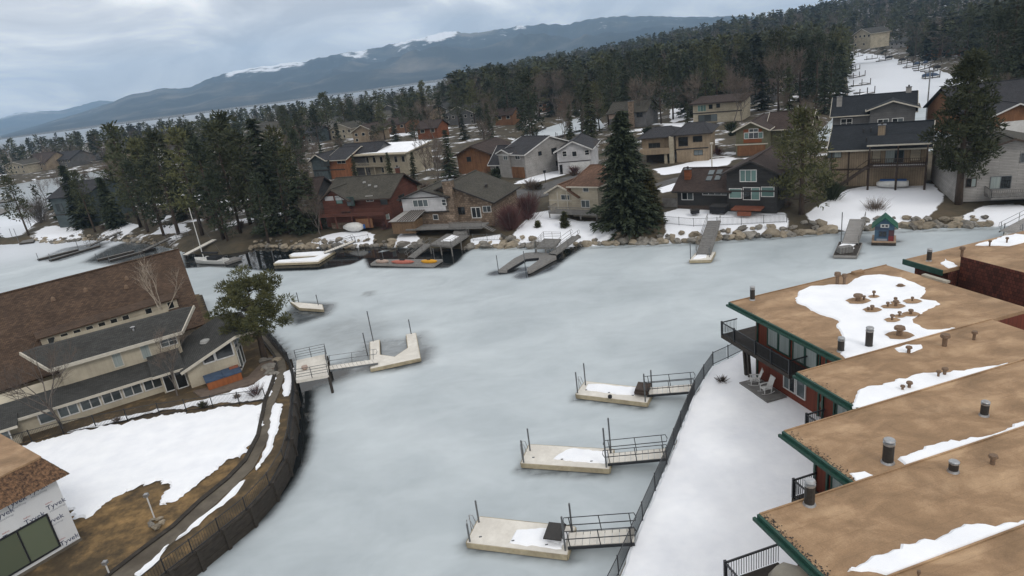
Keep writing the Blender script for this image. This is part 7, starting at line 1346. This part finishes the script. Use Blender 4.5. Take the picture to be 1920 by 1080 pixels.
# placed trees
ORD = ['first', 'second', 'third', 'fourth', 'fifth', 'sixth', 'seventh', 'eighth', 'ninth', 'tenth', 'eleventh', 'twelfth', 'thirteenth', 'fourteenth', 'fifteenth', 'sixteenth', 'seventeenth', 'eighteenth', 'nineteenth', 'twentieth']
def near_house(x, y):
    nm, c = min(HN, key=lambda q: (q[1].x-x)**2+(q[1].y-y)**2); r, rh = math.hypot(x, y), math.hypot(c.x, c.y); dx = proj((x, y, 2))[0]-proj((c.x, c.y, 2))[0]
    side = 'left of' if dx < -25 else ('right of' if dx > 25 else ('behind' if r > rh else 'before'))
    return ('far ' if (c.x-x)**2+(c.y-y)**2 > 40**2 else 'close ')+side+' the '+' '.join(nm.split()[:6])
def ordinals(lst): return {id(p): ORD[i] for i, p in enumerate(sorted(lst, key=lambda p: p[0]))}
GL, GM, GR = 'pines of the left grove', 'conifers between the middle houses', 'conifers left of the big canal'
GRV = ((265, 428, 236, 'pine', 0), (300, 420, 262, 'pine', 1), (335, 440, 250, 'pine', 3), (380, 442, 244, 'pine', 1), (420, 450, 262, 'pine', 4), (452, 440, 232, 'pine', 0), (490, 448, 250, 'pine', 3), (520, 440, 214, 'spruce', 0), (545, 448, 262, 'pine', 2), (575, 440, 300, 'spruce', 2), (470, 420, 215, 'pine', 3), (400, 415, 240, 'pine', 4), (350, 410, 250, 'spruce', 1), (600, 432, 318, 'spruce', 1), (430, 462, 330, 'pine', 2), (505, 462, 330, 'pine', 4), (310, 450, 300, 'pine', 2), (555, 420, 240, 'pine', 1)); od = ordinals(GRV)
for q_ in GRV: x, y, yt, k, v = q_; by_px(k, v, (x, y), yt, f'tall {"pine" if k == "pine" else "spruce"} in the dense left grove, {od[id(q_)]} from the left', GL, 1.15)
for x, y, yt, k, v, lab in ((845, 334, 240, 'spruce', 0, 'dark spruce left of the russet house'), (735, 346, 284, 'spruce', 3, 'slim spruce before the cream apartments, left one'), (778, 350, 284, 'spruce', 3, 'slim spruce before the cream apartments, right one'), (668, 338, 288, 'spruce', 1, 'olive spruce between orange brown house and apartments'), (957, 232, 124, 'pine', 4, 'very tall dark conifer behind the russet house'), (1092, 250, 160, 'pine', 3, 'leaning pine at the head of the side canal'), (745, 240, 185, 'spruce', 0, 'dark conifer left of a close pair in the mid forest'), (775, 240, 190, 'spruce', 2, 'dark conifer right of a close pair in the mid forest')): by_px(k, v, (x, y), yt, lab, None, 1.1 if k == 'spruce' else 1.2)
STD = ((1400, 212, 92, 'pine', 4), (1430, 206, 88, 'spruce', 0), (1460, 210, 62, 'pine', 0), (1500, 205, 70, 'pine', 4), (1530, 205, 62, 'pine', 2), (1555, 200, 75, 'pine', 4), (1572, 190, 78, 'spruce', 2), (1545, 215, 110, 'spruce', 0), (1480, 222, 120, 'spruce', 1), (1515, 190, 66, 'spruce', 2), (1240, 232, 112, 'pine', 0), (1262, 224, 120, 'pine', 4), (1290, 218, 100, 'spruce', 2), (1330, 190, 84, 'pine', 0), (1350, 200, 95, 'spruce', 0)); od = ordinals(STD)
for q_ in STD: x, y, yt, k, v = q_; by_px(k, v, (x, y), yt, f'tall dark conifer left of the big canal, {od[id(q_)]} from the left', GR, 1.15)
CRN = ((1860, 178, 20, 'pine', 4), (1890, 172, -30, 'pine', 0), (1925, 165, -40, 'pine', 4), (1880, 150, 10, 'spruce', 2), (1910, 190, 10, 'spruce', 0), (1845, 140, 15, 'pine', 2), (1950, 180, -40, 'pine', 0)); od = ordinals(CRN)
for q_ in CRN: x, y, yt, k, v = q_; by_px(k, v, (x, y), yt, f'huge dark conifer in the upper right corner, {od[id(q_)]} from the left', 'conifers of the upper right corner', 1.2)
for x, y, yt in ((1475, 215, 92), (1375, 236, 150), (1392, 232, 160), (1200, 236, 150), (1010, 230, 140), (1042, 225, 130), (1070, 216, 150), (815, 264, 200), (800, 330, 262), (822, 335, 270), (240, 345, 265), (255, 380, 300), (232, 400, 320), (355, 330, 255), (330, 330, 262), (705, 320, 258), (985, 330, 285), (1232, 388, 325), (1148, 332, 270)): by_px('bare', rng.randint(0, 3), (x, y), yt, 'leafless brown tree '+near_house(*P(x, y, 2)[:2]), 'bare trees among the houses', 1.15)

SB = []
for i in range(3):
    rg = np.random.default_rng(500+i); n = 260; a = rg.uniform(0, 6.28, n); o = np.abs(rg.normal(size=n))*.45; v, f = cards(np.stack([np.cos(a)*o*.5, np.sin(a)*o*.5, rg.uniform(0, .7, n)], 1), np.stack([np.cos(a)*(.25+o), np.sin(a)*(.25+o), rg.uniform(.4, 1.3, n)], 1), rg.uniform(.35, .7, n), .04 if i < 2 else .14, None, i, .3); SB.append(mesh_from(v, f, ('twig_brown', 'twig_red', 'needles_dark')[i], 'twigs'))
sr2 = random.Random(77); k_ = 0
while k_ < 110:
    az = sr2.uniform(R(-38), R(40)); r = math.sqrt(sr2.uniform(95**2, 190**2)); x, y = r*math.sin(az), r*math.cos(az); z = gz1(x, y)
    if z < 1.2 or any((c.x-x)**2+(c.y-y)**2 < (rad-1)**2 for c, rad in HOUSES): continue
    if any(inside_dist(np.array([x]), np.array([y]), w)[0] > -.5 for w in SNOWW): continue
    t = bpy.data.objects.new('wild_shrub', SB[sr2.choice((0, 0, 1, 2))]); COL.objects.link(t); s_ = sr2.uniform(.8, 2.0); t.location = (x, y, z-.1); t.scale = (s_*1.2, s_*1.2, s_); t.rotation_euler = (0, 0, sr2.uniform(0, 6.28)); tag(t, ('low ' if s_ < 1.3 else 'tall ')+'leafless shrub '+near_house(x, y), 'shrub', 'wild shrubs between the houses'); k_ += 1
MIDW = ((620, 262, 176), (652, 255, 192), (690, 250, 184), (722, 262, 196), (762, 250, 180), (802, 245, 170), (832, 250, 176), (862, 240, 164), (890, 232, 152), (915, 240, 168), (985, 226, 138), (1012, 221, 128), (1036, 218, 132), (1062, 212, 138), (600, 280, 204), (570, 285, 205), (640, 284, 228), (706, 285, 236), (908, 262, 200), (872, 262, 210), (660, 236, 186), (780, 268, 205), (745, 272, 222), (545, 280, 200), (1150, 232, 120), (1175, 225, 118), (1215, 215, 108)); od = ORD+['twenty-'+k for k in ORD[:9]]
for i, q_ in enumerate(sorted(MIDW)): by_px(('pine', 'spruce')[i % 3 == 1], i % 4, q_[:2], q_[2], f'dark conifer among the middle houses, {od[i]} from the left', GM, 1.25)
# ---- random woods behind: the 300 largest stay single trees, the rest is one far forest
CLEAR = [((615, 800), (318, 425)), ((755, 960), (318, 440)), ((1028, 1110), (310, 410)), ((1258, 1470), (265, 400)), ((1550, 1745), (232, 350)), ((1795, 1925), (232, 375)), ((660, 775), (266, 330)), ((590, 655), (290, 340)), ((860, 935), (262, 325)), ((918, 1045), (255, 335)), ((1040, 1112), (255, 330)), ((1190, 1355), (226, 308)), ((1375, 1500), (208, 292)), ((1555, 1718), (183, 250)), ((930, 1130), (218, 288)), ((1588, 1840), (92, 240)), ((1840, 1925), (165, 255)), ((1298, 1392), (190, 232)), ((1225, 1375), (295, 335)), ((0, 120), (322, 440)), ((15, 90), (292, 330)), ((290, 324), (284, 316)), ((575, 705), (235, 268)), ((835, 893), (205, 238)), ((1140, 1213), (150, 240)), ((962, 1118), (318, 372)), ((700, 860), (238, 262)), ((0, 330), (330, 460)), ((1482, 1540), (150, 180)), ((1730, 1850), (75, 115)), ((1600, 1634), (55, 90))]+FARBOX[::2]
CL = [(a, b, P((a[0]+a[1])/2, b[1] if b[1]-b[0] < 140 else b[1], 2.0)) for a, b in CLEAR]
CLD = [math.hypot(p.x, p.y) for _, _, p in CL]
cand = []
def ok_tree(x, y, h, hw):
    r = math.hypot(x, y); z = gz1(x, y)
    if z < .5: return None
    b = proj((x, y, z)); t = proj((x, y, z+h)); k = hw*FPX/r
    if t[0] < -60 or t[0] > 1990 or b[1] < -20: return None
    for (a, c, _), d in zip(CL, CLD):
        if r < d+4 and t[0]+k > a[0] and t[0]-k < a[1] and b[1] > c[0]+4 and t[1] < c[1]-6: return None
    for c, rad in HOUSES:
        if (c.x-x)**2+(c.y-y)**2 < (rad+1.5)**2: return None
    return z, h*FPX/r
tries = 0; rr_ = random.Random(21)
cells = {}
def free(x, y, d):
    i, j = int(x//8), int(y//8)
    for a in (-1, 0, 1):
        for b in (-1, 0, 1):
            for (p, q) in cells.get((i+a, j+b), ()):
                if (p-x)**2+(q-y)**2 < d*d: return False
    return True
for x, y in TREES: cells.setdefault((int(x//8), int(y//8)), []).append((x, y))
while tries < 9000 and len(cand) < 930:
    tries += 1; az = rr_.uniform(R(-46), R(46)); r = math.sqrt(rr_.uniform(112**2, 430**2)); x, y = r*math.sin(az), r*math.cos(az)
    if not free(x, y, 4.5): continue
    kd = rr_.random(); cl = float(vnoise(np.array([x]), np.array([y]), 30, 6)[0]); kind = 'bare' if kd < .3+.3*(cl > .6) else ('pine' if kd < .72 else 'spruce'); h = {'bare': rr_.uniform(8, 14), 'pine': rr_.uniform(12, 23), 'spruce': rr_.uniform(8, 20)}[kind]*(.72 if az < AZ0-.05 else 1.0)
    o = ok_tree(x, y, h, .17*h)
    if o is None: continue
    cells.setdefault((int(x//8), int(y//8)), []).append((x, y)); cand.append((o[1], kind, x, y, o[0], h))
cand.sort(reverse=True)
single_c = [c for c in cand if c[1] != 'bare'][:225]; single_b = [c for c in cand if c[1] == 'bare'][:110]; sset = set(map(id, single_c+single_b)); rest = [c for c in cand if id(c) not in sset]
for s, kind, x, y, z, h in single_c+single_b:
    xp = proj((x, y, z))[0]; zone = 'left' if xp < 640 else ('middle' if xp < 1280 else 'right')
    lab = ('tall ' if h > 16 else ('short ' if h < 10.5 else 'mid sized '))+{'bare': 'leafless tree ', 'pine': 'pine ', 'spruce': 'pointed conifer '}[kind]+near_house(x, y)
    place(kind, rr_.randint(0, {'bare': 3, 'pine': 4, 'spruce': 3}[kind]), x, y, h, lab, f'{kind} trees in the woods behind', z)
# far forest: one mesh of many small trees
far = [(k, x, y, z, h) for _, k, x, y, z, h in rest]
for _ in range(30000):
    if len(far) > 9000: break
    az = rr_.uniform(R(-47), R(47)) if rr_.random() < .55 else rr_.uniform(AZ0, R(47)); r = 330+1150*rr_.random()**1.25; x, y = r*math.sin(az), r*math.cos(az); far.append(('bare' if rr_.random() < .3 else ('pine' if rr_.random() < .55 else 'spruce'), x, y, None, rr_.uniform(11, 24) if az > AZ0 else rr_.uniform(8, 16.5)))
xs = np.array([f[1] for f in far]); ys = np.array([f[2] for f in far]); zs = gz(xs, ys, False)
LOW = {}
def shrink(vf): return vf[0]/16.0, vf[1]
for i in range(4): LOW[('spruce', i)] = shrink(spruce_crown(16, 3.2, 400+i, 12, 4, 1.5, .06, (2.0, 1.0), .3, .8)); LOW[('pine', i)] = shrink(pine_crown(16, 3.0, 410+i, 14, 7, 1.0, .18, (1.15, .75)))
for i in range(3):
    rg = np.random.default_rng(430+i); n = 80; a = rg.uniform(0, 6.28, n); zz = rg.uniform(.25, .8, n); o = .2*np.sin(np.clip((zz-.1)/.9, 0, 1)*3.1)*rg.uniform(.2, 1, n); v, f = cards(np.stack([np.cos(a)*o, np.sin(a)*o, zz], 1), np.stack([np.cos(a)*.5, np.sin(a)*.5, rg.uniform(.4, 1.2, n)], 1), .16, .006, None, i, .5)
    v2, f2 = cards(np.zeros((2, 3)), np.array([[0, 0, 1.], [0.02, 0, 1]]), .8, .02, None, i, .3); LOW[('bare', i)] = (np.concatenate([v, v2]), np.concatenate([f, f2+len(v)]))
VV, FF, TT = [], [], []; off = 0; cnt = 0
for (k, x, y, z, h), zg in zip(far, zs):
    if zg < .5: continue
    r = math.hypot(x, y)
    if z is None:
        if r < 700:
            b = proj((x, y, zg+h*.5)); bad = False
            for (a, c, _), d in zip(CL, CLD):
                if r < d+6 and a[0]-6 < b[0] < a[1]+6 and proj((x, y, zg+h))[1] < c[1]-2 and proj((x, y, zg))[1] > c[0]: bad = True; break
            if bad: continue
    i = rr_.randint(0, 2 if k == 'bare' else 3); v, f = LOW[(k, i)]
    if r > 650: 
        m = len(f)//2; f = f[::2]; idx = f.ravel(); v = v[idx]; f = np.arange(len(idx)).reshape(-1, 4); c = v.reshape(-1, 4, 3).mean(1, keepdims=True); v = ((v.reshape(-1, 4, 3)-c)*1.5+c).reshape(-1, 3)
    a = rr_.uniform(0, 6.28); ca, sa = math.cos(a), math.sin(a); wd = h*rr_.uniform(.9, 1.35)
    p = np.stack([(v[:, 0]*ca-v[:, 1]*sa)*wd+x, (v[:, 0]*sa+v[:, 1]*ca)*wd+y, v[:, 2]*h+zg-.2], 1); VV.append(p); FF.append(f+off); off += len(v)
    t = rr_.uniform(.55, 1.45); col = {'bare': (.125, .1, .082), 'pine': (.05, .055, .028), 'spruce': (.033, .041, .024)}[k]; TT.append(np.tile(np.array([[col[0]*t, col[1]*t, col[2]*t, 1]]), (len(v), 1))); cnt += 1
ff = raw_mesh('far_forest', np.concatenate(VV), np.concatenate(FF), 'forest_mix', {'tint': np.concatenate(TT)}, 'stuff', smooth=False)
tag(ff, 'far conifer and bare tree forest covering the land behind the houses', 'forest')

# ---- boulders along the far shore
RK = []
for i in range(6):
    bm = bmesh.new(); bmesh.ops.create_icosphere(bm, subdivisions=2, radius=1)
    for v in bm.verts: n_ = 1+.55*mnoise.noise(v.co*1.2+V(i*5, 0, 0))+.3*mnoise.noise(v.co*2.6+V(0, i*3, 0)); v.co = V(v.co.x*n_, v.co.y*n_*.8, v.co.z*n_*.68)
    me = bpy.data.meshes.new('boulder'); bm.to_mesh(me); bm.free(); me.materials.append(MATS['stone_tan' if i % 2 else 'stone_grey']); RK.append(me)
me_snow = []
def boulder(x, y, z, s, lab, grp):
    o = bpy.data.objects.new('boulder', rng.choice(RK)); COL.objects.link(o); o.location = (x, y, z); o.scale = (s*rng.uniform(.85, 1.3), s*rng.uniform(.8, 1.1), s*rng.uniform(.75, 1.05)); o.rotation_euler = (rng.uniform(-.2, .2), rng.uniform(-.2, .2), rng.uniform(0, 6.28)); return tag(o, lab, 'boulder', grp)
ZONES = [(470, 600, .55, 1.0, 'below the pine grove and the red house fence'), (600, 790, .6, 1.1, 'below the red house'), (880, 960, .6, 1.1, 'right of the stone house platform'), (960, 1010, .7, 1.2, 'left of the forked dock platform'), (1078, 1318, .55, 1.15, 'below the big spruce'), (1345, 1568, .7, 1.2, 'between the two ramps of the charcoal and tan houses'), (1612, 1860, .4, 1.0, 'right of the floating playhouse'), (60, 300, .35, .8, 'on the far left point')]
for x0, x1, s0, s1, nm in ZONES:
    x = x0
    while x < x1:
        ysh = np.interp(x, [p[0] for p in SHORE], [p[1] for p in SHORE]); p = P(x, ysh, 0); s = (s0+(s1*1.1-s0)*rng.random()**1.8)*.85; q = p+Vector((rng.uniform(-.1, .3), rng.uniform(.2, .6), 0)); boulder(q.x, q.y, .12+.15*s, s, f'rounded boulder in the shore row {nm}', f'boulders {nm}')
        if rng.random() < .8: q = p+Vector((rng.uniform(-.5, .5), rng.uniform(1.2, 2.2), 0)); boulder(q.x, q.y, gz1(q.x, q.y)+.1*s, s*.7, f'smaller boulder behind the shore row {nm}', f'upper boulders {nm}')
        x += max(5, s*1.3*FPX/p.length)
for x, y, s in ((498, 678, .55), (508, 690, .6), (520, 676, .5), (505, 700, .5), (515, 703, .45), (494, 694, .4)): p = P(x, y, ZL); boulder(p.x, p.y, ZL+.15*s, s, 'dark landscaping boulder at the end of the patio', 'boulders by the patio')
for x, y, s in ((284, 985, .28), (294, 990, .3), (303, 982, .25), (300, 974, .2), (288, 976, .2)): p = P(x, y, ZL); boulder(p.x, p.y, ZL+.08, s, 'pale stone heaped at the foot of the lamp post', 'stones at the lamp post foot')

# ---- air
hz = MB(); hz.obox(Vector((-9500, -110, -8)), (19500, 0, 0), (0, 12400, 0), (0, 0, 900)); hm = bpy.data.materials.new('haze'); hm.use_nodes = True; MATS['haze'] = hm
n_ = hm.node_tree.nodes; n_.clear(); vo = n_.new('ShaderNodeVolumePrincipled'); vo.inputs['Color'].default_value = (.5, .73, 1.0, 1); vo.inputs['Density'].default_value = 1.05e-4; vo.inputs['Anisotropy'].default_value = .0; oo = n_.new('ShaderNodeOutputMaterial'); hm.node_tree.links.new(vo.outputs[0], oo.inputs['Volume'])
hz.build('haze', 'haze', kind='stuff'); tag(bpy.data.objects['haze'], 'thin pale winter haze over the whole valley', 'haze')
